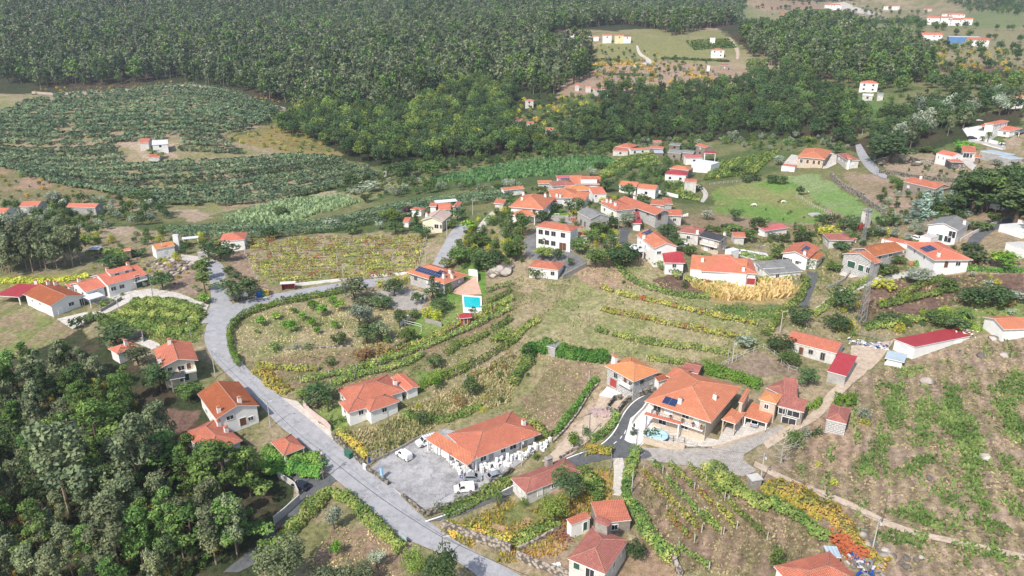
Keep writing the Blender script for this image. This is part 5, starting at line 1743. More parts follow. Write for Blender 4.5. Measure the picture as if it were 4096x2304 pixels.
 # ------------------------------------------------------------------ strips of foliage: hedges, vine rows, climbing plants
def foliage_strip(name,pts,w,z0,z1,mat,label=None,cat=None,group=None,dens=22,leaf=.34,seed=1,post=0,tone='noise',parent=None,droop=.0,kind=None,gap=.12,step=.5):
 """leaves along a ground line; pts are ground points"""
 rng=np.random.default_rng(seed)
 p=resample(pts,step)
 seg=np.diff(p,axis=0)
 ln=float(np.linalg.norm(seg,axis=1).sum())
 n=int(ln*dens)
 if n<4:return None
 t=rng.uniform(0,len(p)-1.001,n)
 i=t.astype(int);f=(t-i)[:,None]
 c=p[i]*(1-f)+p[i+1]*f
 d=seg[i]/(np.linalg.norm(seg[i],axis=1,keepdims=True)+1e-9)
 nr=np.stack([-d[:,1],d[:,0]],1)
 lump=fbm(c[:,0],c[:,1],2.2,seed%37)
 if gap>0:
  keep=fbm(c[:,0],c[:,1],3.0,seed%41+3)>gap*.62+.12
  c,nr,lump=c[keep],nr[keep],lump[keep];n=len(c)
 a=rng.uniform(0,math.pi,n)
 rr=rng.uniform(.5,1.0,n)**.5
 ww=w*(.35+1.2*lump)
 c=c+nr*((fbm(c[:,0]+50,c[:,1],4.0,seed%31)-.5)*w*.6)[:,None]
 off=np.cos(a)*rr*ww/2
 zh=z0+(z1-z0)*(np.sin(a)*rr*.75+.25)*(.5+1.0*lump)
 zh=np.where(rng.uniform(0,1,n)<.25,rng.uniform(z0,z0+(z1-z0)*.8,n),zh)
 x=c[:,0]+nr[:,0]*off;y=c[:,1]+nr[:,1]*off
 z=H(x,y)+zh
 N=np.stack([nr[:,0]*np.cos(a),nr[:,1]*np.cos(a),np.sin(a)],1)
 V,F=leaf_quads(np.stack([x,y,z],1),leaf,rng,.3,1.4,N)
 tn=np.clip(fbm(x,y,2.5,seed%53+9)*1.3-.15+rng.uniform(-.28,.28,n),0,1)
 m0=p.mean(0)
 loc=(float(p[0][0]),float(p[0][1]),h(*p[0]))
 if post and parent is None:
  root=thing(name,label,cat,loc,0,group)
  o=npmesh('foliage',V,F,mat,tn,parent=root)
  k=max(1,int(ln/post))
  for j in range(k+1):
   q=p[min(len(p)-1,int(j*(len(p)-1)/k))]
   b=bpy.data.objects.new('post',post_mesh());COL.objects.link(b);b.parent=root
   b.location=(q[0]-loc[0],q[1]-loc[1],h(*q)-loc[2]);b.scale=(1,1,z1*1.12)
  return root
 o=npmesh(name,V,F,mat,tn,loc=loc)
 tag(o,label,cat,group,kind)
 return o

_pm={}
def post_mesh(mat=None,r=.09):
 k=(mat.name if mat else 'c',r)
 if k not in _pm:
  mb=MB().mat(mat or CONC).box((0,0,-.3),(r*2,r*2,1.3),0,.9)
  o=mb.build('post');_pm[k]=o.data;bpy.data.objects.remove(o)
 return _pm[k]

 # ------------------------------------------------------------------ woods made of many copies of a few trees (uncountable far woods)
def forest(name,pts,hs,kinds,lod,label,seed=3,ratio=None):
 """ONE stuff object: points that carry size and turn, instanced by geometry nodes"""
 me=bpy.data.meshes.new(name)
 me.vertices.add(len(pts))
 co=np.stack([pts[:,0],pts[:,1],H(pts[:,0],pts[:,1])-.2],1).astype(np.float32)
 me.vertices.foreach_set('co',co.ravel())
 a=me.attributes.new('size','FLOAT','POINT');a.data.foreach_set('value',np.asarray(hs,np.float32))
 o=bpy.data.objects.new(name,me);COL.objects.link(o)
 cname='protos_'+name
 pc=bpy.data.collections.new(cname)
 for kx in kinds:
  for v in range(3):
   tm,cm=species_mesh(kx,lod,v)
   j=bpy.data.meshes.new('tree_copy')
   bm=bmesh.new()
   # join trunk and crown for the copies
   bm.from_mesh(cm)
   lay=bm.faces.layers.float.get('rnd')
   nf=len(bm.faces)
   bm.from_mesh(tm)
   bm.faces.ensure_lookup_table()
   for f in bm.faces[nf:]:f.material_index=1
   bm.to_mesh(j);bm.free()
   j.materials.append(cm.materials[0]);j.materials.append(tm.materials[0])
   po=bpy.data.objects.new('tree_copy',j)
   pc.objects.link(po)
 ng=bpy.data.node_groups.new('scatter_'+name,'GeometryNodeTree')
 ng.interface.new_socket('Geometry',in_out='INPUT',socket_type='NodeSocketGeometry')
 ng.interface.new_socket('Geometry',in_out='OUTPUT',socket_type='NodeSocketGeometry')
 N=ng.nodes;Lk=ng.links
 gi=N.new('NodeGroupInput');go=N.new('NodeGroupOutput')
 ci=N.new('GeometryNodeCollectionInfo');ci.inputs['Collection'].default_value=pc
 ci.inputs['Separate Children'].default_value=True;ci.inputs['Reset Children'].default_value=True
 ip=N.new('GeometryNodeInstanceOnPoints');ip.inputs['Pick Instance'].default_value=True
 ri=N.new('FunctionNodeRandomValue');ri.data_type='INT'
 ri.inputs[4].default_value=0;ri.inputs[5].default_value=len(kinds)*3-1;ri.inputs[8].default_value=seed
 rr=N.new('FunctionNodeRandomValue');rr.data_type='FLOAT_VECTOR'
 rr.inputs[0].default_value=(0,0,0);rr.inputs[1].default_value=(.08,.08,6.283);rr.inputs[8].default_value=seed+1
 na=N.new('GeometryNodeInputNamedAttribute');na.data_type='FLOAT';na.inputs['Name'].default_value='size'
 Lk.new(gi.outputs[0],ip.inputs['Points']);Lk.new(ci.outputs[0],ip.inputs['Instance'])
 Lk.new(ri.outputs[2],ip.inputs['Instance Index']);Lk.new(rr.outputs[0],ip.inputs['Rotation'])
 Lk.new(na.outputs[0],ip.inputs['Scale'])
 Lk.new(ip.outputs[0],go.inputs[0])
 md=o.modifiers.new('scatter','NODES');md.node_group=ng
 tag(o,label,None,None,'stuff')
 return o

 # ------------------------------------------------------------------ woods
WR=np.random.default_rng(5)
def photo_px(p):
 q=h(*p)+5-CAMZ
 f=p[1]*CP-q*SP_
 return 2048+p[0]/f*FOC,1152-(p[1]*SP_+q*CP)/f*FOC
def place_word(p,x0,x1,y0,y1):
 x,y=photo_px(p)
 a=('leftmost','left','centre','right','rightmost')[int(max(0,min(4,(x/1.59-x0/1.0*1)/(x1-x0)*5)))]
 b=('back','middle','front')[int(max(0,min(2,(y/1.59-y0)/(y1-y0)*3)))]
 return ', '+a+' part, '+b
def split_wood(poly,spacing,hrange,kinds,ind_kinds,n_ind,nm,lab_ind,grp,lab_stuff,lod='far',grow=.0,avoid=None,keep=None):
 pts=poisson(poly,spacing,WR)
 if avoid:
  for a in avoid:pts=pts[~inpoly(pts[:,0],pts[:,1],a)]
 if keep is not None:
  pts=pts[keep(pts)]
 o=np.argsort(pts[:,1])
 pts=pts[o]
 near,rest=pts[:n_ind],pts[n_ind:]
 if n_ind:
  q=np.array([photo_px(p)for p in near])/1.59
  bnd=(q[:,0].min(),q[:,0].max(),q[:,1].min(),q[:,1].max())
 for i,p in enumerate(near):
  k=ind_kinds[i%len(ind_kinds)]
  plant(k,p,WR.uniform(*hrange),None,lab_ind[k]+place_word(p,*bnd),grp)
 if len(rest):
  forest(nm,rest,WR.uniform(hrange[0],hrange[1],len(rest))*(1+grow),kinds,lod,lab_stuff,seed=len(rest))
 print(nm,len(near),len(rest))

big=P('D',-150,150,0,205,90,222,300,212,450,200,590,225,680,255,735,268,740,285,800,290,1000,290,1120,240,1200,215,1300,240,1400,240,1470,200,1490,130,1380,110,1390,85,1560,62,1700,95,1840,62,1870,20,1880,-5)
big=[p for p in big if p[1]<1600]+[(900,1650),(-900,1650),(-900,900)]
fieldcut=P('D',1370,118,1375,85,1480,70,1620,85,1640,110)
split_wood(big,7.2,(10,22),['eucalyptus','eucalyptus','pine','darkpine'],['eucalyptus','pine'],0,'far_wood',{},'',
'dense eucalyptus and pine wood covering the far hillside','far',avoid=[fieldcut])
mid=P('D',690,340,745,288,800,285,1000,285,1120,238,1200,212,1300,236,1270,300,1300,345,1400,368,1360,395,1200,398,1100,405,1010,415,960,422,900,405,860,385,780,350)
LM={'oak':'dark round crowned tree in the front of the valley wood','tree':'mid green round crowned tree in the front of the valley wood','lightree':'yellowish green crowned tree in the front of the valley wood'}
split_wood(mid,7.2,(9,14),['oak','oak','tree','tree','oak','lightree'],['oak','tree','oak','tree','oak','lightree','oak'],150,'valley_wood',LM,'broadleaf trees in the front of the valley wood',
'broadleaf wood climbing the valley side behind its front rows','mid')
val=P('D',1450,375,1400,355,1480,300,1500,235,1620,230,1760,222,1930,200,1990,170,2130,250,2185,300,2180,345,2100,345,2000,350,1900,335,1780,345,1700,350,1600,350,1540,372)
LV={'oak':'dark crowned tree at the front of the stream wood','tree':'green crowned tree at the front of the stream wood','olive':'silvery crowned tree at the front of the stream wood','darkpine':'dark pine at the front of the stream wood'}
split_wood(val,8.0,(8,13),['oak','oak','tree','darkpine'],['oak','tree','oak','darkpine'],70,'stream_wood',LV,'trees at the front of the stream wood',
'dark mixed wood filling the valley floor behind the village','mid')
rw=P('D',1850,100,1960,80,2040,55,2180,95,2290,115,2340,160,2330,205,2230,218,2060,205,1960,180,1890,140)
split_wood(rw,8.5,(13,19),['darkpine','eucalyptus','pine'],[],0,'pine_ridge_wood',{},'','dark pine wood on the ridge at the upper right','far')
rw2=P('D',2060,205,2200,212,2330,205,2576,215,2576,240,2440,230,2330,235,2190,235,2120,225)
split_wood(rw2,11,(8,11),['oak','tree'],[],0,'field_edge_wood',{},'','band of dark broadleaf trees crossing the fields at the right','far')
hill=P('D',2190,345,2230,310,2300,290,2380,270,2430,260,2576,255,2576,300,2480,290,2430,300,2420,345,2330,360,2260,395,2215,400,2180,355)
LH={'oak':'dark broad tree on the slope above the grey hill road','olive':'silver green tree on the slope above the grey hill road','eucalyptus':'tall loose eucalyptus on the slope above the grey hill road','darkpine':'dark pine on the slope above the grey hill road'}
split_wood(hill,7.5,(8,13),['oak','olive'],['oak','darkpine','oak','olive','eucalyptus'],90,'ridge_wood',LH,'trees on the slope above the grey hill road','wood at the right edge on the crest','mid')
far2=P('D',1560,62,1700,50,1790,30,1850,10,1880,60,1800,75)
# top right: hedgerows and copses between far fields
FH=[]
for a in([1700,60,1860,40],[1880,70,1960,60],[2040,30,2120,45],[2200,40,2300,60,2400,90],[2100,60,2220,90,2330,110],[2340,120,2470,140,2576,150],[2300,190,2400,190,2576,205],[2450,30,2576,40],[2400,5,2576,20],[1990,10,2100,5],[2150,20,2250,25]):
 FH.append(resample(P('D',*a),13))
FH+=[resample(P('D',*a),11)for a in([1900,20,2040,28],[1880,45,1930,70],[2080,40,2200,30,2330,35],[2290,75,2400,70,2576,80],[2320,135,2430,125,2576,130],[2350,175,2480,172,2576,180],[2050,75,2150,85],[2420,20,2576,30],[2440,100,2576,108])]
FHp=np.concatenate(FH)+WR.normal(size=(sum(len(f)for f in FH),2))*5
forest('hedgerow_trees',FHp,WR.uniform(5,10,len(FHp)),['oak','tree'],'far','hedgerow trees dividing the distant fields at the upper right')
topr=P('D',2380,-1,2576,-1,2700,20,2576,28,2450,18)
split_wood([p for p in topr],11,(12,18),['darkpine','eucalyptus'],[],0,'crest_wood',{},'','pine wood on the crest at the top right corner','far')

# --- wood at the lower left, every tree a thing
LW={'pine':'tall pine with bright green tufts in the lower left wood','eucalyptus':'tall grey green eucalyptus with pale trunk in the lower left wood','darkpine':'darker pine in the lower left wood'}
wood=P('D',-160,960,60,945,210,955,330,1010,395,1090,440,1180,540,1240,620,1300,640,1345,600,1400,520,1470,300,1560,-160,1600)
wp=poisson(wood,5.6,WR)
for i,p in enumerate(wp):
 k=('eucalyptus','pine','eucalyptus','pine','darkpine','eucalyptus')[int(WR.integers(0,6))]
 plant(k,p,WR.uniform(9.5,15),None,LW[k]+place_word(p,0,750,850,1449),'pines and eucalyptus of the wood at the lower left')
print('wood',len(wp))
for sp,x,yb,yt,w in(('pine',870,640,10,300),('pine',1380,720,270,260),('pine',1850,860,320,380),('pine',2070,800,400,260),('pine',1450,1330,730,230),('pine',1590,1345,860,300),('pine',1960,1255,790,330),('eucalyptus',590,980,170,420),('eucalyptus',1180,880,150,330),('eucalyptus',1000,1480,800,300)):
 tree_px(sp,'r1',x,yb,yt,w,LW[sp]+', one of its largest','pines and eucalyptus of the wood at the lower left','near')
 # --- eucalyptus grove at the left
gr=P('D',-60,700,-60,655,60,650,205,650,215,670,130,690,40,700)
for p in poisson(gr,4.6,WR):
 plant('eucalyptus',p,WR.uniform(13,17),None,'tall eucalyptus of the grove behind the white warehouse'+place_word(p,0,215,560,690),'eucalyptus grove at the left edge')
 # --- right hand pines
for sp,x,yb,yt,w in(('umbrella',2200,470,10,460),('umbrella',2030,480,-20,300),('darkpine',1850,500,-60,300),('darkpine',1960,480,-80,300),('darkpine',2380,640,100,380),('darkpine',2480,600,60,300),('darkpine',1720,500,20,240),('darkpine',2440,520,-60,300),('darkpine',2300,470,-80,260),('darkpine',2520,480,-120,300),('oak',2120,430,-60,340),('oak',1800,430,-100,300),('oak',2250,380,-160,340),('oak',2450,400,-160,340)):
 tree_px(sp,'u5',x,yb,yt,w,{'umbrella':'umbrella pine with bright green flat top above a bare trunk at the right','darkpine':'dark tall pine in the grove beside the umbrella pines','oak':'dark leafy tree behind the umbrella pines'}[sp],'tall trees of the pine grove at the right')
for i,(x,yb,yt,w)in enumerate(((1120,590,300,190),(1210,560,190,240),(1330,480,190,220),(1700,480,150,240),(1560,440,130,210),(1400,420,160,160))):
 tree_px('silver','u5',x,yb,yt,w,'blue grey conifer in the silvery clump behind the grey roofed house','silvery conifers behind the grey roofed house')
tree_px('greencone','u5',1480,500,240,200,'fresh green conifer standing in the middle of the silvery clump')
tree_px('cypress','u5',1370,500,260,150,'dark conifer standing in the middle of the silvery clump')

# --- air
hz=MB()
t=NT('haze air')
pv=t.n('VolumePrincipled');pv.inputs['Color'].default_value=(.80,.88,1,1);pv.inputs['Density'].default_value=.00016;pv.inputs['Anisotropy'].default_value=.3
t.l(pv.outputs[0],t.out.inputs['Volume'])
hz.mat(t.m)
X0,X1,Y0,Y1,Z0,Z1=-2100,2100,-60,2500,-60,460
c=[(X0,Y0,Z0),(X1,Y0,Z0),(X1,Y1,Z0),(X0,Y1,Z0),(X0,Y0,Z1),(X1,Y0,Z1),(X1,Y1,Z1),(X0,Y1,Z1)]
for f in((3,2,1,0),(4,5,6,7),(0,1,5,4),(1,2,6,5),(2,3,7,6),(3,0,4,7)):hz.face([c[i]for i in f])
tag(hz.build('haze'),'thin bluish haze in the air',None,None,'stuff')

# ------------------------------------------------------------------ rows of vines and other trained plants
def interp_rows(k,A,B,n,ends=True):
 """n ground lines between two lines of the photo"""
 a=resample(smooth_line([np.array(p)for p in P(k,*A)],1),4.0);b=resample(smooth_line([np.array(p)for p in P(k,*B)],1),4.0)
 def rs(q,m):
  d=np.r_[0,np.cumsum(np.linalg.norm(np.diff(q,axis=0),axis=1))]
  t=np.linspace(0,d[-1],m)
  return np.stack([np.interp(t,d,q[:,0]),np.interp(t,d,q[:,1])],1)
 m=max(len(a),len(b),4)
 a,b=rs(a,m),rs(b,m)
 return[a+(b-a)*(i/max(1,n-1))for i in range(n)]if ends else[a+(b-a)*((i+.5)/n)for i in range(n)]

ORD=['','first','second','third','fourth','fifth','sixth','seventh','eighth','ninth','tenth','eleventh','twelfth','thirteenth','fourteenth','fifteenth','sixteenth','seventeenth','eighteenth','nineteenth']
KC=[[130,243,300,232,450,217,540,224,620,250,708,284],[60,262,250,255,450,240,600,262,690,300],[-20,298,200,300,420,290,600,300,650,320],
[-80,338,200,345,340,342,420,335,560,345],[-80,372,150,385,292,366]]
_r=0
for a,b,n in((0,1,3),(1,2,5),(2,3,4),(3,4,2)):
 for q in interp_rows('D',KC[a],KC[b],n+1)[:-1]:
  _r+=1
  foliage_strip('kiwi_row',q,8.6,1.4,3.2,L_KIWI,ORD[_r]+' kiwi row from the top on the terraced far slope above the small white barn','plant row','kiwi rows above the white barn',dens=27,leaf=1.1,seed=_r,gap=.5,step=2.0)
for A,B,n in(([-80,372,150,385,292,372],[-80,400,150,432,330,428],4),([-40,410,150,432,330,428,600,412,720,395,850,402],[60,432,200,472,420,484,700,446,870,412],4),([60,436,200,476,420,486,700,450,870,416],[220,478,400,503,600,496,800,462,955,432],3),([300,490,420,505,600,498,800,466,955,436],[420,518,600,524,750,506,955,448],3),([452,350,520,352,560,352],[452,395,560,402,640,405],3)):
 for q in interp_rows('D',A,B,n+1)[:-1]:
  _r+=1
  foliage_strip('kiwi_row',q,5.2,1.2,2.8,L_KIWI,ORD[_r-14]+' kiwi row from the top level with or below the small white barn','plant row','kiwi rows below the white barn',dens=20,leaf=.95,seed=_r,gap=.38,step=2.0)
for q in interp_rows('D',[400,583,560,572,700,573,860,556,960,525,1100,502,1290,486],[480,602,600,600,700,596,860,580,1000,550,1150,520,1290,502],6):
 _r+=1
 foliage_strip('kiwi_row',q,3.6,1.1,2.2,L_KIWI,ORD[_r-31]+' kiwi row from the back in the flat plantation beyond the reddish vineyard','plant row','kiwi rows of the flat plantation',dens=19,leaf=.6,seed=_r,gap=.25,step=1.5)
 # autumn coloured vineyard
for i,q in enumerate(interp_rows('D',[604,611,760,604,900,600,1075,597],[650,716,800,712,930,700,1045,690],17)):
 foliage_strip('vine_row',q,1.3,.5,1.7,L_VMIX,ORD[i+1]+' row from the back in the vineyard turning red and yellow','vine row','rows of the reddish vineyard',dens=15,leaf=.42,seed=100+i,gap=.52,post=9 if i%2 else 0)
def strip(k,xy,w,z0,z1,mat,label,nm='vine_row',cat='vine row',it=1,**kw):
 global _r
 _r+=1
 return foliage_strip(nm,smooth_line(P(k,*xy),it),w,z0,z1,mat,label,cat,seed=_r,**kw)
strip('m4',[140,220,240,340,380,400,520,440,700,478,900,492],2.2,.3,1.8,L_VINE,'green vine row below the ploughed brown plot and dry maize, topmost of the terraced field',dens=40,leaf=.4)
strip('m4',[0,400,120,450,340,500,520,535,720,590,950,640,1150,680,1300,712],1.7,.4,1.8,L_VMIX,'second trained vine row from the top across the terraced field',dens=34,leaf=.4,post=6,gap=.2)
strip('m4',[0,590,280,640,480,690,640,722,820,762,1000,792,1160,815],1.8,.4,1.9,L_VMIX,'third trained vine row from the top across the terraced field',dens=36,leaf=.4,post=6,gap=.15)
strip('m4',[-50,755,200,812,400,862,600,892,800,905,1000,945,1060,965],2.0,.4,1.9,L_VINE,'lowest long trained vine row across the terraced field',dens=38,leaf=.4,post=6,gap=.15)
strip('m4',[380,1000,500,1005,620,1020,775,1040],1.8,.3,1.7,L_VINE,'short vine row just behind the granite cube house',dens=40,leaf=.38,post=5)
strip('m4',[690,335,850,368,1000,385,1100,378,1300,352,1500,335,1650,322],1.7,.4,1.9,L_VMIX,'vine row following the foot of the long white wall above the dry maize',dens=36,leaf=.4,post=6)
strip('m4',[1700,330,1690,430,1620,520,1520,600,1420,720,1350,800],2.6,.3,2.0,L_VINE,'broad green vine strip along the dark lane at the right end of the terraced field',dens=55,leaf=.4)
strip('m4',[430,170,520,240,600,290,680,330],3.4,.8,2.2,L_VINE,'vine covered pergola below the tall white gable house',dens=60,leaf=.4)
strip('m2',[1000,1010,1240,905,1460,835,1600,755,1700,700,1850,645,2000,580,2120,500],2.0,.4,1.9,L_VMIX,'vine row skirting the pool lawn on its lower side',dens=36,leaf=.4,post=6)
strip('m2',[370,1190,640,1135,960,1050,1100,1010,1300,925,1480,872,1650,795,1850,700,2120,570],2.2,.5,2.0,L_VINE,'longest pale green vine row running diagonally behind the low orange villa',dens=40,leaf=.4,post=7)
strip('m2',[620,1215,860,1130,1200,1055,1380,960],2.4,.5,2.0,L_VINE,'vine row directly behind the roof of the low orange villa',dens=44,leaf=.4,post=6)
strip('m2',[1890,450,1990,415,2120,375],1.8,.5,1.9,L_VINE,'short vine row beside the right hedge of the pool terrace',dens=38,leaf=.38)
strip('m2',[1890,540,2000,500,2120,430],1.8,.5,1.9,L_VINE,'short vine row touching the right edge of the pool',dens=38,leaf=.38)
strip('m2',[1470,1195,1700,1105,1900,995,2120,850],2.0,.4,1.9,L_VINE,'vine row climbing right from the dark round shrub below the small lawn',dens=36,leaf=.4,post=6)
strip('m2',[1740,1165,1880,1110,2000,1045,2120,975],1.8,.4,1.8,L_VMIX,'sparse vine row on the slope below the vines of the small lawn',dens=28,leaf=.38,post=6,gap=.1)
strip('m2',[1560,960,1700,880,1850,820,1960,760,2120,660],2.2,.2,1.8,L_VINE,'bushy vine row between the two brown paths right of the small lawn',dens=44,leaf=.4,gap=.25)
strip('m2',[1860,600,1990,560,2120,500],1.8,.5,1.9,L_VINE,'vine row right of the small red roofed pool hut',dens=38,leaf=.38)
strip('m2',[1960,860,2020,800,2120,760],2.4,.2,1.8,L_VINE,'bushy vine clump row left of the terraced field corner',dens=50,leaf=.4)
strip('m2',[1240,1285,1440,1195,1600,1105,1735,1040],2.2,0,1.9,L_HEDGE,'bright green clipped hedge climbing right from the low orange villa','hedge','hedge',dens=90,leaf=.28)
strip('m2',[0,1045,150,1072,300,1085,520,1085],1.8,.4,1.8,L_VMIX,'red and yellow vine row on the dry field beside the main road',dens=36,leaf=.4,post=5)
strip('m2',[0,1085,90,1130,180,1210,270,1270],4.0,0,1.4,L_FERN,'brownish green bramble bank sloping down to the main road','bramble_bank','brambles',dens=60,leaf=.4)
strip('D',[603,925,585,895,578,860,580,832,598,806,640,785,700,769,780,753,860,737],1.8,.1,2.3,L_HEDGE,'curved hedge of climbing plants on the fence round the dry orchard','hedge','hedge',dens=70,leaf=.36)
for i,q in enumerate(([1080,600,1200,740,1330,870,1450,980,1560,1090],[1270,650,1360,760,1450,860,1530,950,1640,1040,1720,1110],[1160,530,1240,600],[1300,540,1400,650,1500,740],[1450,550,1560,650,1660,740,1750,820],[1530,760,1640,870,1760,960,1850,1060],[1780,850,1880,960,2000,1060,2100,1150],[1270,930,1340,1020,1420,1110,1500,1170],[1580,940,1660,1030,1740,1110],[1370,1230,1500,1320,1620,1400])):
 strip('r3',q,1.3,.3,1.6,L_VMIX if i in(0,5,7,8)else L_VINE,
 ['long vine row next to the left hedge of the near brown vineyard','long vine row through the middle of the near brown vineyard','shortest vine stub at the top left of the near brown vineyard','upper short vine row of the near brown vineyard','vine row just left of the broad green pergola','vine row turning brown in the lower right of the near brown vineyard','rightmost thin vine row below the broad green pergola','dark red vine row low in the near brown vineyard','thin reddish vine stub low in the near brown vineyard','vine row nearest the bottom edge in the near brown vineyard'][i],
 dens=36,leaf=.32,post=6,gap=.1)
strip('r3',[1600,560,1700,650,1830,750,1960,840,2108,930],4.4,.6,2.1,L_VINE,'broad light green pergola slanting through the near brown vineyard','pergola','pergola',dens=120,leaf=.36)
strip('r4',[20,840,150,940,300,1040,420,1120,520,1180],3.0,.6,2.0,L_VINE,'lower pale end of the near pergola running towards the tile heap','pergola','pergola',dens=80,leaf=.36)
strip('r4',[-20,700,120,760,260,830,420,900,560,960],6.0,0,1.2,L_FERN,'strip of golden brown bracken beside the cart track','bracken_bank','bracken',dens=130,leaf=.36)
strip('r4',[560,960,640,1080,720,1200,850,1300,1000,1360],4.0,0,1.0,L_FERN,'yellow green bracken round the leaning concrete pole','bracken_bank','bracken',dens=80,leaf=.34)
strip('r3',[1020,430,990,560,945,700,955,850,1050,1000,1130,1130,1250,1260,1330,1340],2.6,0,2.0,L_VINE,'tall yellow green hedge along the left border of the near brown vineyard','hedge','hedge',dens=110,leaf=.32)
strip('r3',[630,350,740,290,820,210,860,140],2.0,0,1.8,L_VINE,'leafy bank inside the curve of the dark lane','hedge','hedge',dens=70,leaf=.34)
strip('m3',[395,1165,480,1090,560,990,640,870,760,700,815,640],1.8,0,1.9,L_IVY,'green hedge between the small tilled plot and the gravel track','hedge','hedge',dens=80,leaf=.32)
strip('m3',[150,430,190,340,300,330,420,370,560,405,700,425,850,435,920,425],3.6,0,3.0,L_IVY,'thick dark ivy hedge enclosing the small tilled plot','hedge','hedge',dens=190,leaf=.4)
strip('m3',[10,700,60,580,180,450],3.0,.3,2.2,L_VINE,'vine bank left of the small tilled plot',dens=80,leaf=.38)
strip('m3',[190,1050,260,1110,370,1190],2.4,0,1.6,L_VINE,'yellow green vine bank behind the long appliance building','vine_row','vine row',dens=80,leaf=.34)
strip('x2',[500,60,640,110,780,150,900,185,990,215],3.0,0,2.6,L_HEDGE,'ivy covered green wall behind the big mansion','hedge','hedge',dens=130,leaf=.34)
strip('m3',[-90,300,40,240,100,140,250,60],3.0,0,2.0,L_VINE,'vine bank climbing left of the grey slab roof',dens=70,leaf=.4)
strip('m5',[700,500,850,405,1000,355,1090,330],2.8,.6,2.1,L_VINE,'upper yellow green pergola between the dark soil beds','pergola','pergola',dens=70,leaf=.38)
strip('m5',[540,565,700,530,900,490,1080,440,1220,420],2.8,.5,2.1,L_VINE,'middle long pergola between the dark soil beds','pergola','pergola',dens=70,leaf=.38)
strip('m5',[430,745,600,712,750,690,940,668],3.4,.5,2.0,L_VINE,'lowest pergola behind the crimson roofed warehouse','pergola','pergola',dens=80,leaf=.38)
strip('m5',[0,640,100,570,250,470,400,370,470,330],2.4,.2,2.0,L_VINE,'green row along the concrete lane left of the big pylon',dens=70,leaf=.38)
strip('m5',[830,215,1000,232,1200,252,1450,262,1690,268,1770,262],2.0,0,1.7,L_IVY,'long hedge below the orange hip roofed house','hedge','hedge',dens=70,leaf=.34)
strip('m5',[1060,590,1200,665,1400,765],1.8,0,1.6,L_HEDGE,'clipped hedge between the palm lawn and the crimson warehouse','hedge','hedge',dens=90,leaf=.28)
strip('u4',[845,775,950,795,1100,832,1250,835],2.4,0,1.7,L_HEDGE,'bright clipped hedge behind the long white house','hedge','hedge',dens=110,leaf=.26)
strip('r4',[300,60,380,90,430,10],1.6,0,1.8,L_HEDGE,'bright green clipped hedge bending round the old mottled roof','hedge','hedge',dens=110,leaf=.26)
strip('r4',[530,40,640,60,680,20],3.0,0,3.2,L_HEDGE,'bright ivy mound behind the little granite hut','ivy_mound','ivy',dens=190,leaf=.3)
strip('r2',[625,765,540,840,430,930,360,1020,270,1110,190,1190],3.6,0,2.2,L_VINE,'left arm of the vine covered border round the dry lot at the bottom','pergola','pergola',dens=130,leaf=.34)
strip('r2',[650,775,770,840,870,930,960,1020,1060,1110,1150,1190,1220,1260],3.2,0,2.1,L_VINE,'right arm of the vine covered border round the dry lot beside the main road','pergola','pergola',dens=120,leaf=.34)
strip('r2',[60,470,220,500,400,520,540,560],4.8,.6,2.6,L_IVY,'dense green vine canopy beside the small square hut at the road','vine_canopy','pergola',dens=210,leaf=.36)
strip('r2',[30,560,200,585,400,600,560,625],4.4,.6,2.6,L_IVY,'dense green vine canopy above the parked black car','vine_canopy','pergola',dens=200,leaf=.36)
strip('r2',[1540,960,1700,890,1850,815,2000,730,2100,660],3.2,0,1.6,L_VINE,'leafy bank below the dark lane opposite the dusty lot','bramble_bank','brambles',dens=100,leaf=.34)
strip('r2',[1560,1040,1750,1090,1950,1140,2100,1190],4.0,0,1.3,L_FERN,'brown green brambles on top of the roadside stone wall','bramble_bank','brambles',dens=110,leaf=.34)
strip('r3',[0,1210,120,1120,250,1070,380,1010],3.4,0,1.4,L_VINE,'leafy growth along the low stone wall left of the L shaped shed','bramble_bank','brambles',dens=100,leaf=.34)
strip('r3',[560,620,650,700,760,760,640,830],4.0,.2,2.2,L_VINE,'yellow green fig and vine thicket right of the big dark tree','vine_row','vines',dens=140,leaf=.36)
strip('r3',[590,440,700,430,820,450],2.6,0,1.9,L_FERN,'browning vines inside the small walled triangle at the lane junction','vine_row','vines',dens=90,leaf=.34)
strip('r2',[690,270,760,330,850,420,910,490],2.2,0,1.6,L_FERN,'browning vine bank behind the green rubbish container','vine_row','vine row',dens=70,leaf=.34)
strip('r2',[1200,130,1400,170,1500,190,1700,120,1850,60],2.4,0,1.5,L_VINE,'vine tangle behind the long appliance building','vine_row','vine row',dens=70,leaf=.36)
for i,q in enumerate(([1080,520,1300,500,1500,540,1650,610],[1000,600,1300,600,1600,640,1690,650],[880,640,1050,690,1300,730,1500,750,1620,720])):
 strip('m1',q,5.5,0,1.3,L_VINE,['upper','middle','lowest'][i]+' leafy vine belt in the triangular plot inside the left junction',dens=110,leaf=.42)
strip('m1',[700,680,800,650,900,700,1020,740],4.0,0,2.2,L_MID,'shrub hedge below the white paved driveway','hedge','hedge',dens=120,leaf=.4)
strip('m1',[0,345,200,340,400,345,600,330,730,300],4.0,0,1.2,L_GOLD,'yellow green vine belt behind the white warehouse','vine_row','vine row',dens=60,leaf=.5)
strip('u1',[740,1110,900,1080,1050,1110,1150,1130],4.0,0,1.6,L_VINE,'green vine belt right of the eucalyptus grove','vine_row','vine row',dens=70,leaf=.5)
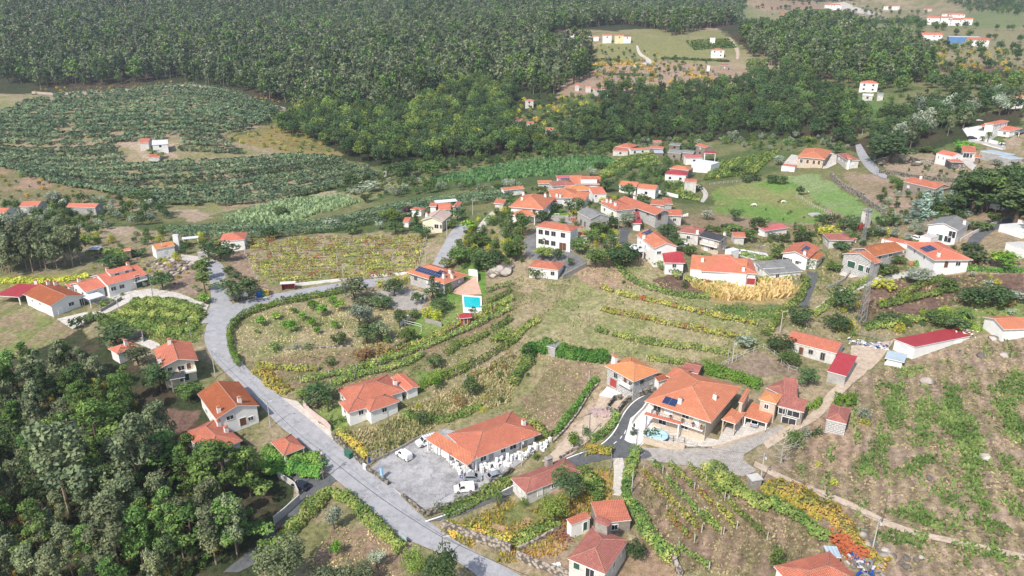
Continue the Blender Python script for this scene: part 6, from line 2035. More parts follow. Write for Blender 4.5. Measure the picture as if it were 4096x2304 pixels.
# vineyards of the village edge and beyond
for i,q in enumerate(interp_rows('v2',[300,560,450,440,600,370,900,330],[290,620,480,560,700,480,1000,455],9)):
 foliage_strip('vine_row',q,1.7,.3,1.6,L_VINE,ORD[i+1]+' green vine row from the top on the slope below the hamlet','vine row','vine rows below the hamlet',dens=14,leaf=.7,seed=300+i,step=1.5)
for i,q in enumerate(interp_rows('v2',[1640,440,1560,520,1480,640],[2330,300,2200,420,2060,560],13)):
 foliage_strip('vine_row',q,1.6,.3,1.6,L_VINE,ORD[i+1]+' vine row from the left on the slope left of the wide orange farmhouse','vine row','vine rows left of the orange farmhouse',dens=14,leaf=.6,seed=320+i,step=1.5,gap=.2)
for i,q in enumerate(interp_rows('v2',[1000,640,1150,640,1240,700],[1180,820,1320,860,1430,880],8)):
 foliage_strip('vine_row',q,1.8,.3,1.6,L_VINE,ORD[i+1]+' vine row from the back in the plot inside the bend of the narrow lane','vine row','vine rows inside the lane bend',dens=16,leaf=.55,seed=340+i,step=1.5)
for i,q in enumerate(interp_rows('v3',[1830,420,2000,400,2260,395],[1900,490,2060,480,2330,470],6)):
 foliage_strip('vine_row',q,2.2,.3,1.6,L_MID,ORD[i+1]+' vine row from the back beside the lone white cube house beyond the valley','vine row','vine rows beside the lone cube house',dens=6,leaf=1.3,seed=350+i,step=4)
for i,q in enumerate(interp_rows('v4',[-20,325,60,322,95,330],[-20,370,60,378,95,380],6)):
 foliage_strip('vine_row',q,2.0,.3,1.6,L_MID,ORD[i+1]+' vine row from the back in the small bright vineyard by the brown field','vine row','vine rows of the small bright vineyard',dens=6,leaf=1.2,seed=360+i,step=4)
for i,q in enumerate(interp_rows('v4',[700,575,850,570,1000,575],[720,615,870,600,900,600],5)):
 foliage_strip('vine_row',q,1.6,.3,1.6,L_MID,ORD[i+1]+' vine row from the back in the green hollow above the wooded slope','vine row','vine rows of the green hollow',dens=8,leaf=1.0,seed=370+i,step=3)
for i,q in enumerate(([830,590,1000,590,1200,600],[840,640,1000,640,1250,630,1420,650],[520,730,800,740,900,690,1000,660],[1020,740,1300,740,1600,760],[1100,870,1400,860,1700,900],[1830,735,2000,760,2200,830],[1600,580,1900,590,2250,610],[450,1150,700,1110,900,1080],[560,1190,750,1160,900,1110],[600,1060,700,1070,800,1040])):
 strip('v3',q,3.0,0,1.7,L_FERN if i in(1,4,5)else L_OAK,['topmost hedge on the bare terraces beyond the valley','brown hedge under the topmost terrace hedge','terrace hedge curving round the leftmost bare strip','bushy terrace line right of the steep grey lane','low brown terrace line above the stream wood','hedge curving between the two big brown fields','long thin hedge along the upper edge of the brown fields','lower vine line beside the vine slope path','second vine line beside the vine slope path','short vine line beside the vine slope path'][i],'hedge','hedge',dens=7,leaf=1.4,step=4)
 # scrub and bushes as ground cover
def scrub(name,k,poly,sp,hr,kinds,label,lod='far',avoid=None):
 pl=P(k,*poly)
 pts=poisson(pl,sp,WR)
 pts=pts[~ROADAT(pts)]
 for a in HOUSEBOX:
  pts=pts[~inpoly(pts[:,0],pts[:,1],a)]
 if len(pts)<3:return
 forest(name,pts,WR.uniform(hr[0],hr[1],len(pts)),kinds,lod,label,seed=len(pts)+5)
def ROADAT(pts):
 x,y=pts[:,0],pts[:,1]
 i=np.clip(np.round((np.log(y)-_lv0)/_dlv),0,len(GV)-1).astype(int)
 j=np.clip(np.round((x/_gx(y)+1)/2*(len(GU)-1)),0,len(GU)-1).astype(int)
 return ROADMASK[i,j]
HOUSEBOX=[]
for o in list(NAMES_HOUSES):
 w=o
 a,b=w.L/2+1.2,w.D/2+1.2
 HOUSEBOX.append([tuple(w.mid+w.ex*su*a+w.ey*sv2*b)for su,sv2 in((-1,-1),(1,-1),(1,1),(-1,1))])
scrub('village_edge_bushes','D',[0,520,250,505,420,520,430,560,300,575,200,600,0,580],5.5,(2.5,6),['oak','olive','tree'],'belt of bushes and small trees left of the lower kiwi rows')
scrub('stream_bushes','D',[950,430,1100,410,1290,400,1500,372,1560,380,1520,395,1300,408,1080,440,960,450],5.5,(3,7),['oak','tree','midbush'],'green bushes along the stream edge below the valley wood')
scrub('mixed_bushes','D',[860,460,1000,445,1180,470,1300,470,1350,480,1290,500,1130,480,1000,500,860,490],6,(2,5),['olive','tree','oak'],'olives and bushes scattered on the flat behind the kiwi plantation')
scrub('garden_bushes','D',[1390,520,1560,500,1600,560,1560,640,1500,640,1460,600,1400,560],4.2,(1.5,3.5),['midbush','bush','goldbush'],'garden bushes between the houses right of the school','mid')
scrub('garden_bushes','D',[1130,600,1170,570,1280,520,1340,560,1330,660,1230,690,1180,680,1130,660],4.0,(1.8,4.5),['midbush','bush','goldbush','tree'],'mixed garden greenery left of the school','mid')
scrub('garden_bushes','D',[1900,600,2120,590,2300,640,2130,700,2060,660,1960,640],6.5,(1.5,4),['midbush','bush','oak'],'bushes in the gardens round the white villa','mid')
scrub('garden_bushes','D',[2060,790,2250,740,2400,780,2400,830,2250,840,2080,850],6,(1.5,3.5),['midbush','bush','goldbush'],'bushes in the gardens below the near pylon','mid')
scrub('garden_bushes','D',[2330,670,2576,690,2576,760,2430,750,2340,700],8,(1.2,2.8),['midbush','olive','goldbush'],'bushes on the soil beds below the orange hip roofed house','mid')
scrub('field_bushes','D',[850,1120,1010,1050,1290,910,1330,870,1400,880,1300,1010,1100,1070,950,1160],7,(.8,2),['goldbush','bush','brownbush'],'low bushes on the weedy slope above the long building','mid')
scrub('slope_bushes','D',[1530,410,1700,400,1780,470,1700,500,1560,470],5.5,(1.5,4),['midbush','bush'],'bushes among the vineyards behind the village')
scrub('slope_bushes','D',[2060,560,2230,545,2440,560,2440,660,2200,600,2080,600],5.0,(1.5,4.5),['oak','midbush','olive'],'bushes on the slope between the pylons and the upper houses','mid')
scrub('terrace_scrub','D',[1400,260,1490,240,1500,150,1700,150,1900,200,1880,210,1600,235,1480,300,1380,360,1290,340,1300,300],8.5,(1.5,5),['midbush','oak','fern','olive'],'scrub and small trees on the terraces beyond the valley')
scrub('terrace_scrub','D',[1400,150,1480,110,1620,130,1800,160,1800,190,1560,185,1420,200],10,(1.5,5),['fern','oak','midbush'],'scrub on the slope below the hillside row of houses')
scrub('field_scrub','D',[2200,240,2450,235,2440,260,2300,290,2200,300],8,(1.5,5),['midbush','oak'],'scattered bushes in the green hollow at the right')
scrub('field_scrub','D',[2300,100,2620,130,2620,215,2350,200],12,(2,6),['midbush','oak','fern'],'scattered bushes on the distant fields at the right')
scrub('valley_bushes','D',[1560,352,1800,345,2150,347,2150,385,2000,378,1950,392,1880,372,1780,360,1700,385,1560,365],5.5,(2,5.5),['oak','midbush','olive','tree'],'bushes and small trees between the hamlet and the stream wood')
scrub('valley_bushes','D',[1950,520,2010,470,2040,540,2080,560,2060,575,1960,560],9,(1,2),['midbush'],'small bushes at the pasture border')
scrub('vine_slope_bushes','D',[1240,260,1480,240,1480,300,1400,370,1290,350,1300,300],6,(1.5,4.5),['midbush','tree','goldbush','oak'],'bright bushes on the vine slope beyond the valley')
scrub('left_bushes','D',[0,560,200,600,420,585,600,610,560,660,480,650,330,660,220,680,210,640,0,640],7,(1.5,4.5),['oak','midbush','goldbush'],'bushes on the plots beyond the side road','mid')
scrub('left_bushes','D',[-60,430,60,435,230,480,400,510,250,515,-60,510],7,(1,3),['fern','midbush','oak'],'bushes on the dry slope left of the kiwi rows')
scrub('field_scrub','D',[1900,30,2300,40,2330,110,2200,90,2000,60],17,(3,9),['midbush','oak'],'scattered bushes on the distant fields at the top')
scrub('track_scrub','D',[80,225,300,215,450,203,600,228,720,262,715,272,600,240,450,212,300,225,90,238],7,(1,2.5),['fern','brownbush'],'golden brown bracken along the track at the foot of the far wood')
scrub('orchard_edge_scrub','D',[560,352,660,330,735,300,790,350,860,390,720,380,600,365],7,(1,3),['fern','midbush','goldbush'],'golden scrub on the slope right of the kiwi terraces')
scrub('wood_undergrowth','D',[-160,940,200,950,340,1010,440,1180,640,1320,600,1390,400,1500,-160,1600],2.7,(1,2.8),['fern','bush','midbush'],'undergrowth of bushes and bracken on the floor of the lower left wood')
scrub('plot_bushes','D',[320,660,480,655,500,680,420,740,380,700],4.5,(.8,2.2),['goldbush','bush','fern'],'low bushes round the boulders beside the side road','mid')
scrub('right_slope_bushes','D',[2240,460,2440,540,2440,560,2230,560,2200,500],5.5,(1.2,4),['oak','midbush','olive'],'bushes on the dry terraces below the stone farmhouse')
scrub('rocky_bushes','D',[2250,400,2450,420,2440,470,2330,460],6.5,(1.2,3),['oak','midbush'],'bushes around the rocky terraces below the cube house')
scrub('pasture_edge_bushes','D',[1700,575,1900,575,2080,565,2080,600,1900,600,1720,600],6.0,(1.5,4),['oak','midbush'],'bushes on the dry plots below the pasture','mid')

# ------------------------------------------------------------------ trees and shrubs that can be told apart
T=tree_px
for x,yb,w,yt in((50,710,75,630),(165,655,80,600),(310,610,55,555),(390,665,72,595),(470,580,88,500),(550,630,95,530),(235,712,60,668),(300,765,98,668),(470,725,82,640),(505,785,62,715),(660,740,66,670),(700,590,92,490),(640,535,80,460),(10,775,45,735)):
 T('citrus','m2',x,yb,yt,w,'round dark green citrus bush on the dry orchard inside the road bend','citrus bushes of the dry orchard')
for sp,k,x,yb,yt,w,lab in(
('olivebush','m2',335,905,850,60,'grey green shrub at the low wall below the orchard'),('midbush','m2',160,920,840,90,'thin yellowish shrub at the left end of the orchard wall'),
('bush','m2',445,895,855,90,'flat dark shrub at the middle of the orchard wall'),
('sage','m2',820,500,325,220,'tall grey green tree leaning over the curved road by the pool house'),('sage','m2',880,570,480,150,'grey feathery tree in the middle of the orchard thicket'),
('oak','m2',1040,560,450,190,'broad dark tree at the edge of the parking court'),('olive','m2',860,725,520,150,'silvery upright tree in the orchard thicket'),('olive','m2',930,700,560,120,'second silvery tree right of the upright one in the thicket'),
('oak','m2',920,860,690,200,'very dark round tree at the lower end of the thicket'),('sage','m2',1040,830,680,180,'loose grey green tree right of the very dark tree'),('oak','m2',690,880,770,130,'dark bush beside a red earth heap in the orchard'),
('tree','m2',1250,850,730,150,'light green tree at the corner of the volleyball lawn'),('oak','m2',1190,730,570,120,'dark tree with white trunk near the volleyball net'),('tree','m2',1300,650,575,100,'small tree above the volleyball lawn'),
('oak','m2',1150,465,320,170,'dark crowned tree before the clipped golden shrubs'),('oak','m2',1330,540,430,90,'small dark tree alone on the grey parking court'),
('cypress','m2',1465,490,290,170,'big dark spruce right in front of the stone villa'),('oak','m2',1540,600,480,160,'dark tree between parking court and pool lawn'),
('goldbush','m2',1420,640,545,90,'left half of the golden clipped shrub pair above the lawn'),('goldbush','m2',1500,670,565,100,'right half of the golden clipped shrub pair above the lawn'),
('goldbush','m2',1030,395,320,80,'leftmost golden green shrub of the row by the parking entrance'),('goldbush','m2',1110,375,305,80,'second golden green shrub of the row by the parking entrance'),('goldbush','m2',1180,360,292,80,'third golden green shrub of the row by the parking entrance'),('goldbush','m2',1245,345,285,70,'rightmost golden green shrub of the row, touching the stone villa'),
('oak','m2',1800,600,550,80,'little tree overhanging the lower end of the swimming pool'),('midbush','m2',1600,450,355,60,'bush between the stone villa and its terrace'),
('brownbush','m2',910,985,880,190,'brown dry bush on the field below the orchard wall'),('brownbush','m2',1060,930,850,150,'thin leafless brown bush left of the lawn end'),('bush','m2',1180,910,840,90,'bare dark shrub at the lower lawn tip'),
('midbush','m2',620,1050,970,90,'small green shrub alone on the brown field'),('tree','m2',1090,860,795,80,'small bluish tree below the dark thicket'),
('oak','m2',1480,1060,950,140,'dark round tree above the small lawn of the orange villa'),('citrus','m2',1495,1235,1130,100,'dark round shrub at the bright hedge'),
('oak','m2',1775,1305,1135,150,'dark blue green tree standing in the weedy slope'),('brownbush','m2',1690,1375,1265,120,'olive brown bush beside the dark blue green tree'),
('oak','m2',520,1390,1190,260,'large leafy tree left of the low orange villa'),('lightree','m2',375,1310,1230,110,'bright green fan leaved shrub at the roadside fence'),('midbush','m2',2020,1130,1090,60,'small green bush high on the weedy slope'),
('lightree','m2',2030,850,760,70,'bright yellow green shrub on the path between the vine rows'),('bush','m2',1790,1010,960,50,'small dark bush by the path between the vine rows'),
('lightree','m2',1580,240,145,100,'bright yellow green tree right of the rising road'),('tree','m2',1700,210,60,200,'green tree beside the rising road near the pool house'),('oak','m2',1910,260,85,230,'large olive green tree above the white pool wall'),
('tree','m2',1840,60,-60,220,'green tree behind the rising road'),('tree','m2',2080,150,20,120,'bright green tree at the yellow bin'),('tree','m2',1800,140,60,150,'yellowish green tree above the pool house lawn'),
('olive','r2',645,1065,875,150,'silvery olive tree at the top corner of the dry lot'),('citrus','r2',660,1285,1160,112,'round bright green bush in the middle of the dry lot'),('olive','r2',1000,1385,1240,150,'silvery olive tree at the lower right of the dry lot'),
('oak','r2',1540,1640,1190,360,'big dark tree overhanging the main road at the bottom edge'),('lightree','r2',1310,1500,1225,230,'bright leafy tree beside the big dark roadside tree'),
('sage','r2',230,1560,1200,420,'large pale grey green tree at the bottom edge left of the dry lot'),('lightree','r2',130,1330,1170,220,'yellow green leafy tree at the dark lane end'),('sage','r2',860,1560,1340,300,'pale green crown at the bottom edge below the dry lot'),('sage','r2',600,1560,1390,260,'low pale crown at the bottom edge between two larger ones'),
('bush','r2',1380,215,90,160,'dark round bush on the slope behind the long appliance building'),('goldbush','r2',1880,735,680,70,'small yellow bush beside the parked white van'),('olivebush','r2',1510,890,830,100,'grey green bush at the railing of the dusty lot'),('olivebush','r2',1660,835,775,90,'spiky bush pair left of the parked white van'),
('midbush','r2',715,180,120,70,'clipped round bush on the bright lawn'),('cypress','r2',630,195,120,60,'little conifer on the bright lawn'),
('oak','r3',480,870,575,260,'big dark round tree in front of the old mottled roof'),('lightree','r3',350,1040,805,230,'bright yellow green tree below the big dark tree'),('citrus','r3',510,385,270,110,'round dark bush at the fork of track and lane'),('bush','r3',608,280,210,90,'small dark bush behind the round bush at the fork'),
('oak','r3',1010,1320,1150,165,'round dark tree at the corner of the square old house'),('midbush','r3',100,870,800,90,'small dark leafy bush at the end of the long old cottage'),('cypress','r3',1000,290,190,60,'trimmed grey cone shrub in the white gravel corner'),
('bush','r3',1150,300,220,130,'dark rosemary bank beside the blue paddling pool'),
('tree','r4',200,425,255,150,'green tree right of the bare dead tree'),('olivebush','r4',310,310,225,90,'sparse shrub beside the cart track'),('bush','r4',400,290,205,80,'dark little tree beside the granite hut'),('olivebush','r4',780,170,50,120,'grey flowering shrub right of the granite hut'),('goldbush','r4',800,200,150,90,'orange flowering shrub at the corner of the tilled plot'),('midbush','r4',90,1400,1210,190,'dark green bush left of the bottom orange roof'),('goldbush','r4',420,540,500,50,'small yellow flowering bush on the tilled plot'),('goldbush','r4',545,700,640,60,'second small yellow flowering bush by the cart track'),
('tree','m4',1565,1035,930,165,'dark green round tree below the white cottage'),('oak','m4',1720,1215,1060,160,'dark spreading tree at the right of the bare plot'),('oak','m4',1490,930,800,180,'tree with yellowish leaves left of the white cottage'),('olive','m4',1200,900,800,150,'grey olive tree at the end of the terraced field'),
('oak','m4',200,190,55,220,'dark laurel beside the white carport'),('oak','m4',1650,700,560,180,'grey green tree beside the glassy greenhouse end'),('bush','m4',700,390,330,60,'small dark bush at the corner of the brown plot'),('midbush','m4',190,360,330,40,'small green bush on the bare strip'),
('oak','m5',240,592,395,175,'almost black dense tree left of the big pylon'),('oak','m5',200,745,615,180,'dark tree below the almost black dense tree'),('oak','m5',600,690,610,130,'dark shrub group right of the big pylon foot'),('oak','m5',690,670,600,120,'dark shrub behind the lowest pergola'),
('tree','m5',1110,425,310,115,'bright round tree between the two upper pergolas'),('oak','m5',1290,545,395,200,'left one of the two wide dark trees above the palm lawn'),('oak','m5',1480,550,385,230,'right one of the two wide dark trees above the palm lawn'),
('citrus','m5',1570,238,95,175,'large oval olive green tree right of the orange hip roofed house'),('olive','m5',860,362,235,160,'grey olive tree above the dark soil bed'),('goldbush','m5',600,415,310,180,'wide yellow green shrub above the dark soil bed'),('tree','m5',1020,705,580,170,'bright green tree behind the crimson warehouse'),('oak','m5',1190,745,650,170,'bluish green tree at the far end of the crimson warehouse'),
('tree','m5',700,205,130,90,'dark round tree between granite house and orange hip house'),('tree','m5',180,262,185,85,'round bush left of the concrete ramp'),('olivebush','m5',1455,392,320,65,'silvery round bush on the brown beds'),('tree','m5',600,300,205,140,'leafy tree below the granite house'),('oak','m5',1370,190,85,150,'spreading bare looking tree right of the orange hip house'),
('brownbush','m5',1645,555,500,70,'small orange brown bush on the palm lawn'),('olivebush','m5',1650,615,570,70,'grey bush on the palm lawn'),('olive','m5',1700,510,430,150,'bluish grey shrubs at the right edge above the lawn'),('citrus','m5',10,230,150,50,'round dark bush at the corner of the white villa'),
('cypress','u3',250,935,585,240,'dark spreading cedar left of the school'),('tree','u3',395,900,590,160,'bright narrow tree behind the dark cedar'),('oak','u3',625,720,580,180,'dark round tree in front of the large villa'),('oak','u3',800,615,488,120,'round dark tree with bench on the round lawn'),('tree','u3',610,380,282,150,'bright green dome tree behind the large villa'),
('citrus','u3',248,525,430,120,'square clipped bright hedge block by the lane'),('tree','u3',305,1195,945,240,'bright green round tree on the left of the school yard'),('lightree','u3',640,1175,1010,220,'yellow green tree in front of the school'),('oak','u3',640,1030,875,110,'dark narrow tree against the school front'),('oak','u3',820,1180,1035,130,'dark rounded tree between school and its annex'),('oak','u3',965,1250,1140,80,'small dark tree beside the street lamp of the school yard'),
('tree','u3',1110,1110,900,220,'green tree at the right end of the school front'),('tree','u3',1270,1275,1035,260,'bright green round tree at the corner of the school yard'),('tree','u3',1240,980,800,180,'green tree behind the school corner'),('oak','u3',1480,1030,860,150,'palm like dark tree beside the narrow dark lane'),('oak','u3',1600,1260,1000,340,'wide dusty green tree left of the white carport'),('olive','u3',1665,790,585,200,'grey green tree before the white hip roofed house'),
('oak','u3',1680,430,255,190,'dark tree in front of the white row houses'),('oak','u3',1390,350,190,200,'large dark tree behind the red roofed corner house'),('tree','u3',1850,500,380,150,'green tree behind the long barn'),('oak','u3',2150,900,740,240,'dark shrubby tree right of the long barn end'),('oak','u3',2230,1060,880,200,'brown green tree behind the tall white gable house'),('tree','u3',2400,1120,990,130,'bright small tree beside the crimson lean roof'),('oak','u3',1460,800,640,150,'dark tree at the corner of the unfinished house'),('tree','u3',1340,870,720,200,'vine covered green tree in front of the unfinished house'),
('oak','u3',60,1280,1040,160,'dark tree at the boulder left of the annex'),('tree','u3',550,1400,1275,200,'bright bush hiding the corner of the annex'),('oak','u3',1020,620,430,220,'dark tree group behind the round lawn'),('tree','u3',850,480,410,120,'green tree behind the crimson shed'),
('olive','u4',405,318,185,125,'silvery tree on the dry slope above the slate roofed house'),('oak','u4',770,335,172,145,'dark round tree alone at the pasture foot'),('oak','u4',1060,490,280,190,'tall dark tree left of the pink roofed stable'),('tree','u4',950,600,440,210,'bright leafy tree below the tall dark tree'),('tree','u4',730,480,372,180,'green tree behind the slate roofed house'),('tree','u4',540,480,405,120,'small green tree above the slate roof'),
('bush','u4',1350,600,480,110,'thin bare shrub on the dry plot'),('oak','u4',1620,610,440,190,'loose dark tree on the dry plot'),('oak','u4',1970,385,235,130,'dark tree by the concrete trough'),('oak','u4',1860,340,250,110,'dark spreading tree right of the concrete trough'),('oak','u4',2240,470,280,230,'wide dark tree left of the white tower'),('goldbush','u4',1980,530,400,230,'yellow green bush mass left of the white tower'),
('tree','u4',1300,830,662,180,'dense dark green round tree at the hedge end beside the white villa'),('olivebush','u4',1740,945,815,140,'grey green bush beside the parked dark blue car'),('tree','u4',2040,985,870,140,'round bush beside the fenced lane'),('oak','u4',2130,700,590,190,'dark trees in front of the ragged red roof'),('olive','u4',300,830,770,70,'silvery bush beside the palm'),('tree','u4',180,790,640,140,'bright tree left of the palm'),('oak','u4',2360,330,280,60,'dark bush behind the white tower'),
('tree','u5',2110,615,468,130,'round green tree at the end of the winding lane'),('goldbush','u5',750,745,655,130,'bright yellow green dome bush below the white tower'),('tree','u5',2000,700,590,180,'clipped hedge bush beside the grey roofed house'),('brownbush','u5',1930,650,575,70,'reddish brown bush beside the clipped hedge bush'),('oak','u5',620,770,660,160,'dark bushes between tower and red lean roof'),('oak','u5',850,640,520,180,'bush at the field corner below the stone wall'),('oak','u5',1850,950,860,170,'tree with pale trunk right of the grey roofed house'),('tree','u5',890,170,40,130,'bright green tree by the red slide'),('oak','u5',1000,200,120,110,'dark bush beside the bright tree by the red slide'),('bush','u5',690,310,245,60,'small bush beside the track above the stone wall'),
('oak','v1',1190,780,475,330,'huge grey green tree beside the grey hill road'),('citrus','v1',1950,665,550,175,'big dome shaped dark tree above the cube house'),('tree','v1',1570,670,610,110,'umbrella shaped small tree on the tan terrace'),('tree','v1',1670,690,645,60,'small green tree right of the umbrella shaped one'),('oak','v1',700,560,390,200,'dark tree at the top of the grey hill road'),('oak','v1',1125,300,210,90,'dark tree at the head of the green hollow'),('lightree','v1',350,560,495,90,'golden brown tree above the orange farmhouse'),('oak','v1',260,1110,1010,75,'dark little tree on the fence between the two pastures'),('oak','v1',60,1000,900,110,'dark tree at the left gate of the upper pasture'),('olive','v1',40,800,700,80,'stack of silvery round trees left of the curved driveway'),('oak','v1',650,690,600,100,'dark tree behind the pale driveway'),('olive','v1',2290,800,740,80,'olive tree before the glassy bungalow'),
('olive','v2',2320,420,340,90,'silvery tree left of the driveway hedge'),('oak','v2',1840,560,470,130,'dark tree in the vineyard left of the farmhouse'),('oak','v2',1950,660,570,110,'dark tree at the pasture top left'),('oak','v2',2250,670,560,110,'dark tree at the gap between the pastures'),('oak','v2',2060,640,560,120,'second dark tree at the pasture top'),('oak','v2',1330,330,210,160,'round grey green tree behind the ruins'),('oak','v2',650,500,450,60,'little dark bush on the vineyard edge'),('olive','v2',180,580,490,100,'white blooming silvery tree behind the barn roofs'),('oak','v2',960,580,470,150,'dark bushes left of the crimson roofed white house'),('oak','v2',310,500,420,130,'dark bush cluster behind the maize'),
('pine','m1',1680,335,165,120,'dark pine on the left of the side road'),('pine','m1',1700,430,270,140,'bright green pine beside the side road, nearest the junction'),('pine','m1',1700,200,130,90,'small pine at the bend of the side road'),('citrus','m1',1695,520,438,90,'small round bright bush at the junction'),('oak','m1',1830,160,20,230,'large dark tree above the side road'),('oak','m1',1990,485,285,270,'broad dark tree at the junction corner'),('oak','m1',1900,290,215,90,'dark bush on the verge of the side road'),('olive','m1',1945,510,400,120,'silvery olive tree at the junction signs'),
('oak','m1',1350,410,260,150,'dark bushy tree in the garden of the long white house'),('citrus','m1',1262,368,315,95,'mushroom shaped clipped tree in the garden of the long white house'),('oak','m1',640,730,640,90,'grey green tree at the driveway end'),('midbush','m1',1015,460,435,40,'round clipped bush in front of the long white house'),('midbush','m1',890,540,490,130,'flowering shrubs on the driveway bank'),('oak','m1',960,850,720,260,'dark tree group left of the walled ramp'),('sage','m1',1150,1040,870,170,'grey green tree between the low house and the cream house'),('tree','m1',1400,100,20,110,'bright round tree at the end of the side road'),('oak','m1',1150,140,75,110,'dark round bush near the small granary hut'),('oak','m1',960,220,120,190,'grey green tree behind the long white house'),('oak','m1',1340,1250,1020,220,'grey eucalyptus like tree before the cream house terrace'),('tree','m1',1570,1330,1200,180,'dark shrub below the cream house'),
('purple','u2',1137,692,598,110,'dark purple leaved tree behind the bleached roof house'),('cypress','u2',1240,835,625,150,'tall dark conifer left of the bleached roof house'),('cypress','u2',1300,625,548,60,'small dark conifer before the white corrugated canopy'),('lightree','u2',965,770,615,180,'yellow green dome tree left of the purple tree'),('oak','u2',1010,890,740,190,'dark tree below the yellow green dome tree'),('oak','u2',1290,935,790,180,'very dark leafy tree in front of the bleached roof house'),('oak','u2',1660,745,600,145,'almost black round tree right of the bleached roof house'),('tree','u2',1595,835,735,110,'bright shrub at the gate of the bleached roof house'),('citrus','u2',1790,860,735,170,'dense clipped shrub in the road bend'),('tree','u2',1660,1130,1010,150,'pale green tree on the right of the rising road'),('olive','u2',840,840,745,90,'grey olive tree beside the dry plot'),('oak','u2',540,890,770,150,'brown green bush at the far corner of the reddish vineyard'),('olive','u2',320,810,720,150,'pair of olive trees above the reddish vineyard'),('olive','u2',580,470,405,80,'round olive tree on the bare patch'),('oak','u2',690,550,460,110,'dark round tree in the kiwi plantation'),('olive','u2',730,440,325,190,'white grey leafed tree beside the stream meadow'),('oak','u2',540,430,240,150,'tall green tree at the foot of the kiwi slope'),('oak','u2',1160,370,270,120,'dark tree beside the stream meadow'),('tree','u2',1370,460,310,120,'olive green tree in the flat fields'),('oak','u2',1110,300,110,260,'big dark tree at the front of the valley wood, left'),('tree','u2',1400,300,120,260,'bright broad tree at the front of the valley wood, right'),
('olive','u1',470,700,560,100,'grey tree left of the lone farm track'),('oak','u1',1230,690,540,190,'dark rounded tree below the lower kiwi rows'),('oak','u1',1390,770,640,120,'dark tree beside the small sandy field'),('lightree','u1',755,1015,935,100,'bright green dome bush beside the grove'),('oak','u1',2400,780,690,120,'dark bush standing in the pale maize field'),('lightree','u1',1370,285,230,60,'bright dome bush beside the orchard shed'),('tree','u1',1300,245,200,80,'green bush before the orchard shed'),
('oak','u1',2300,975,870,140,'green tree above the reddish vineyard corner'),('midbush','u1',1570,1040,975,100,'green bush before the long white canopy'),
):
 T(sp,k,x,yb,yt,w,lab)

 # ------------------------------------------------------------------ walls and fences
def wall_line(nm,k,xy,hgt,th,mat,label,dz=-.4,it=0,cat='wall',cap=None):
 p=resample(smooth_line(P(k,*xy),it),2.0)
 loc=(p[0][0],p[0][1],h(*p[0]))
 mb=MB().mat(mat)
 L=[];Rr=[]
 for i in range(len(p)):
  d=p[min(i+1,len(p)-1)]-p[max(0,i-1)];d=d/(np.linalg.norm(d)+1e-9)
  n=np.array((-d[1],d[0]))*th/2
  z=h(*p[i]);L.append((*(p[i]+n),z));Rr.append((*(p[i]-n),z))
 up=lambda q,a:(q[0],q[1],q[2]+a)
 for i in range(len(p)-1):
  mb.face([up(L[i+1],dz),up(L[i],dz),up(L[i],hgt),up(L[i+1],hgt)])
  mb.face([up(Rr[i],dz),up(Rr[i+1],dz),up(Rr[i+1],hgt),up(Rr[i],hgt)])
  if cap:mb.mat(cap)
  mb.face([up(Rr[i],hgt),up(Rr[i+1],hgt),up(L[i+1],hgt),up(L[i],hgt)])
  mb.mat(mat)
 mb.face([up(L[0],dz),up(Rr[0],dz),up(Rr[0],hgt),up(L[0],hgt)])
 mb.face([up(Rr[-1],dz),up(L[-1],dz),up(L[-1],hgt),up(Rr[-1],hgt)])
 return tag(mb.build(nm,None,loc),label,cat)

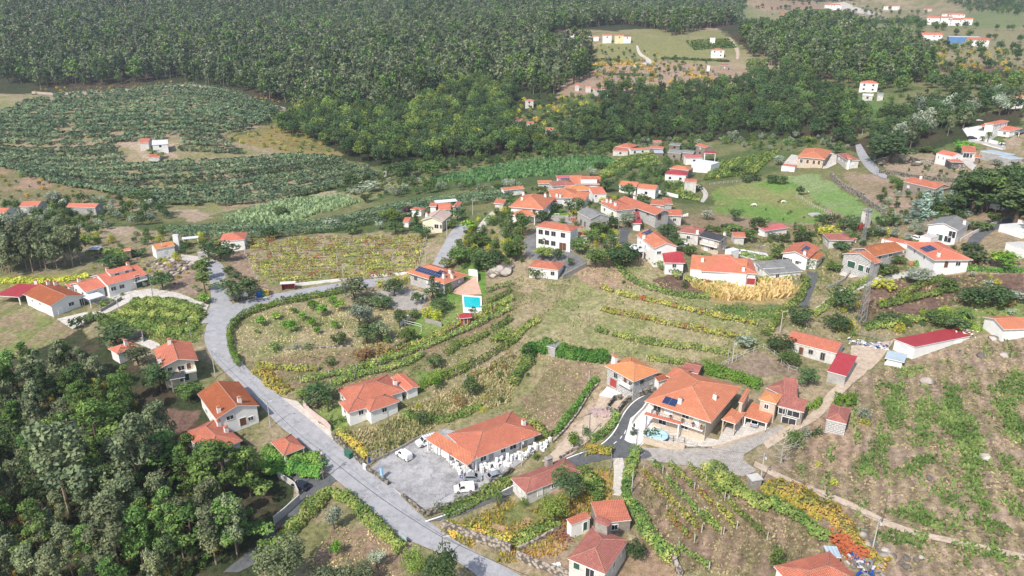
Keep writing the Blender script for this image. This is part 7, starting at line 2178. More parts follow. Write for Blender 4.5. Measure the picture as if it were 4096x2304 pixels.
RUB=m_rubble('rubble stone wall',(.30,.26,.22),(.46,.40,.34),1.5)
RUBD=m_rubble('mossy rubble wall',(.17,.16,.13),(.32,.29,.24),1.6)
PINKW=m_plain('pinkish plaster',(.60,.46,.42),.85,.2)
for nm,k,xy,hg,th,mt,lab in(
('garden_wall','m2',[320,380,500,362,700,340,960,308,1250,284],.9,.35,WHITE,'long low white wall between the reddish vineyard and the curved road'),
('garden_wall','r2',[390,45,440,110,510,165,580,215,618,262],1.6,.25,PINKW,'pinkish wall of the low orange villa along the main road'),
('stone_wall','r2',[630,300,720,390,810,470,890,545],1.0,.5,RUBD,'mossy stone wall behind the green rubbish container'),
('stone_wall','r2',[915,575,1000,630,1095,700],.9,.5,RUBD,'short stone wall by the blue banner at the dusty lot'),
('stone_wall','r2',[1200,790,1290,860,1385,945],.8,.4,RUBD,'low stone wall with rail at the lower corner of the dusty lot'),
('stone_wall','r2',[1410,960,1560,905,1740,830,1900,745,2020,660,2108,590],1.3,.6,RUBD,'dark stone wall between the dusty lot and the sunken lane'),
('lot_wall','r2',[930,520,1050,475,1200,400,1320,330,1430,290],.7,.25,CONCD,'low grey wall along the upper side of the dusty lot'),
('garden_wall','x3',[182,222,250,262,318,308,350,378],1.4,.25,CONC,'pale wall bending round the dark slope beside the parked black car'),
('garden_wall','x3',[362,425,300,480,235,540,150,608],1.9,.25,CONC,'rendered grey wall along the dark lane where the rider passes'),
('retaining_wall','r2',[1535,1060,1700,1120,1900,1190,2100,1260],2.0,.7,RUB,'rough pale stone retaining wall above the main road near the bottom edge'),
('retaining_wall','r3',[40,1300,200,1380,330,1420,480,1470],1.6,.6,RUB,'roadside stone wall below the yard of the square old house'),
('stone_wall','r3',[45,1240,180,1180,300,1115,385,1070],.9,.5,RUB,'small stone wall left of the wood pile'),
('stone_wall','r3',[1330,1330,1350,1390,1390,1460],1.4,.7,RUB,'stone wall end at the bottom edge below the brown vineyard'),
('mansion_wall','x2',[25,655,130,685,250,708,362,712],1.7,.35,BEIGE,'beige stone wall behind which the blue paddling pool stands'),
('mansion_wall','x2',[592,705,700,680,850,630,1020,572],.8,.35,BEIGE,'long low beige stone wall right of the mansion gateway'),
('curb_wall','m3',[1150,1060,1190,1000,1260,930,1310,860],1.0,.3,WHITE,'white wall of the mansion garden along the dark lane'),
('stone_wall','m3',[1385,745,1290,770,1200,800,1110,850,1060,900,1020,960],1.5,.5,RUBD,'blackened stone wall below the granite cube house along the lane'),
('stone_wall','m3',[1010,965,915,925,985,830,1060,815],1.5,.4,RUBD,'walled roofless enclosure beside the dark lane'),
('stone_wall','m3',[395,1240,520,1110,640,950,760,750,830,680],.7,.4,RUB,'low stone edge along the left side of the gravel track'),
('stone_wall','m3',[460,1390,560,1330,700,1260],.7,.4,RUB,'low stone edge on the inside of the lane curve'),
('villa_wall','m2',[1762,292,1830,300,1835,350],2.2,.25,WHITE,'bright white wall behind the pool terrace'),
('garden_wall','m2',[1400,680,1460,690,1540,715],1.2,.3,CONCD,'grey retaining wall above the volleyball lawn'),
('orchard_wall','m2',[220,920,400,905,620,890,800,885],.5,.4,RUB,'low stone terrace edge under the dry orchard'),
('ramp_wall','m1',[1060,835,1180,790,1190,845],1.8,.25,CONCD,'grey concrete wall of the ramp beside the low orange roof'),
('driveway_wall','m1',[835,598,930,545,1010,492],1.0,.25,CONCD,'grey concrete wall between the two arms of the driveway'),
('driveway_wall','m1',[870,660,905,690,890,720],.9,.25,CONCD,'curved grey wall at the bottom of the driveway hedge'),
('retaining_wall','u5',[70,30,200,160,330,230,480,310],2.6,.8,RUB,'tall rough retaining wall at the upper right of the green meadow'),
('retaining_wall','u5',[480,310,560,380,660,440,770,510],2.0,.8,RUB,'lower half of the rough retaining wall beside the green meadow'),
('lane_wall','u5',[320,1235,250,1330,150,1390,20,1440],1.1,.3,CONCD,'grey curved wall of the lane below the granite house'),
('lane_wall','u5',[1700,835,1850,750,2000,680,2130,620,2220,590],1.0,.3,CONC,'pale kerb wall of the winding lane right of the grey roofed house'),
('terrace_wall','u5',[1070,1125,1300,1150,1600,1170,1870,1190],1.2,.3,CORAL,'tile capped wall in front of the orange hip roofed house'),
('retaining_wall','v1',[1650,760,1760,800,1850,850,1960,840],2.2,.5,RUB,'stone base wall under the narrow white cube house'),
('retaining_wall','v1',[1080,880,1250,900,1400,930,1600,950,1850,975],1.6,.5,RUBD,'dark terrace wall above the stone farmhouse'),
('retaining_wall','v1',[1400,760,1500,790,1640,800],2.4,.6,RUB,'rocky wall on the tan terrace left of the cube house'),
('lane_wall','v1',[2000,560,2200,590,2380,640],1.2,.4,CONC,'pale wall below the palm garden of the white villa'),
('greenhouse_wall','m5',[600,1035,830,960,1000,905,1240,845],.9,.2,WHITE,'white concrete wall along the foot of the dry hill beside the crimson warehouse'),
('white_wall','v2',[960,785,1060,810,1180,840],1.6,.3,WHITE,'white balustrade wall beside the white row houses'),
('meadow_wall','u3',[860,530,930,590,990,660],1.0,.3,CONCD,'grey wall on the right of the round lawn'),
('yard_wall','u3',[870,1410,1000,1340,1165,1255],1.4,.3,CONCD,'grey wall under the schoolyard corner'),
('pool_wall','m2',[1190,725,1240,670,1275,650],1.4,.3,WHITE,'short white wall at the left of the volleyball lawn')):
 wall_line(nm,k,xy,hg,th,mt,lab)

def fence(k,xy,hgt,label,step=2.2,mat=None,rail=True,it=0):
 p=resample(smooth_line(P(k,*xy),it),step)
 root=thing('fence',label,'fence',(p[0][0],p[0][1],h(*p[0])))
 for q in p[:60]:
  b=ob('post',post_mesh(mat or METAL,.06),root)
  b.location=(q[0]-p[0][0],q[1]-p[0][1],h(*q)-h(*p[0]));b.scale=(1,1,hgt)
 if rail:
  mb=MB().mat(mat or METAL)
  for a in(1.0,.5):
   mb.tube([(q[0],q[1],h(*q)+hgt*a)for q in p],.035,n=3,cap=False)
  mb.build('rail',root)
for k,xy,hg,lab in(
('D',[612,930,588,898,572,862,572,835,590,806,634,780,700,762,780,748,862,735],1.5,'wire fence with thin posts along the outside of the curved hedge'),
('r2',[1515,830,1560,800,1640,760],1.2,'thin metal railing at the lower right of the dusty lot'),
('x2',[170,640,270,650,362,665],1.6,'black metal fence on the wall above the blue paddling pool'),
('r3',[550,470,650,420,815,440,820,520,795,640],1.3,'wire fence round the small walled triangle at the junction'),
('m5',[400,800,520,830,640,870],1.6,'wire mesh fence behind the scrap yard'),
('v2',[1540,690,1700,670,1900,660,2090,640],1.2,'post fence along the upper edge of the left pasture'),
('u4',[2270,1000,2390,1010],1.0,'short dark gate rail at the foot of the concrete ramp'),
('u4',[1560,5,1660,80,1800,170,1950,240,2100,320],1.3,'post fence between the two green pastures'),
('m4',[1000,1060,1190,960,1350,900,1440,960,1560,1080,1630,1100],1.5,'line of pale posts round the bare plot above the mansion')):
 fence(k,xy,hg,lab,2.2 if hg!=1.5 else 3.0,CONC if 'pale posts' in lab or 'post fence' in lab else(BLACK if 'black' in lab else METAL))

 # ------------------------------------------------------------------ poles, pylons, cables
LAMPM=m_plain('lamp housing',(.55,.56,.57),.5,.1)
def pole(k,x,yb,yt,label,kind='lamp',mat=None,r=.13):
 p=at(k,x,yb)
 hg=min(12,max(4,z_at(p,k,x,yt)-h(*p)))
 nm={'lamp':'street_lamp','util':'utility_pole','post':'utility_pole'}[kind]
 root=thing(nm,label,{'lamp':'street lamp','util':'utility pole','post':'pole'}[kind],(p[0],p[1],h(*p)))
 z=h(*p)
 MB().mat(mat or CONC).tube([(p[0],p[1],z-.3),(p[0],p[1],z+hg)],r,r*.6,6).build('shaft',root)
 if kind=='lamp':
  MB().mat(LAMPM).tube([(p[0],p[1],z+hg-.2),(p[0]+.9,p[1]-.2,z+hg+.15)],.04,n=4).build('arm',root)
  MB().mat(LAMPM).box((p[0]+1.1,p[1]-.2,z+hg+.1),(.6,.25,.14),.1,.8,True).build('lamp_head',root)
 elif kind=='util':
  MB().mat(METAL).box((p[0],p[1],z+hg-.6),(1.4,.12,.12),.6,1,True).build('crossarm',root)
  MB().mat(LAMPM).box((p[0]+.3,p[1]-.3,z+hg-1.2),(.35,.25,.5),0,1,True).build('junction_box',root)
 return Vector((p[0],p[1],z+hg-.3))
PT={}
for key,k,x,yb,yt,kd,mt,lab in(
('a','r2',120,225,8,'lamp',CONC,'concrete street lamp beside the brown roofed gable house'),
('b','r2',555,655,400,'util',WOODP,'dark pole with cables at the corner of main road and dark lane'),
('c','r2',350,722,585,'post',WOODP,'plain wooden pole beside the parked black car'),
('d','r2',1542,1330,1120,'lamp',WOODP,'dark pole with lamp head at the roadside near the bottom edge'),
('e','m1',1785,1138,905,'lamp',CONC,'concrete pole with long shadow in front of the cream house'),
('f','m1',1585,822,640,'lamp',CONCD,'grey pole in the triangular plot inside the junction'),
('g','m1',988,602,460,'util',CONC,'pole on the driveway below the long white house'),
('h','m1',1268,472,298,'lamp',METAL,'tall grey lamp at the right end of the long white house'),
('i','m1',1356,148,10,'util',CONC,'pale pole behind the boulders at the end of the side road'),
('j','m1',1968,505,350,'lamp',METAL,'lamp rising out of the silvery olive tree at the junction'),
('k','m2',726,335,200,'lamp',CONC,'concrete pole behind the low white wall of the reddish vineyard'),
('l','m2',1405,185,58,'lamp',CONC,'lamp at the top corner of the stone villa roof'),
('m','m2',1456,1185,1090,'post',WOODP,'short post beside the dark round shrub of the bright hedge'),
('n','r2',1099,278,80,'post',WOODP,'thin post standing in the weeds behind the dusty lot'),
('o','r3',78,540,318,'util',CONC,'concrete pole among the appliances at the right end of the long building'),
('p','r3',636,300,95,'util',WOODP,'dark pole beside the gravel track below the granite cube house'),
('q','r3',1022,412,240,'lamp',METAL,'pale slim lamp at the corner of the mansion garden'),
('r','r3',985,765,590,'post',CONC,'pale post in the hedge left of the brown vineyard'),
('s','r3',2042,695,440,'util',CONC,'concrete pole beside the small concrete hut at the paved yard'),
('t','r4',930,1030,765,'post',WOODP,'reddish timber pole standing on the cart track'),
('u','r4',857,1243,975,'util',CONC,'thick pale concrete pole leaning above the golden bracken'),
('v','m4',1095,1012,830,'util',CONC,'pole with cross arm at the lower corner of the terraced field'),
('w','m4',1490,762,590,'lamp',CONC,'lamp at the right side of the terraced field'),
('x','m3',746,112,0,'post',WOODP,'thin dark pole alone on the terraced field'),
('y','u3',932,1282,1062,'lamp',METAL,'tall street lamp in the school yard beside the annex'),
('z','u3',1477,1045,918,'lamp',METAL,'lamp beside the narrow dark lane right of the school'),
('A','u3',705,692,575,'util',CONC,'pole at the entrance of the round lawn'),
('B','u3',1550,805,665,'lamp',CONC,'pole at the top of the narrow dark lane'),
('C','u4',1088,795,680,'lamp',METAL,'lamp on the white terrace behind the clipped hedge'),
('D','u4',196,700,540,'util',CONC,'pole left of the slate roofed house'),
('E','u2',1550,925,740,'lamp',CONC,'concrete pole at the right corner of the bleached roof house'),
('F','u2',1821,685,530,'lamp',CONC,'concrete pole where the rising road forks'),
('G','u5',1502,868,690,'util',CONCD,'dark pole in front of the grey roofed house'),
('H','u5',2142,472,268,'lamp',CONC,'pole under the umbrella pines beside the white van'),
('I','v1',1056,918,782,'lamp',METAL,'lamp at the lower end of the grey hill road'),
('J','v1',905,502,440,'post',CONC,'pale pole at the top of the grey hill road'),
('K','u1',476,672,565,'lamp',CONC,'pole beside the farm at the foot of the left orchard'),
('L','u1',188,682,610,'post',CONC,'pale pole near the left edge beside the red roofed house'),
('M','m3',742,670,585,'post',CONC,'pale post at the upper end of the gravel track hedge'),
('N','m2',38,425,330,'post',WOODP,'slanting post behind the recycling bins')):
 PT[key]=pole(k,x,yb,yt,lab,kd,mt)
CABLE=m_plain('black cable',(.03,.03,.03),.6,.1)
def cable(a,b,sag,label,n=1,r=.035,name='power_cable'):
 mb=MB().mat(CABLE)
 for j in range(n):
  o=Vector((.35*(j-(n-1)/2),.1*j,-.15*j))
  mb.tube([a.lerp(b,i/12)+o+Vector((0,0,-sag*4*(i/12)*(1-i/12)))for i in range(13)],r,n=3,cap=False)
 tag(mb.build(name,None,tuple(a)),label,'cable')
off=lambda v,x,y,z:v+Vector((x,y,z))
cable(PT['e'],PT['a'],.8,'cable running along the main road beside the brown roofed gable house')
cable(PT['a'],PT['b'],.9,'cable hanging along the main road past the small square hut')
cable(PT['b'],PT['d'],1.2,'cable hanging along the lower main road past the dusty lot')
cable(PT['b'],off(PT['d'],.6,.3,-.7),1.2,'lower cable of the two along the lower main road past the dusty lot')
cable(PT['d'],off(PT['d'],38,-22,1),1.0,'cable leaving the roadside pole at the bottom edge to the right')
cable(PT['o'],PT['d'],1.0,'cable crossing from the appliance heap to the roadside pole')
cable(PT['o'],PT['p'],.8,'cable crossing the gravel track from the appliance heap')
cable(PT['q'],PT['s'],1.0,'cable hanging over the paved yard below the mansion')
cable(PT['s'],PT['u'],1.4,'cable following the cart track beside the brown vineyard')
cable(PT['u'],off(PT['u'],60,-10,3),1.6,'cable leaving the leaning pole to the right edge')
cable(PT['t'],off(PT['t'],70,6,8),1.6,'thin cable crossing the dry hill')

def pylon(k,x,yb,x2,yt,label,w=1.5):
 p=at(k,x,yb);z0=h(*p);hg=z_at(p,k,x2,yt)-z0
 root=thing('lattice_pylon',label,'pylon',(p[0],p[1],z0))
 def c(i,t):
  a=(i*.5+.25)*math.pi;ww=w*(1-.72*t)
  return Vector((p[0]+ww*math.cos(a)*.8,p[1]+ww*math.sin(a)*.8,z0+hg*t))
 for i in range(4):
  MB().mat(METAL).tube([c(i,0),c(i,1)],.09,.06,4).build('leg',root)
 mb=MB().mat(METAL)
 n=9
 for s in range(n):
  for i in range(4):
   mb.tube([c(i,s/n),c((i+1)%4,(s+1)/n)],.035,n=3,cap=False)
   mb.tube([c((i+1)%4,s/n),c(i,(s+1)/n)],.03,n=3,cap=False)
 mb.build('bracing',root)
 for t,l in((.985,2.2),(.90,2.6)):
  MB().mat(METAL).box((p[0],p[1],z0+hg*t),(l,.16,.16),.3,1,True).build('crossarm',root)
 return Vector((p[0],p[1],z0+hg))
py1=pylon('m5',405,700,503,175,'tall steel lattice pylon in the lower green slope, nearer one')
py2=pylon('u5',465,895,540,425,'slimmer steel lattice pylon beside the white tower, farther one',1.1)
for s in(-1,0,1):
 cable(off(py1,s,0,-.5),off(py2,s*.8,0,-.5),1.2,['left','middle','right'][s+1]+' high voltage cable between the two lattice pylons',r=.022)
 cable(off(py1,s,0,-.5),off(py1,75+s,-62,6),2.0,['left','middle','right'][s+1]+' high voltage cable from the near pylon over the dry hill',r=.022)
 # the white tower
tp=at('u4',2440,425)
tz=h(*tp);th_=z_at(tp,'u4',2440,195)-tz
tw=thing('transformer_tower','tall narrow white tower with flat grey cap beside the meadow','tower',(*tp,tz),.55)
MB().mat(DIRTYW).box((*tp,tz-1),(2.5,2.5,th_+1),.55,.97).build('wall',tw)
MB().mat(CONCD).box((*tp,tz+th_),(3.1,3.1,.25),.55,1,True).build('roof',tw)
MB().mat(GLASS).box((tp[0]-.62,tp[1]-1.12,tz+th_*.78),(.8,.3,.5),.55,1,True).build('window',tw)
MB().mat(REDD).box((tp[0]-1.8,tp[1]-1.2,tz),(1.6,1.8,1.9),.55).build('lean_to',tw)

# ------------------------------------------------------------------ vehicles
CARW=m_plain('white car paint',(.78,.78,.77),.3,.05,1,.5)
CARS=m_plain('silver car paint',(.42,.45,.48),.3,.06,1,.5,.4)
CARB=m_plain('black blue car paint',(.02,.025,.04),.25,.1,1,.5)
LAMPR=m_plain('red lamp glass',(.4,.02,.02),.3,.05)
LAMPW=m_plain('clear lamp glass',(.7,.7,.68),.2,.05)
def extrude(mb,prof,w0,w1,z0,z1):
 """side outline (x,z) pushed across the width; narrower towards z1"""
 def hw(z):return w0+(w1-w0)*max(0,min(1,(z-z0)/(z1-z0)))
 n=len(prof)
 a=[(x,-hw(z),z)for x,z in prof];b=[(x,hw(z),z)for x,z in prof]
 mb.face(a);mb.face(b[::-1])
 for i in range(n):
  j=(i+1)%n
  mb.face([a[j],a[i],b[i],b[j]])
def car(kind,paint,name):
 r=thing(name,None,None,(0,0,0))
 if kind=='van':
  L=2.15
  body=[(-L,.3),(L,.3),(L,.8),(L-.25,1.0),(L-.95,1.12),(L-1.45,1.72),(L-1.75,1.84),(-L+.1,1.84),(-L,1.5)]
  gl=[(L-1.0,1.15),(L-1.48,1.66),(L-2.2,1.68),(L-2.3,1.15)]
  ws_=((L-1.0,1.14),(L-1.44,1.68))
 else:
  L=2.05
  body=[(-L,.3),(L,.3),(L+.05,.62),(L-.2,.82),(L-.9,.95),(L-1.55,1.38),(L-1.9,1.46),(-L+.7,1.44),(-L+.15,.95),(-L,.85)]
  gl=[(L-1.05,.97),(L-1.6,1.34),(-L+.8,1.36),(-L+.4,.97)]
  ws_=((L-.95,.98),(L-1.52,1.38))
 mb=MB().mat(paint);extrude(mb,body,.86,.70,.9,1.8);mb.build('body',r)
 mb=MB().mat(GLASS);extrude(mb,gl,.875-.0,.745 if kind=='van' else .80,1.0,1.7);mb.build('side_window',r)
 def pane(p,q,d,nm):
  mb=MB().mat(GLASS)
  dx,dz=q[0]-p[0],q[1]-p[1];l=math.hypot(dx,dz);nx,nz=-dz/l*d,dx/l*d
  f=[(p[0]+nx,-.70,p[1]+nz),(p[0]+nx,.70,p[1]+nz),(q[0]+nx,.62,q[1]+nz),(q[0]+nx,-.62,q[1]+nz)]
  mb.face(f);mb.face(f[::-1]);mb.build(nm,r)
 pane(ws_[0],ws_[1],-.025,'windscreen')
 if kind!='van':pane((-L+.64,1.40),(-L+.2,1.0),-.025,'rear_window')
 for sx in(-1,1):
  for sy in(-1,1):
   mb=MB().mat(BLACK);mb.tube([(sx*1.3,sy*.66,.31),(sx*1.3,sy*.88,.31)],.31,n=10);w=mb.build('wheel',r)
   mb=MB().mat(METAL);mb.tube([(sx*1.3,sy*.85,.31),(sx*1.3,sy*.895,.31)],.17,n=8);q=mb.build('rim',FakeParent(w,r));q.parent=w
   m=LAMPW if sx>0 else LAMPR
   MB().mat(m).box((sx*(L-.02),sy*.62,.68),(.12,.32,.16),0,1,True).build('headlight' if sx>0 else 'tail_light',r)
   if sx>0:MB().mat(BLACK).box((L-1.25,sy*.93,.98),(.1,.16,.12),0,1,True).build('mirror',r)
 MB().mat(BLACK).box((0,0,.22),(2*L-.3,1.5,.12),0,1,True).build('underbody',r)
 return r
protos={}
def put_car(kind,paint,nm,cat,k,x,y,x2,y2,label,sc=1.0):
 """x,y = rear, x2,y2 = front, where the wheels touch the ground"""
 key=(kind,paint.name)
 if key not in protos:
  c=car(kind,paint,nm);protos[key]=c
 else:c=copy_tree(protos[key]);c.name=nm
 a,b=at(k,x,y),at(k,x2,y2)
 c.location=((a[0]+b[0])/2,(a[1]+b[1])/2,h((a[0]+b[0])/2,(a[1]+b[1])/2)+.06)
 c.rotation_euler=(0,0,math.atan2(b[1]-a[1],b[0]-a[0]))
 c.scale=(sc,sc,sc)
 tag(c,label,cat)
 return c
put_car('van',CARW,'white_van','van','x1',45,350,-60,275,'white van alone in the middle of the dusty lot')
v_=put_car('van',CARW,'white_van','van','x1',265,160,150,205,'white van with ladder rack parked at the left end of the long building',1.12)
put_car('van',CARW,'white_van','van','x1',640,625,500,645,'white van parked nearest the sunken lane in front of a silver car')
put_car('car',CARS,'silver_car','car','x1',580,530,720,525,'silver estate car behind the white van near the sunken lane')
put_car('car',CARS,'silver_car','car','x1',825,530,930,490,'silver blue hatchback right of the silver estate car')
put_car('car',CARB,'black_car','car','x3',420,330,320,290,'black car parked in the shade of the vine canopy')
put_car('car',CARS,'silver_car','car','x2',935,525,950,480,'silver car under the orange carport of the mansion')
put_car('car',CARW,'white_car','car','u4',840,760,940,765,'white car parked on the white terrace behind the clipped hedge')
put_car('car',CARW,'white_car','car','u4',1025,1105,930,1095,'white car half hidden at the right end of the long white house')
put_car('car',CARB,'dark_blue_car','car','u4',1515,895,1610,915,'dark blue car parked between grey corrugated roof and white villa')
put_car('car',CARW,'white_car','car','u4',110,670,165,682,'white car among bushes left of the palm')
put_car('car',CARS,'silver_car','car','u5',1035,800,1100,805,'left one of the two cars behind the salmon red lean roof')
put_car('car',CARW,'white_car','car','u5',1125,815,1185,825,'right one of the two cars behind the salmon red lean roof')
put_car('van',CARW,'white_van','van','u5',2120,440,2200,445,'white van under the umbrella pines at the right')
put_car('car',CARB,'dark_blue_car','car','v1',2010,535,2070,530,'dark blue car on the palm court of the white villa')
put_car('car',CARB,'black_car','car','v1',1935,722,1975,722,'small dark car beside the cube house annex')
put_car('car',CARS,'silver_car','car','u1',1740,1045,1780,1030,'car parked beside the grey flat shed at the end of the side road')
mb=MB().mat(METAL)
for i in range(5):mb.box((-1.7+i*.55,0,1.86),(.07,1.3,.1))
for s in(-1,1):mb.box((-.6,s*.6,1.95),(2.5,.07,.07))
rk=mb.build('roof_rack');rk.parent=v_

# ------------------------------------------------------------------ things round the road
def bx_thing(nm,label,cat,k,x,y,rz,parts,group=None,dz=.05):
 """small object from boxes: part name, material, (dx,dy,dz), (sx,sy,sz)"""
 p=at(k,x,y);z=h(*p)+dz
 r=thing(nm,label,cat,(p[0],p[1],z),rz,group)
 for pn,mt,c,d in parts:
  m=MB().mat(mt).box(c,d,0,1,True)
  o=m.build(pn);o.parent=r
 return r
def text(s,size,mat,parent,loc,rot):
 cu=bpy.data.curves.new('lettering','FONT');cu.body=s;cu.size=size;cu.extrude=.004;cu.align_x='CENTER'
 t=bpy.data.objects.new('lettering',cu);COL.objects.link(t);cu.materials.append(mat)
 bpy.context.view_layer.update()
 me=bpy.data.meshes.new_from_object(t);bpy.data.objects.remove(t);me.name='lettering'
 t=ob('lettering',me);t.parent=parent;t.location=loc;t.rotation_euler=rot
 return t
BINB=m_plain('blue bin',(.02,.08,.30),.5,.1);BING=m_plain('green bin',(.02,.24,.15),.5,.1);BINY=m_plain('yellow bin',(.75,.48,.03),.5,.1)
for i,(m,n_)in enumerate(((BINB,'blue'),(BING,'green'),(BINY,'yellow'))):
 bx_thing('recycling_bin',n_+' recycling bin in the row of three at the curved road','recycling bin','x4',808+i*38,360-i*8,.25,
 [('body',m,(0,0,.15),(1.35,1.1,1.5)),('lid',m,(0,0,1.67),(1.42,1.18,.2)),('slot',BLACK,(0,-.56,1.3),(.6,.04,.18))])
bx_thing('bin_plinth','low concrete base under the three recycling bins','platform','x4',846,358,.25,[('slab',CONC,(0,0,-.2),(5.0,1.9,.3))])
bx_thing('bus_shelter','red open shelter with white flat roof at the edge of the reddish vineyard','bus shelter','x4',1095,280,.18,
[('back_wall',REDD,(0,.7,0),(4.0,.12,2.1)),('side_wall',REDD,(-2,0,0),(.12,1.4,2.1)),('side_wall',REDD,(2,0,0),(.12,1.4,2.1)),('bench',WOODP,(0,.45,.4),(3.4,.35,.1)),('roof',WHITEC,(0,-.1,2.15),(4.9,2.1,.16))])
bx_thing('rubbish_container','dark green wheeled rubbish container on the roadside above the dusty lot','container','r2',765,470,-.75,
[('body',m_plain('dull green plastic',(.05,.13,.09),.6,.2),(0,0,.2),(1.9,1.1,1.0)),('lid',m_plain('green lid',(.04,.16,.10),.5,.2),(0,0,1.22),(2.0,1.2,.22)),('wheel',BLACK,(-.8,0,0),(.15,.9,.2)),('wheel',BLACK,(.8,0,0),(.15,.9,.2))])
bx_thing('information_board','white information board on two posts at the junction','sign','x4',685,385,.1,[('panel',WHITE,(0,0,1.2),(1.6,.08,1.2)),('post',METAL,(-.6,.08,0),(.08,.08,2.5)),('post',METAL,(.6,.08,0),(.08,.08,2.5))])
for k,x,y,lab in(('x4',643,395,'round road sign seen from behind left of the white information board'),('x4',518,390,'small white arrow sign under the olive tree at the junction'),('x4',305,410,'small grey sign beside the round bright bush at the junction'),('x4',300,515,'thin sign post at the road edge of the junction')):
 bx_thing('road_sign',lab,'sign',k,x,y,.3,[('plate',LAMPM,(0,0,1.7),(.55,.05,.5)),('post',METAL,(0,.05,0),(.07,.07,2.2))])
bx_thing('direction_sign','pale blue direction sign on two posts beside the lower main road','sign','r2',1222,1185,-.75,[('panel',m_plain('pale blue sign',(.35,.5,.55),.5,.1),(0,0,1.0),(1.5,.06,.8)),('post',METAL,(-.6,.06,0),(.08,.08,1.9)),('post',METAL,(.6,.06,0),(.08,.08,1.9))])
bx_thing('street_sign','small white name sign at the corner pole of the dark lane','sign','r2',548,650,.9,[('plate',WHITE,(0,0,1.5),(1.0,.05,.35)),('post',METAL,(0,.05,0),(.07,.07,1.9))])
bx_thing('mirror_post','small dark post sign at the left edge of the lower main road','sign','r2',850,880,.2,[('plate',LAMPM,(0,0,1.1),(.4,.05,.4)),('post',METAL,(0,.05,0),(.06,.06,1.5))])
bx_thing('billboard_frame','bare metal billboard frame with a torn blue cloth at the dusty lot','frame','r2',990,520,.62,[('post',METAL,(-1.9,0,0),(.12,.12,3.4)),('post',METAL,(1.9,0,0),(.12,.12,3.4)),('rail',METAL,(0,0,3.2),(3.9,.08,.1)),('rail',METAL,(0,0,2.2),(3.9,.08,.1)),('cloth',BINB,(-1.55,.02,.6),(.55,.04,1.6))])
bx_thing('house_sign','white signboard on two poles under the front eave of the long building','sign','x1',390,390,-.75,[('board',WHITE,(0,0,2.2),(2.6,.1,1.1)),('post',METAL,(-1.5,0,0),(.1,.1,4.2)),('post',METAL,(1.5,0,0),(.1,.1,4.2))])
pk_=bx_thing('parking_sign','small blue sign with white letter P leaning at the building corner','sign','x1',545,515,-.2,[('plate',BINB,(0,0,0),(.8,.05,.8))])
text('P',.7,TRIM,pk_,(0,-.04,.15),(math.pi/2,0,0))
bx_thing('meter_box','white meter cabinet at the roadside entrance of the dusty lot','cabinet','r2',898,570,-.7,[('body',WHITE,(0,0,0),(1.0,.4,1.3)),('door',LAMPM,(0,-.22,.2),(.8,.03,.9))])
bx_thing('concrete_hut','small square concrete hut beside the pole at the end of the paved yard','hut','r3',1990,710,.25,[('wall',CONCD,(0,0,-.3),(2.1,1.8,2.3)),('roof',CONC,(0,0,2.0),(2.5,2.2,.22))])
bx_thing('yellow_bin','yellow waste bin beside the tree left of the school yard','bin','u3',158,1100,0,[('body',BINY,(0,0,0),(.9,.7,1.1)),('lid',BINY,(0,0,1.1),(1.0,.8,.12))])
bx_thing('stone_bench','white stone bench on the round lawn','bench','u3',808,635,0,[('seat',WHITE,(0,0,.4),(1.8,.5,.12)),('leg',WHITE,(-.7,0,0),(.15,.4,.4)),('leg',WHITE,(.7,0,0),(.15,.4,.4))])
bx_thing('water_trough','rectangular pale concrete trough on the pasture','trough','u4',1800,265,.1,[('rim',CONC,(0,-1.5,0),(4.2,.3,.7)),('rim',CONC,(0,1.5,0),(4.2,.3,.7)),('rim',CONC,(-2,0,0),(.3,2.8,.7)),('rim',CONC,(2,0,0),(.3,2.8,.7)),('water',GREYP,(0,0,0),(3.8,2.8,.35))])
bx_thing('red_slide','small red playground slide beside the bright tree','slide','u5',870,170,.4,[('chute',m_plain('bright red plastic',(.7,.08,.03),.5,.1),(0,0,.2),(2.0,.5,.9)),('ladder',METAL,(1.1,0,0),(.1,.5,1.4))])
wb=bx_thing('water_basin','two white plastic crates at the corner of the old house yard','crate','r3',360,1375,.4,[('left_box',WHITE,(-.45,0,0),(.8,.8,.6)),('right_box',WHITE,(.5,-.1,0),(.8,.8,.6))])
# banner with its writing, cloth leaning on a pole
bp=at('r2',1045,655);bz=h(*bp)
bn=thing('feather_banner','blue feather banner with white letters at the edge of the dusty lot','banner',(*bp,bz),-.5)
o=MB().mat(m_plain('sky blue cloth',(.10,.35,.62),.7,.1)).box((-.35,0,.3),(.95,.06,2.8),0,.85,True).build('cloth');o.parent=bn
o=MB().mat(METAL).tube([(0.15,0,-.1),(.13,0,3.2)],.04,n=5).build('pole');o.parent=bn
text('poodly',.75,TRIM,bn,(-.55,-.05,1.7),(math.pi/2,math.pi/2,0))

# swimming pool
pp=P('m2',1707,470,1868,467,1873,607,1716,612)
pc=np.mean(pp,0);pz=max(h(*q)for q in pp)+.08
sp=thing('swimming_pool','rectangular turquoise swimming pool with white coping on the lawn','pool',(pc[0],pc[1],pz))
inner=[tuple(pc+(np.array(q)-pc)*.84)for q in pp]
mb=MB().mat(TRIM)
for i in range(4):
 j=(i+1)%4
 mb.face([(*pp[i],pz),(*pp[j],pz),(*inner[j],pz),(*inner[i],pz)])
 mb.face([(*pp[j],pz-1.5),(*pp[i],pz-1.5),(*pp[i],pz),(*pp[j],pz)])
 mb.face([(*inner[i],pz),(*inner[j],pz),(*inner[j],pz-.2),(*inner[i],pz-.2)])
mb.build('coping',sp)
tq=NT('turquoise pool water')
WATER=tq.pbr(tq.ramp(tq.noise(tq.pos(),1.2,3),(.3,(.005,.42,.46)),(.7,(.02,.55,.56))),.08,None,.5)
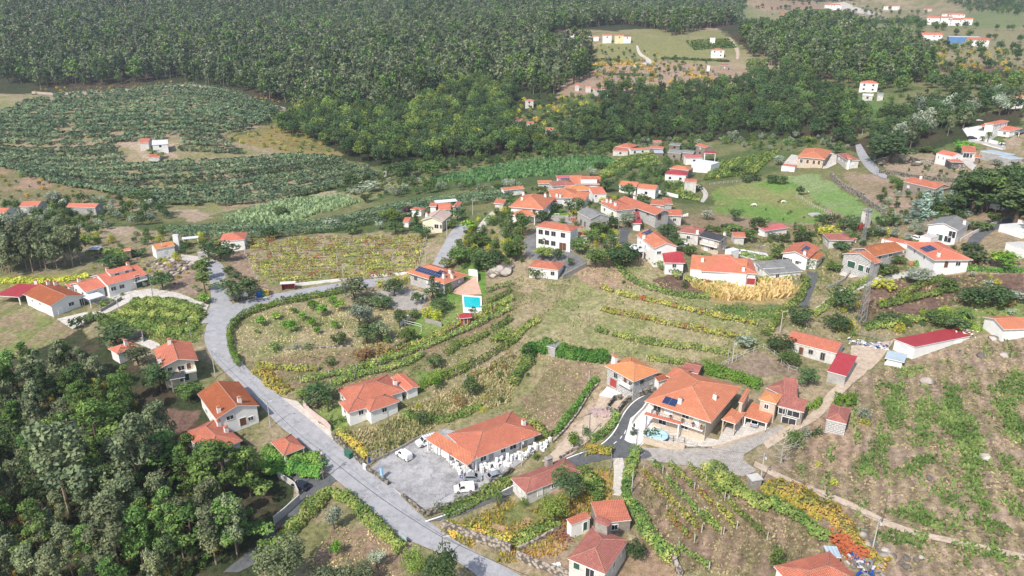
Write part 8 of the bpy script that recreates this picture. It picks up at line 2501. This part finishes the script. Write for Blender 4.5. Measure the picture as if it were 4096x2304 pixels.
MB().mat(WATER).face([(*q,pz-.12)for q in inner])or None
mb=MB().mat(WATER);mb.face([(*q,pz-.12)for q in inner]);mb.build('water',sp)
# round blue paddling pool
q_=at('x2',142,622);qz=h(*q_)
rp=thing('paddling_pool','round blue above ground pool with pale cover in the mansion garden','pool',(*q_,qz))
MB().mat(BINB).tube([(*q_,qz-.1),(*q_,qz+1.0)],2.5,n=20).build('side',rp)
MB().mat(m_plain('pale blue cover',(.45,.68,.74),.4,.1)).tube([(*q_,qz+1.0),(*q_,qz+1.08)],2.4,2.2,n=20).build('cover',rp)
# volleyball net
na,nb=at('m2',1235,725),at('m2',1370,758)
vn=thing('volleyball_net','white volleyball net between two posts on the lawn','net',(*na,h(*na)))
for q in(na,nb):MB().mat(TRIM).tube([(*q,h(*q)),(*q,h(*q)+2.4)],.06,n=5).build('post',vn)
mb=MB().mat(TRIM)
for dz in(2.3,1.6):mb.tube([(*na,h(*na)+dz),(*nb,h(*nb)+dz)],.05,n=4)
mb.build('net',vn)
# washing line
na,nb=at('u3',2170,692),at('u3',2390,668)
wl=thing('washing_line','washing line full of white laundry in front of the red tiled house','washing line',(*na,h(*na)))
for i in range(9):
 f=(i+.5)/9
 c_=(na[0]+(nb[0]-na[0])*f,na[1]+(nb[1]-na[1])*f)
 MB().mat(TRIM).box((c_[0],c_[1],h(*c_)+.7),(abs(nb[0]-na[0])/10.5,.04,.9+.2*(i%3)),0,1,True).build('laundry',wl)
MB().mat(METAL).tube([(*na,h(*na)+1.85),(*nb,h(*nb)+1.85)],.03,n=3).build('line',wl)
# terracotta pots on the mansion balcony
POTM=m_plain('terracotta',(.45,.13,.05),.8,.2)
w=manw[0]
for i,u in enumerate((.12,.38,.60,.80,.95)):
 st,dd,ln,out=wsides(w,1.6)['f']
 c_=st+dd*(u*ln)+out*1.1
 z=w.g+3.12
 t=thing('plant_pot',['first','second','third','fourth','fifth'][i]+' terracotta pot from the left on the mansion balcony','pot',(c_[0],c_[1],z),0)
 MB().mat(POTM).tube([(c_[0],c_[1],z),(c_[0],c_[1],z+.35),(c_[0],c_[1],z+.8)],.16,.36,8).build('pot',t)
 C_=RNG.normal(size=(60,3))*.16+np.array((c_[0],c_[1],z+.95))
 V,F=leaf_quads(C_,.16,RNG);npmesh('plant',V,F,L_OAK,RNG.uniform(0,1,60),parent=t)
 # ------------------------------------------------------------------ old appliances heaped along the long building
def fridge(w,d,hh,nm):
 r=thing(nm,None,None,(0,0,0))
 o=MB().mat(CARW).box((0,0,0),(w,d,hh),0,1,True).build('cabinet');o.parent=r
 o=MB().mat(TRIM).box((0,-d/2-.02,.03),(w*.96,.03,hh*.6),0,1,True).build('door');o.parent=r
 o=MB().mat(METAL).box((w*.35,-d/2-.05,hh*.4),(.04,.04,.3),0,1,True).build('handle');o.parent=r
 return r
def washer():
 r=thing('washing_machine',None,None,(0,0,0))
 o=MB().mat(CARW).box((0,0,0),(.62,.6,.86),0,1,True).build('cabinet');o.parent=r
 o=MB().mat(GLASS).tube([(0,-.31,.42),(0,-.34,.42)],.2,n=12).build('door');o.parent=r
 o=MB().mat(LAMPM).box((0,-.31,.72),(.56,.02,.1),0,1,True).build('panel');o.parent=r
 return r
AP=[fridge(.62,.6,1.6,'refrigerator'),washer(),fridge(.6,.6,1.1,'refrigerator'),washer()]
used=[False]*4
def appliance(i,p,rz,lab,tilt=0,grp=None):
 r=AP[i]if not used[i]else copy_tree(AP[i])
 used[i]=True
 r.location=(p[0],p[1],h(*p)+.08);r.rotation_euler=(tilt,0,rz)
 tag(r,lab,'appliance',grp)
AR=np.random.default_rng(9)
line1=[np.array(at('x1',x,y))for x,y in((600,455),(760,440),(900,385),(1050,345),(1160,300),(1260,250),(1380,200))]
l1=resample(line1,.78)
for i,q in enumerate(l1):
 for row in range(3):
  if AR.uniform()<.22:continue
  o2=np.array((.35,.94))*(row*.95-.6)+AR.normal(size=2)*.15
  k_=int(AR.integers(0,4))
  appliance(k_,q+o2,AR.uniform(-.9,.9)+.4,['white refrigerator in the heap along the right side of the long building','white washing machine in the heap along the right side of the long building'][k_%2],AR.uniform(-.08,.08)if AR.uniform()<.8 else 1.45,'old appliances along the right side of the long building')
for q in resample([np.array(at('x1',x,y))for x,y in((255,215),(310,275),(400,315),(450,385),(540,470))],.85):
 for row in range(2):
  k_=int(AR.integers(0,4))
  appliance(k_,q+np.array((.7,.5))*row*.9+AR.normal(size=2)*.1,AR.uniform(-.5,.5)-.8,['white refrigerator under the low front roof of the long building','white washing machine under the low front roof of the long building'][k_%2],0,'old appliances under the low front roof')
  # ------------------------------------------------------------------ rocks
ROCK=m_rubble('pale granite boulder',(.34,.30,.26),(.50,.45,.39),.35)
def rock_mesh(seed):
 bm=bmesh.new();bmesh.ops.create_icosphere(bm,subdivisions=2,radius=.5)
 for v in bm.verts:
  n=noise.noise(v.co*2.2+Vector((seed*7.7,0,0)))
  v.co*=1+.45*n;v.co.z*=.7
 me=bpy.data.meshes.new('boulder');bm.to_mesh(me);bm.free();me.materials.append(ROCK)
 return me
RM=[rock_mesh(i)for i in range(4)]
def rock(p,s,lab,grp=None,rz=None):
 o=ob('boulder',RM[int(AR.integers(0,4))]);o.location=(p[0],p[1],h(*p)+s*.12)
 o.scale=(s*AR.uniform(.8,1.3),s,s*AR.uniform(.6,1));o.rotation_euler=(0,0,AR.uniform(0,6))
 tag(o,lab,'boulder',grp)
for p in poisson(P('m1',1200,170,1420,140,1620,200,1500,310,1420,300,1240,230),2.0,AR,55):
 rock(p,AR.uniform(.8,2.2),'pale boulder in the rubble heap beside the side road','boulders beside the side road')
for p in poisson(P('r4',715,980,800,1080,900,1180,1010,1240,1300,1290,1320,1360,1160,1400,980,1320,860,1240,760,1120),1.6,AR,55):
 rock(p,AR.uniform(.8,1.9),'pale boulder in the rock bank below the leaning concrete pole','boulders of the rock bank')
for k,x,y,s,lab in(('u3',130,1330,7.5,'huge pale boulder left of the white annex'),('u3',210,1260,5,'second large boulder behind the huge one left of the annex'),('m5',960,1180,3.4,'flat grey boulder on the dry hill below the crimson warehouse'),('m5',1400,970,2.4,'grey boulder high on the dry hill'),('m5',1590,960,2.6,'grey boulder near the right edge of the dry hill'),('m5',1500,820,2.4,'leaning boulder at the top of the dry hill'),('r4',1790,480,2.2,'pale boulder on the right part of the dry hill'),('r4',1330,650,1.5,'small white boulder in the middle of the dry hill'),('m2',1960,290,4.5,'big rock behind the white pool wall'),('v1',1470,800,5,'dark rock mass on the tan terrace')):
 rock(at(k,x,y),s,lab)
 # heap of roof tiles and of firewood
def heap(nm,k,pts,n,mat,size,label,cat,hh=1.0):
 a=P(k,*pts);pl=resample(a,.3)
 mb=MB()
 for i in range(n):
  q=pl[int(AR.integers(0,len(pl)))]+AR.normal(size=2)*.8
  mb.mat(mat[i%len(mat)])
  s=size*AR.uniform(.6,1.4)
  mb.box((q[0],q[1],h(*q)+AR.uniform(0,hh)),(s*1.4,s*.5,s*.35),AR.uniform(0,6),.9,True)
 tag(mb.build(nm,None,(pl[0][0],pl[0][1],h(*pl[0]))),label,cat,None,'stuff')
REDB=m_plain('broken red tiles',(.50,.14,.06),.85,.4,3)
heap('tile_heap','r4',[580,1170,650,1230,700,1290,770,1330],260,[REDB],.5,'heap of broken orange tiles beside the shabby greenhouse','heap',1.6)
heap('scrap_heap','r4',[700,1300,760,1350,820,1400,860,1449],120,[LAMPM,CONCD,METAL,BINB,WOODP],.6,'heap of scrap metal and timber right of the tiles','heap',1.2)
heap('firewood_heap','r3',[380,1110,440,1100,470,1140],90,[m_plain('split firewood',(.26,.12,.08),.9,.4,3)],.4,'heap of firewood by the small white shed','heap',.7)
heap('pole_heap','m3',[780,950,850,960,900,970],50,[m_plain('pinkish stakes',(.48,.36,.34),.9,.3)],.9,'heap of pinkish stakes beside the gravel track','heap',.4)
heap('scrap_yard_heap','m5',[330,850,420,860,500,880,580,885],90,[WHITE,LAMPM,CONCD,BINB],.5,'line of pale scrap along the mesh fence of the dirt yard','heap',.5)
heap('rubble_heap','u3',[960,660,1020,720,1100,730,1150,760],120,[REDB,CONC,CONCD],.6,'building rubble in front of the unfinished grey house','heap',.7)
heap('tile_heap','m5',[1240,745,1290,780],40,[REDB,WHITE],.5,'small stack of tiles at the far end of the crimson warehouse','heap',.8)
# ------------------------------------------------------------------ palms, dead tree
def palm(k,x,yb,yt,wpx,label,trunk=.45):
 p=at(k,x,yb);z=h(*p);hg=max(1.2,z_at(p,k,x,yt)-z)
 rad=wpx/CROP[k][2]/FOC*math.hypot(*p)/2
 r=thing('palm_tree',label,'palm',(p[0],p[1],z))
 th2=hg*trunk
 MB().mat(BARK).tube([(p[0],p[1],z-.2),(p[0],p[1],z+th2)],.28 if hg>3 else .16,.22 if hg>3 else .14,7).build('trunk',r)
 mb=MB().mat(L_MID)
 for i in range(26):
  a=i*2.4;el=AR.uniform(.1,1.15)
  d=Vector((math.cos(a),math.sin(a),0));c0=Vector((p[0],p[1],z+th2));pr=None
  for s in range(7):
   t=s/6
   q=c0+d*(rad*t*math.cos(el*(1-t*.3)))+Vector((0,0,(hg-th2)*(math.sin(el)*1.5*t-1.1*t*t)))
   sd=Vector((-d.y,d.x,0))*(.05+.42*rad/3*math.sin(math.pi*min(1,t+.12)))
   if pr:
    mb.face([pr[0],pr[1],q,q-sd+Vector((0,0,-.15))]);mb.face([pr[1],pr[2],q+sd+Vector((0,0,-.15)),q])
   pr=(q-sd+Vector((0,0,-.15)),q,q+sd+Vector((0,0,-.15)))
 o=mb.build('crown',r)
 a_=o.data.attributes.new('rnd','FLOAT','FACE');a_.data.foreach_set('value',AR.uniform(.1,.9,len(o.data.polygons)).astype(np.float32))
for a in(('m5',1258,655,525,170,'large feather palm on the bright lawn at the right'),('u4',350,845,695,160,'feather palm below the slate roofed house'),('r3',195,490,415,75,'small cycad palm beside the appliance heap'),('m2',600,1425,1300,75,'slim tree fern on the bright lawn of the low villa',.75),('m2',1380,1165,1110,55,'small palm on the little lawn behind the low villa'),
('r2',1990,880,700,130,'double palm beside the lane below the silver hatchback',.6),('v1',2140,560,480,60,'palm on the white court of the villa, left one',.6),('v1',2200,560,430,70,'taller palm on the white court of the villa',.65),('v1',2340,600,520,80,'palm before the terrace of the white villa',.6),('v1',390,640,580,100,'palm behind the wide orange farmhouse',.5)):
 palm(*a)
dp=at('r4',105,520);dh=z_at(dp,'r4',100,305)-h(*dp)
dt=thing('dead_tree','bare grey dead tree beside the paved yard','tree',(*dp,h(*dp)-.1))
dm=trunk_mesh('dead_branches',np.random.default_rng(4),.8,.03,16,m_plain('bleached wood',(.42,.38,.33),.9,.3,3),.5,.15,True)
dt.scale=(dh,dh,dh);ob('branches',dm,dt)
# ------------------------------------------------------------------ people and animals (skin grown over a skeleton of joints)
SKIN=m_plain('skin',(.45,.27,.19),.7,.05);HAIR=m_plain('dark hair',(.03,.02,.015),.8,.1)
def skinned(name,V,E,Rd,mat,parent,root=0,sub=1):
 me=bpy.data.meshes.new(name);me.from_pydata(V,E,[]);me.materials.append(mat)
 o=bpy.data.objects.new(name,me);COL.objects.link(o);o.parent=parent
 o.modifiers.new('skin','SKIN')
 for i,r_ in enumerate(Rd):
  me.skin_vertices[0].data[i].radius=(r_,r_)
 me.skin_vertices[0].data[root].use_root=True
 s=o.modifiers.new('sub','SUBSURF');s.levels=sub;s.render_levels=sub
 return o
def person(label,loc,rz,shirt,trousers,sit=False):
 r=thing('person',label,'person',loc,rz)
 b=0.0
 if sit:hip=.5;kn=(.42,.5);ft=(.45,.05);toe=(.6,.04)
 else:hip=.92;kn=(.05,.48);ft=(.0,.07);toe=(.17,.04)
 sh=hip+.5
 V=[(0,0,hip),(0,0,hip+.22),(0,0,sh),(.02,0,sh+.12)];E=[(0,1),(1,2),(2,3)];Rd=[.14,.13,.13,.055]
 for s in(-1,1):
  i=len(V)
  V+=[(0,s*.18,sh-.02),(.08,s*.24,sh-.28),(.25,s*.2,sh-.42),(.33,s*.19,sh-.40)]
  E+=[(2,i),(i,i+1),(i+1,i+2),(i+2,i+3)];Rd+=[.06,.048,.036,.04]
 skinned('shirt',V,E,Rd,shirt,r)
 V=[(0,0,hip)];E=[];Rd=[.14]
 for s in(-1,1):
  i=len(V)
  V+=[(.02,s*.1,hip-.06),(kn[0],s*.12,kn[1]),(ft[0],s*.12,ft[1]),(toe[0],s*.12,toe[1])]
  E+=[(0,i),(i,i+1),(i+1,i+2),(i+2,i+3)];Rd+=[.095,.065,.045,.04]
 skinned('trousers',V,E,Rd,trousers,r)
 hd=skinned('head',[(.02,0,sh+.1),(.03,0,sh+.2),(.04,0,sh+.32),(.13,0,sh+.24)],[(0,1),(1,2),(1,3)],[.05,.085,.085,.03],SKIN,r)
 skinned('hair',[(-.02,0,sh+.26),(.0,0,sh+.36)],[(0,1)],[.09,.085],HAIR,r)
 return r
RED=m_plain('red jacket',(.55,.05,.03),.8,.1);BLUES=m_plain('light blue shirt',(.2,.45,.65),.8,.1)
q=at('x3',190,668);z=h(*q)+.05
bike_rz=math.radians(-125)
person('rider in a red jacket on a small dark motorbike in the shaded lane',(q[0],q[1],z+.25),bike_rz,RED,BLACK,True)
bk=thing('motorbike','small dark motorbike under the rider in the shaded lane','motorbike',(q[0],q[1],z),bike_rz)
for xx in(-.6,.65):
 o=MB().mat(BLACK).tube([(xx,-.05,.3),(xx,.05,.3)],.3,n=12).build('wheel');o.parent=bk
o=MB().mat(CARB).box((0,0,.4),(.9,.24,.35),0,.8,True).build('frame');o.parent=bk
o=MB().mat(METAL).tube([(.45,-.3,.95),(.45,.3,.95)],.03,n=5).build('handlebar');o.parent=bk
q=at('m4',1650,930);person('person in a light blue shirt sitting by the door of the white cottage',(q[0],q[1],h(*q)),-1.6,BLUES,m_plain('dark trousers',(.04,.04,.06),.9,.1),True)
q=at('u4',1740,545);person('person in dark clothes standing on the dry plot below the pasture',(q[0],q[1],h(*q)),-2,BLACK,m_plain('dark trousers',(.04,.04,.06),.9,.1))
def beast(label,k,x,y,rz,mat,s=1.0,cat='cow'):
 q=at(k,x,y);r=thing('grazing_'+cat,label,cat,(q[0],q[1],h(*q)),rz);r.scale=(s,s,s)
 V=[(0,0,1.05),(.45,0,1.08),(.85,0,1.1),(-.45,0,1.05),(-.85,0,1.12),(1.2,0,.95),(1.5,0,.5),(1.62,0,.25),(-1.05,0,.9),(-1.08,0,.5)]
 E=[(0,1),(1,2),(0,3),(3,4),(2,5),(5,6),(6,7),(4,8),(8,9)];Rd=[.36,.36,.3,.36,.28,.17,.14,.09,.05,.04]
 for b_,x_,f in((2,.75,1),(4,-.75,-1)):
  for s_ in(-1,1):
   i=len(V)
   V+=[(x_,s_*.2,.8),(x_+(.0 if f>0 else-.08),s_*.2,.45),(x_,s_*.2,.04)]
   E+=[(b_,i),(i,i+1),(i+1,i+2)];Rd+=[.13,.075,.06]
 skinned('body',V,E,Rd,mat,r)
HW=m_plain('white hide',(.75,.72,.66),.8,.1);HB=m_plain('brown hide',(.12,.05,.025),.8,.2)
beast('white cow alone on the left pasture','u4',1022,148,2.9,HW)
beast('white cow beside a brown calf on the left pasture','u4',1390,108,0.1,HW)
beast('brown calf touching the right white cow on the left pasture','u4',1350,100,3.0,HB,.75)
beast('small black goat on the left pasture','u4',1168,198,1.4,CARB,.7,'goat')
beast('brown sheep on the upper meadow','v1',340,1100,.2,HB,.6,'sheep')
beast('white sheep on the upper meadow','v1',356,1082,1.2,HW,.5,'sheep')

# ------------------------------------------------------------------ ground cover nobody could count
CR=np.random.default_rng(77)
def blades(name,pts,size,hgt,mat,label,tone_sc=6.0,per=3,lean=.35):
 """upright blade quads round every point"""
 n=len(pts)
 if n==0:return
 P3=np.repeat(pts,per,0)+CR.normal(size=(n*per,2))*size*.45
 m=len(P3)
 a=CR.uniform(0,math.pi,m);s=size*CR.uniform(.6,1.4,m);hh=hgt*CR.uniform(.5,1.3,m)
 z=H(P3[:,0],P3[:,1])
 dx,dy=np.cos(a)*s/2,np.sin(a)*s/2
 lx,ly=CR.normal(size=m)*hh*lean,CR.normal(size=m)*hh*lean
 V=np.stack([np.stack([P3[:,0]-dx,P3[:,1]-dy,z],1),np.stack([P3[:,0]+dx,P3[:,1]+dy,z],1),
 np.stack([P3[:,0]+dx*.7+lx,P3[:,1]+dy*.7+ly,z+hh],1),np.stack([P3[:,0]-dx*.7+lx,P3[:,1]-dy*.7+ly,z+hh*.9],1)],1).reshape(-1,3)
 t=np.clip(fbm(P3[:,0],P3[:,1],tone_sc,13)*1.2-.1+CR.uniform(-.25,.25,m),0,1)
 o=npmesh(name,V,np.arange(m*4).reshape(m,4),mat,t)
 tag(o,label,None,None,'stuff')
def cover(name,k,poly,sp,size,hgt,mat,label,thr=0.0,tsc=6,per=3,seed=3,avoid=True):
 pts=poisson(P(k,*poly),sp,CR)
 if avoid:pts=pts[~ROADAT(pts)]
 if thr>0:
  pts=pts[fbm(pts[:,0],pts[:,1],tsc,seed)>thr]
 for a in HOUSEBOX:
  x0=min(q[0]for q in a);x1=max(q[0]for q in a)
  pts=pts[~(inpoly(pts[:,0],pts[:,1],a))]
 blades(name,pts,size,hgt,mat,label,per=per)
cover('dry_maize','m4',[730,380,900,400,1100,385,1400,340,1520,345,1620,430,1560,470,1300,500,1000,500,880,440],.55,.5,1.9,L_CORN,'field of dry yellow maize below the long white house',per=4)
cover('pale_maize','D',[558,548,700,506,860,492,903,510,720,560,600,565],1.5,1.1,1.7,L_PMAIZE,'pale green maize field behind the kiwi plantation',per=3)
cover('green_maize','D',[1080,452,1300,407,1520,394,1560,410,1400,440,1180,462],1.8,1.3,1.8,L_MAIZE,'bright green maize field along the valley stream',per=3)
cover('vegetables','m4',[960,540,1480,540,1480,620,1300,690,1150,660,1000,610],.9,.5,.5,L_GRASS,'green vegetable patch below the dry maize',thr=.35,per=4)
cover('weeds','D',[640,900,1000,860,1290,700,1440,690,1600,650,1760,760,1980,790,2060,830,1980,900,1700,930,1500,910,1520,1000,1400,1120,1280,1030,980,1160,830,1130,740,1000],1.0,.3,.3,L_WEED,'dry weeds on the fields in the middle of the village',thr=.5,tsc=5)
cover('green_weeds','D',[640,900,1000,860,1290,700,1440,690,1600,650,1760,760,1980,790,2060,830,1980,900,1700,930,1500,910,1520,1000,1400,1120,1280,1030,980,1160,830,1130,740,1000],1.1,.35,.35,L_GRASS,'green weeds on the fields in the middle of the village',thr=.62,tsc=7,seed=8)
cover('tall_weeds','D',[850,1105,1010,1040,1290,905,1290,1010,1100,1070,960,1160,850,1125],.55,.35,.7,L_WEED,'tall weeds on the plot above the dusty lot',thr=.2)
cover('weeds','D',[590,890,600,810,700,765,860,740,1010,760,1040,850,850,900,640,900],.9,.4,.3,L_WEED,'dry grass of the orchard inside the road bend',thr=.4)
cover('weeds','D',[1100,1340,1300,1250,1450,1180,1540,1180,1540,1300,1400,1400,1250,1420],.55,.35,.45,L_FERN,'brambles and weeds on the plot below the sunken lane',thr=.38)
cover('weeds','D',[1600,1170,1880,1200,2080,1330,2180,1449,1700,1449,1620,1380],.75,.35,.35,L_WEED,'dry weeds in the near brown vineyard',thr=.35)
cover('weeds','D',[780,1420,830,1320,950,1330,1050,1420,1000,1470,780,1470],.7,.3,.25,L_WEED,'dry grass of the lot at the bottom',thr=.45)
cover('weeds','D',[300,800,330,760,500,750,530,800,500,860,400,880],.8,.5,.5,L_VINE,'leafy weeds in the triangular plot inside the junction',thr=.3)
cover('weeds','D',[1580,560,2100,560,2480,640,2560,830,2300,840,2060,860,2050,700,1900,600],1.5,.6,.5,L_WEED,'weeds among the gardens at the right',thr=.42)
cover('green_weeds','D',[1580,560,2100,560,2480,640,2560,830,2300,840,2060,860,2050,700,1900,600],1.5,.6,.55,L_GRASS,'green weeds among the gardens at the right',thr=.55,seed=12)
cover('heather','D',[1960,1160,2150,960,2300,900,2576,830,2800,820,2800,1600,2300,1449,2100,1330],.85,.45,.28,L_WEED,'low dry growth on the big hillside at the lower right',thr=.4,tsc=3)
# green tussocks in rows down the dry hillside
rows=[('r4',[1500,0,1540,200,1620,450,1700,600,1650,700,1730,820,1820,920]),('r4',[1270,0,1265,180,1285,360]),('r4',[1640,140,1700,380,1780,560]),('r4',[1880,0,1990,180,2060,350]),('r4',[1950,480,2020,600,2108,740]),('r4',[1020,0,1060,130,1000,240]),('r4',[960,300,890,440,770,560,870,630]),
('r4',[1180,880,1300,990,1520,1070]),('r4',[1040,930,1200,960,1400,1040]),('r4',[1400,730,1500,830,1600,880]),('r4',[1640,980,1800,1000,1960,1090]),('r4',[930,1140,1100,1120,1300,1190]),('r4',[1560,1200,1750,1250,2000,1300]),('r4',[2000,120,2108,260]),('m5',[640,1200,720,1300,640,1440]),('m5',[1180,1230,1150,1340,1200,1440]),('m5',[1500,1260,1640,1180,1700,1100]),('r4',[1400,60,1430,180,1520,230]),('r4',[1060,600,1200,560,1330,480]),('m5',[740,1140,800,1080,880,1060]),('m5',[1600,1400,1700,1300,1755,1200]),('r4',[1980,840,2060,940,2108,960])]
pp_=[]
for k,xy in rows:
 q=resample(smooth_line(P(k,*xy),1),.3)
 pp_.append(np.repeat(q,3,0)+CR.normal(size=(len(q)*3,2))*.95)
pp_=np.concatenate(pp_)
ex=poisson(P('D',1990,1170,2150,980,2300,910,2576,840,2700,830,2700,1500,2150,1380),.8,CR)
_q=(ex[:,0]-_a[0])*_d[1]-(ex[:,1]-_a[1])*_d[0]+fbm(ex[:,0],ex[:,1],9,71)*2.5
ex=ex[(fbm(ex[:,0],ex[:,1],4.5,44)>.46)&(np.mod(_q/5.2,1)<.26)]
blades('tussocks',np.concatenate([pp_,ex]),.4,.62,L_GRASS,'green grass tussocks in rough rows on the dry hillside',per=3,lean=.5)
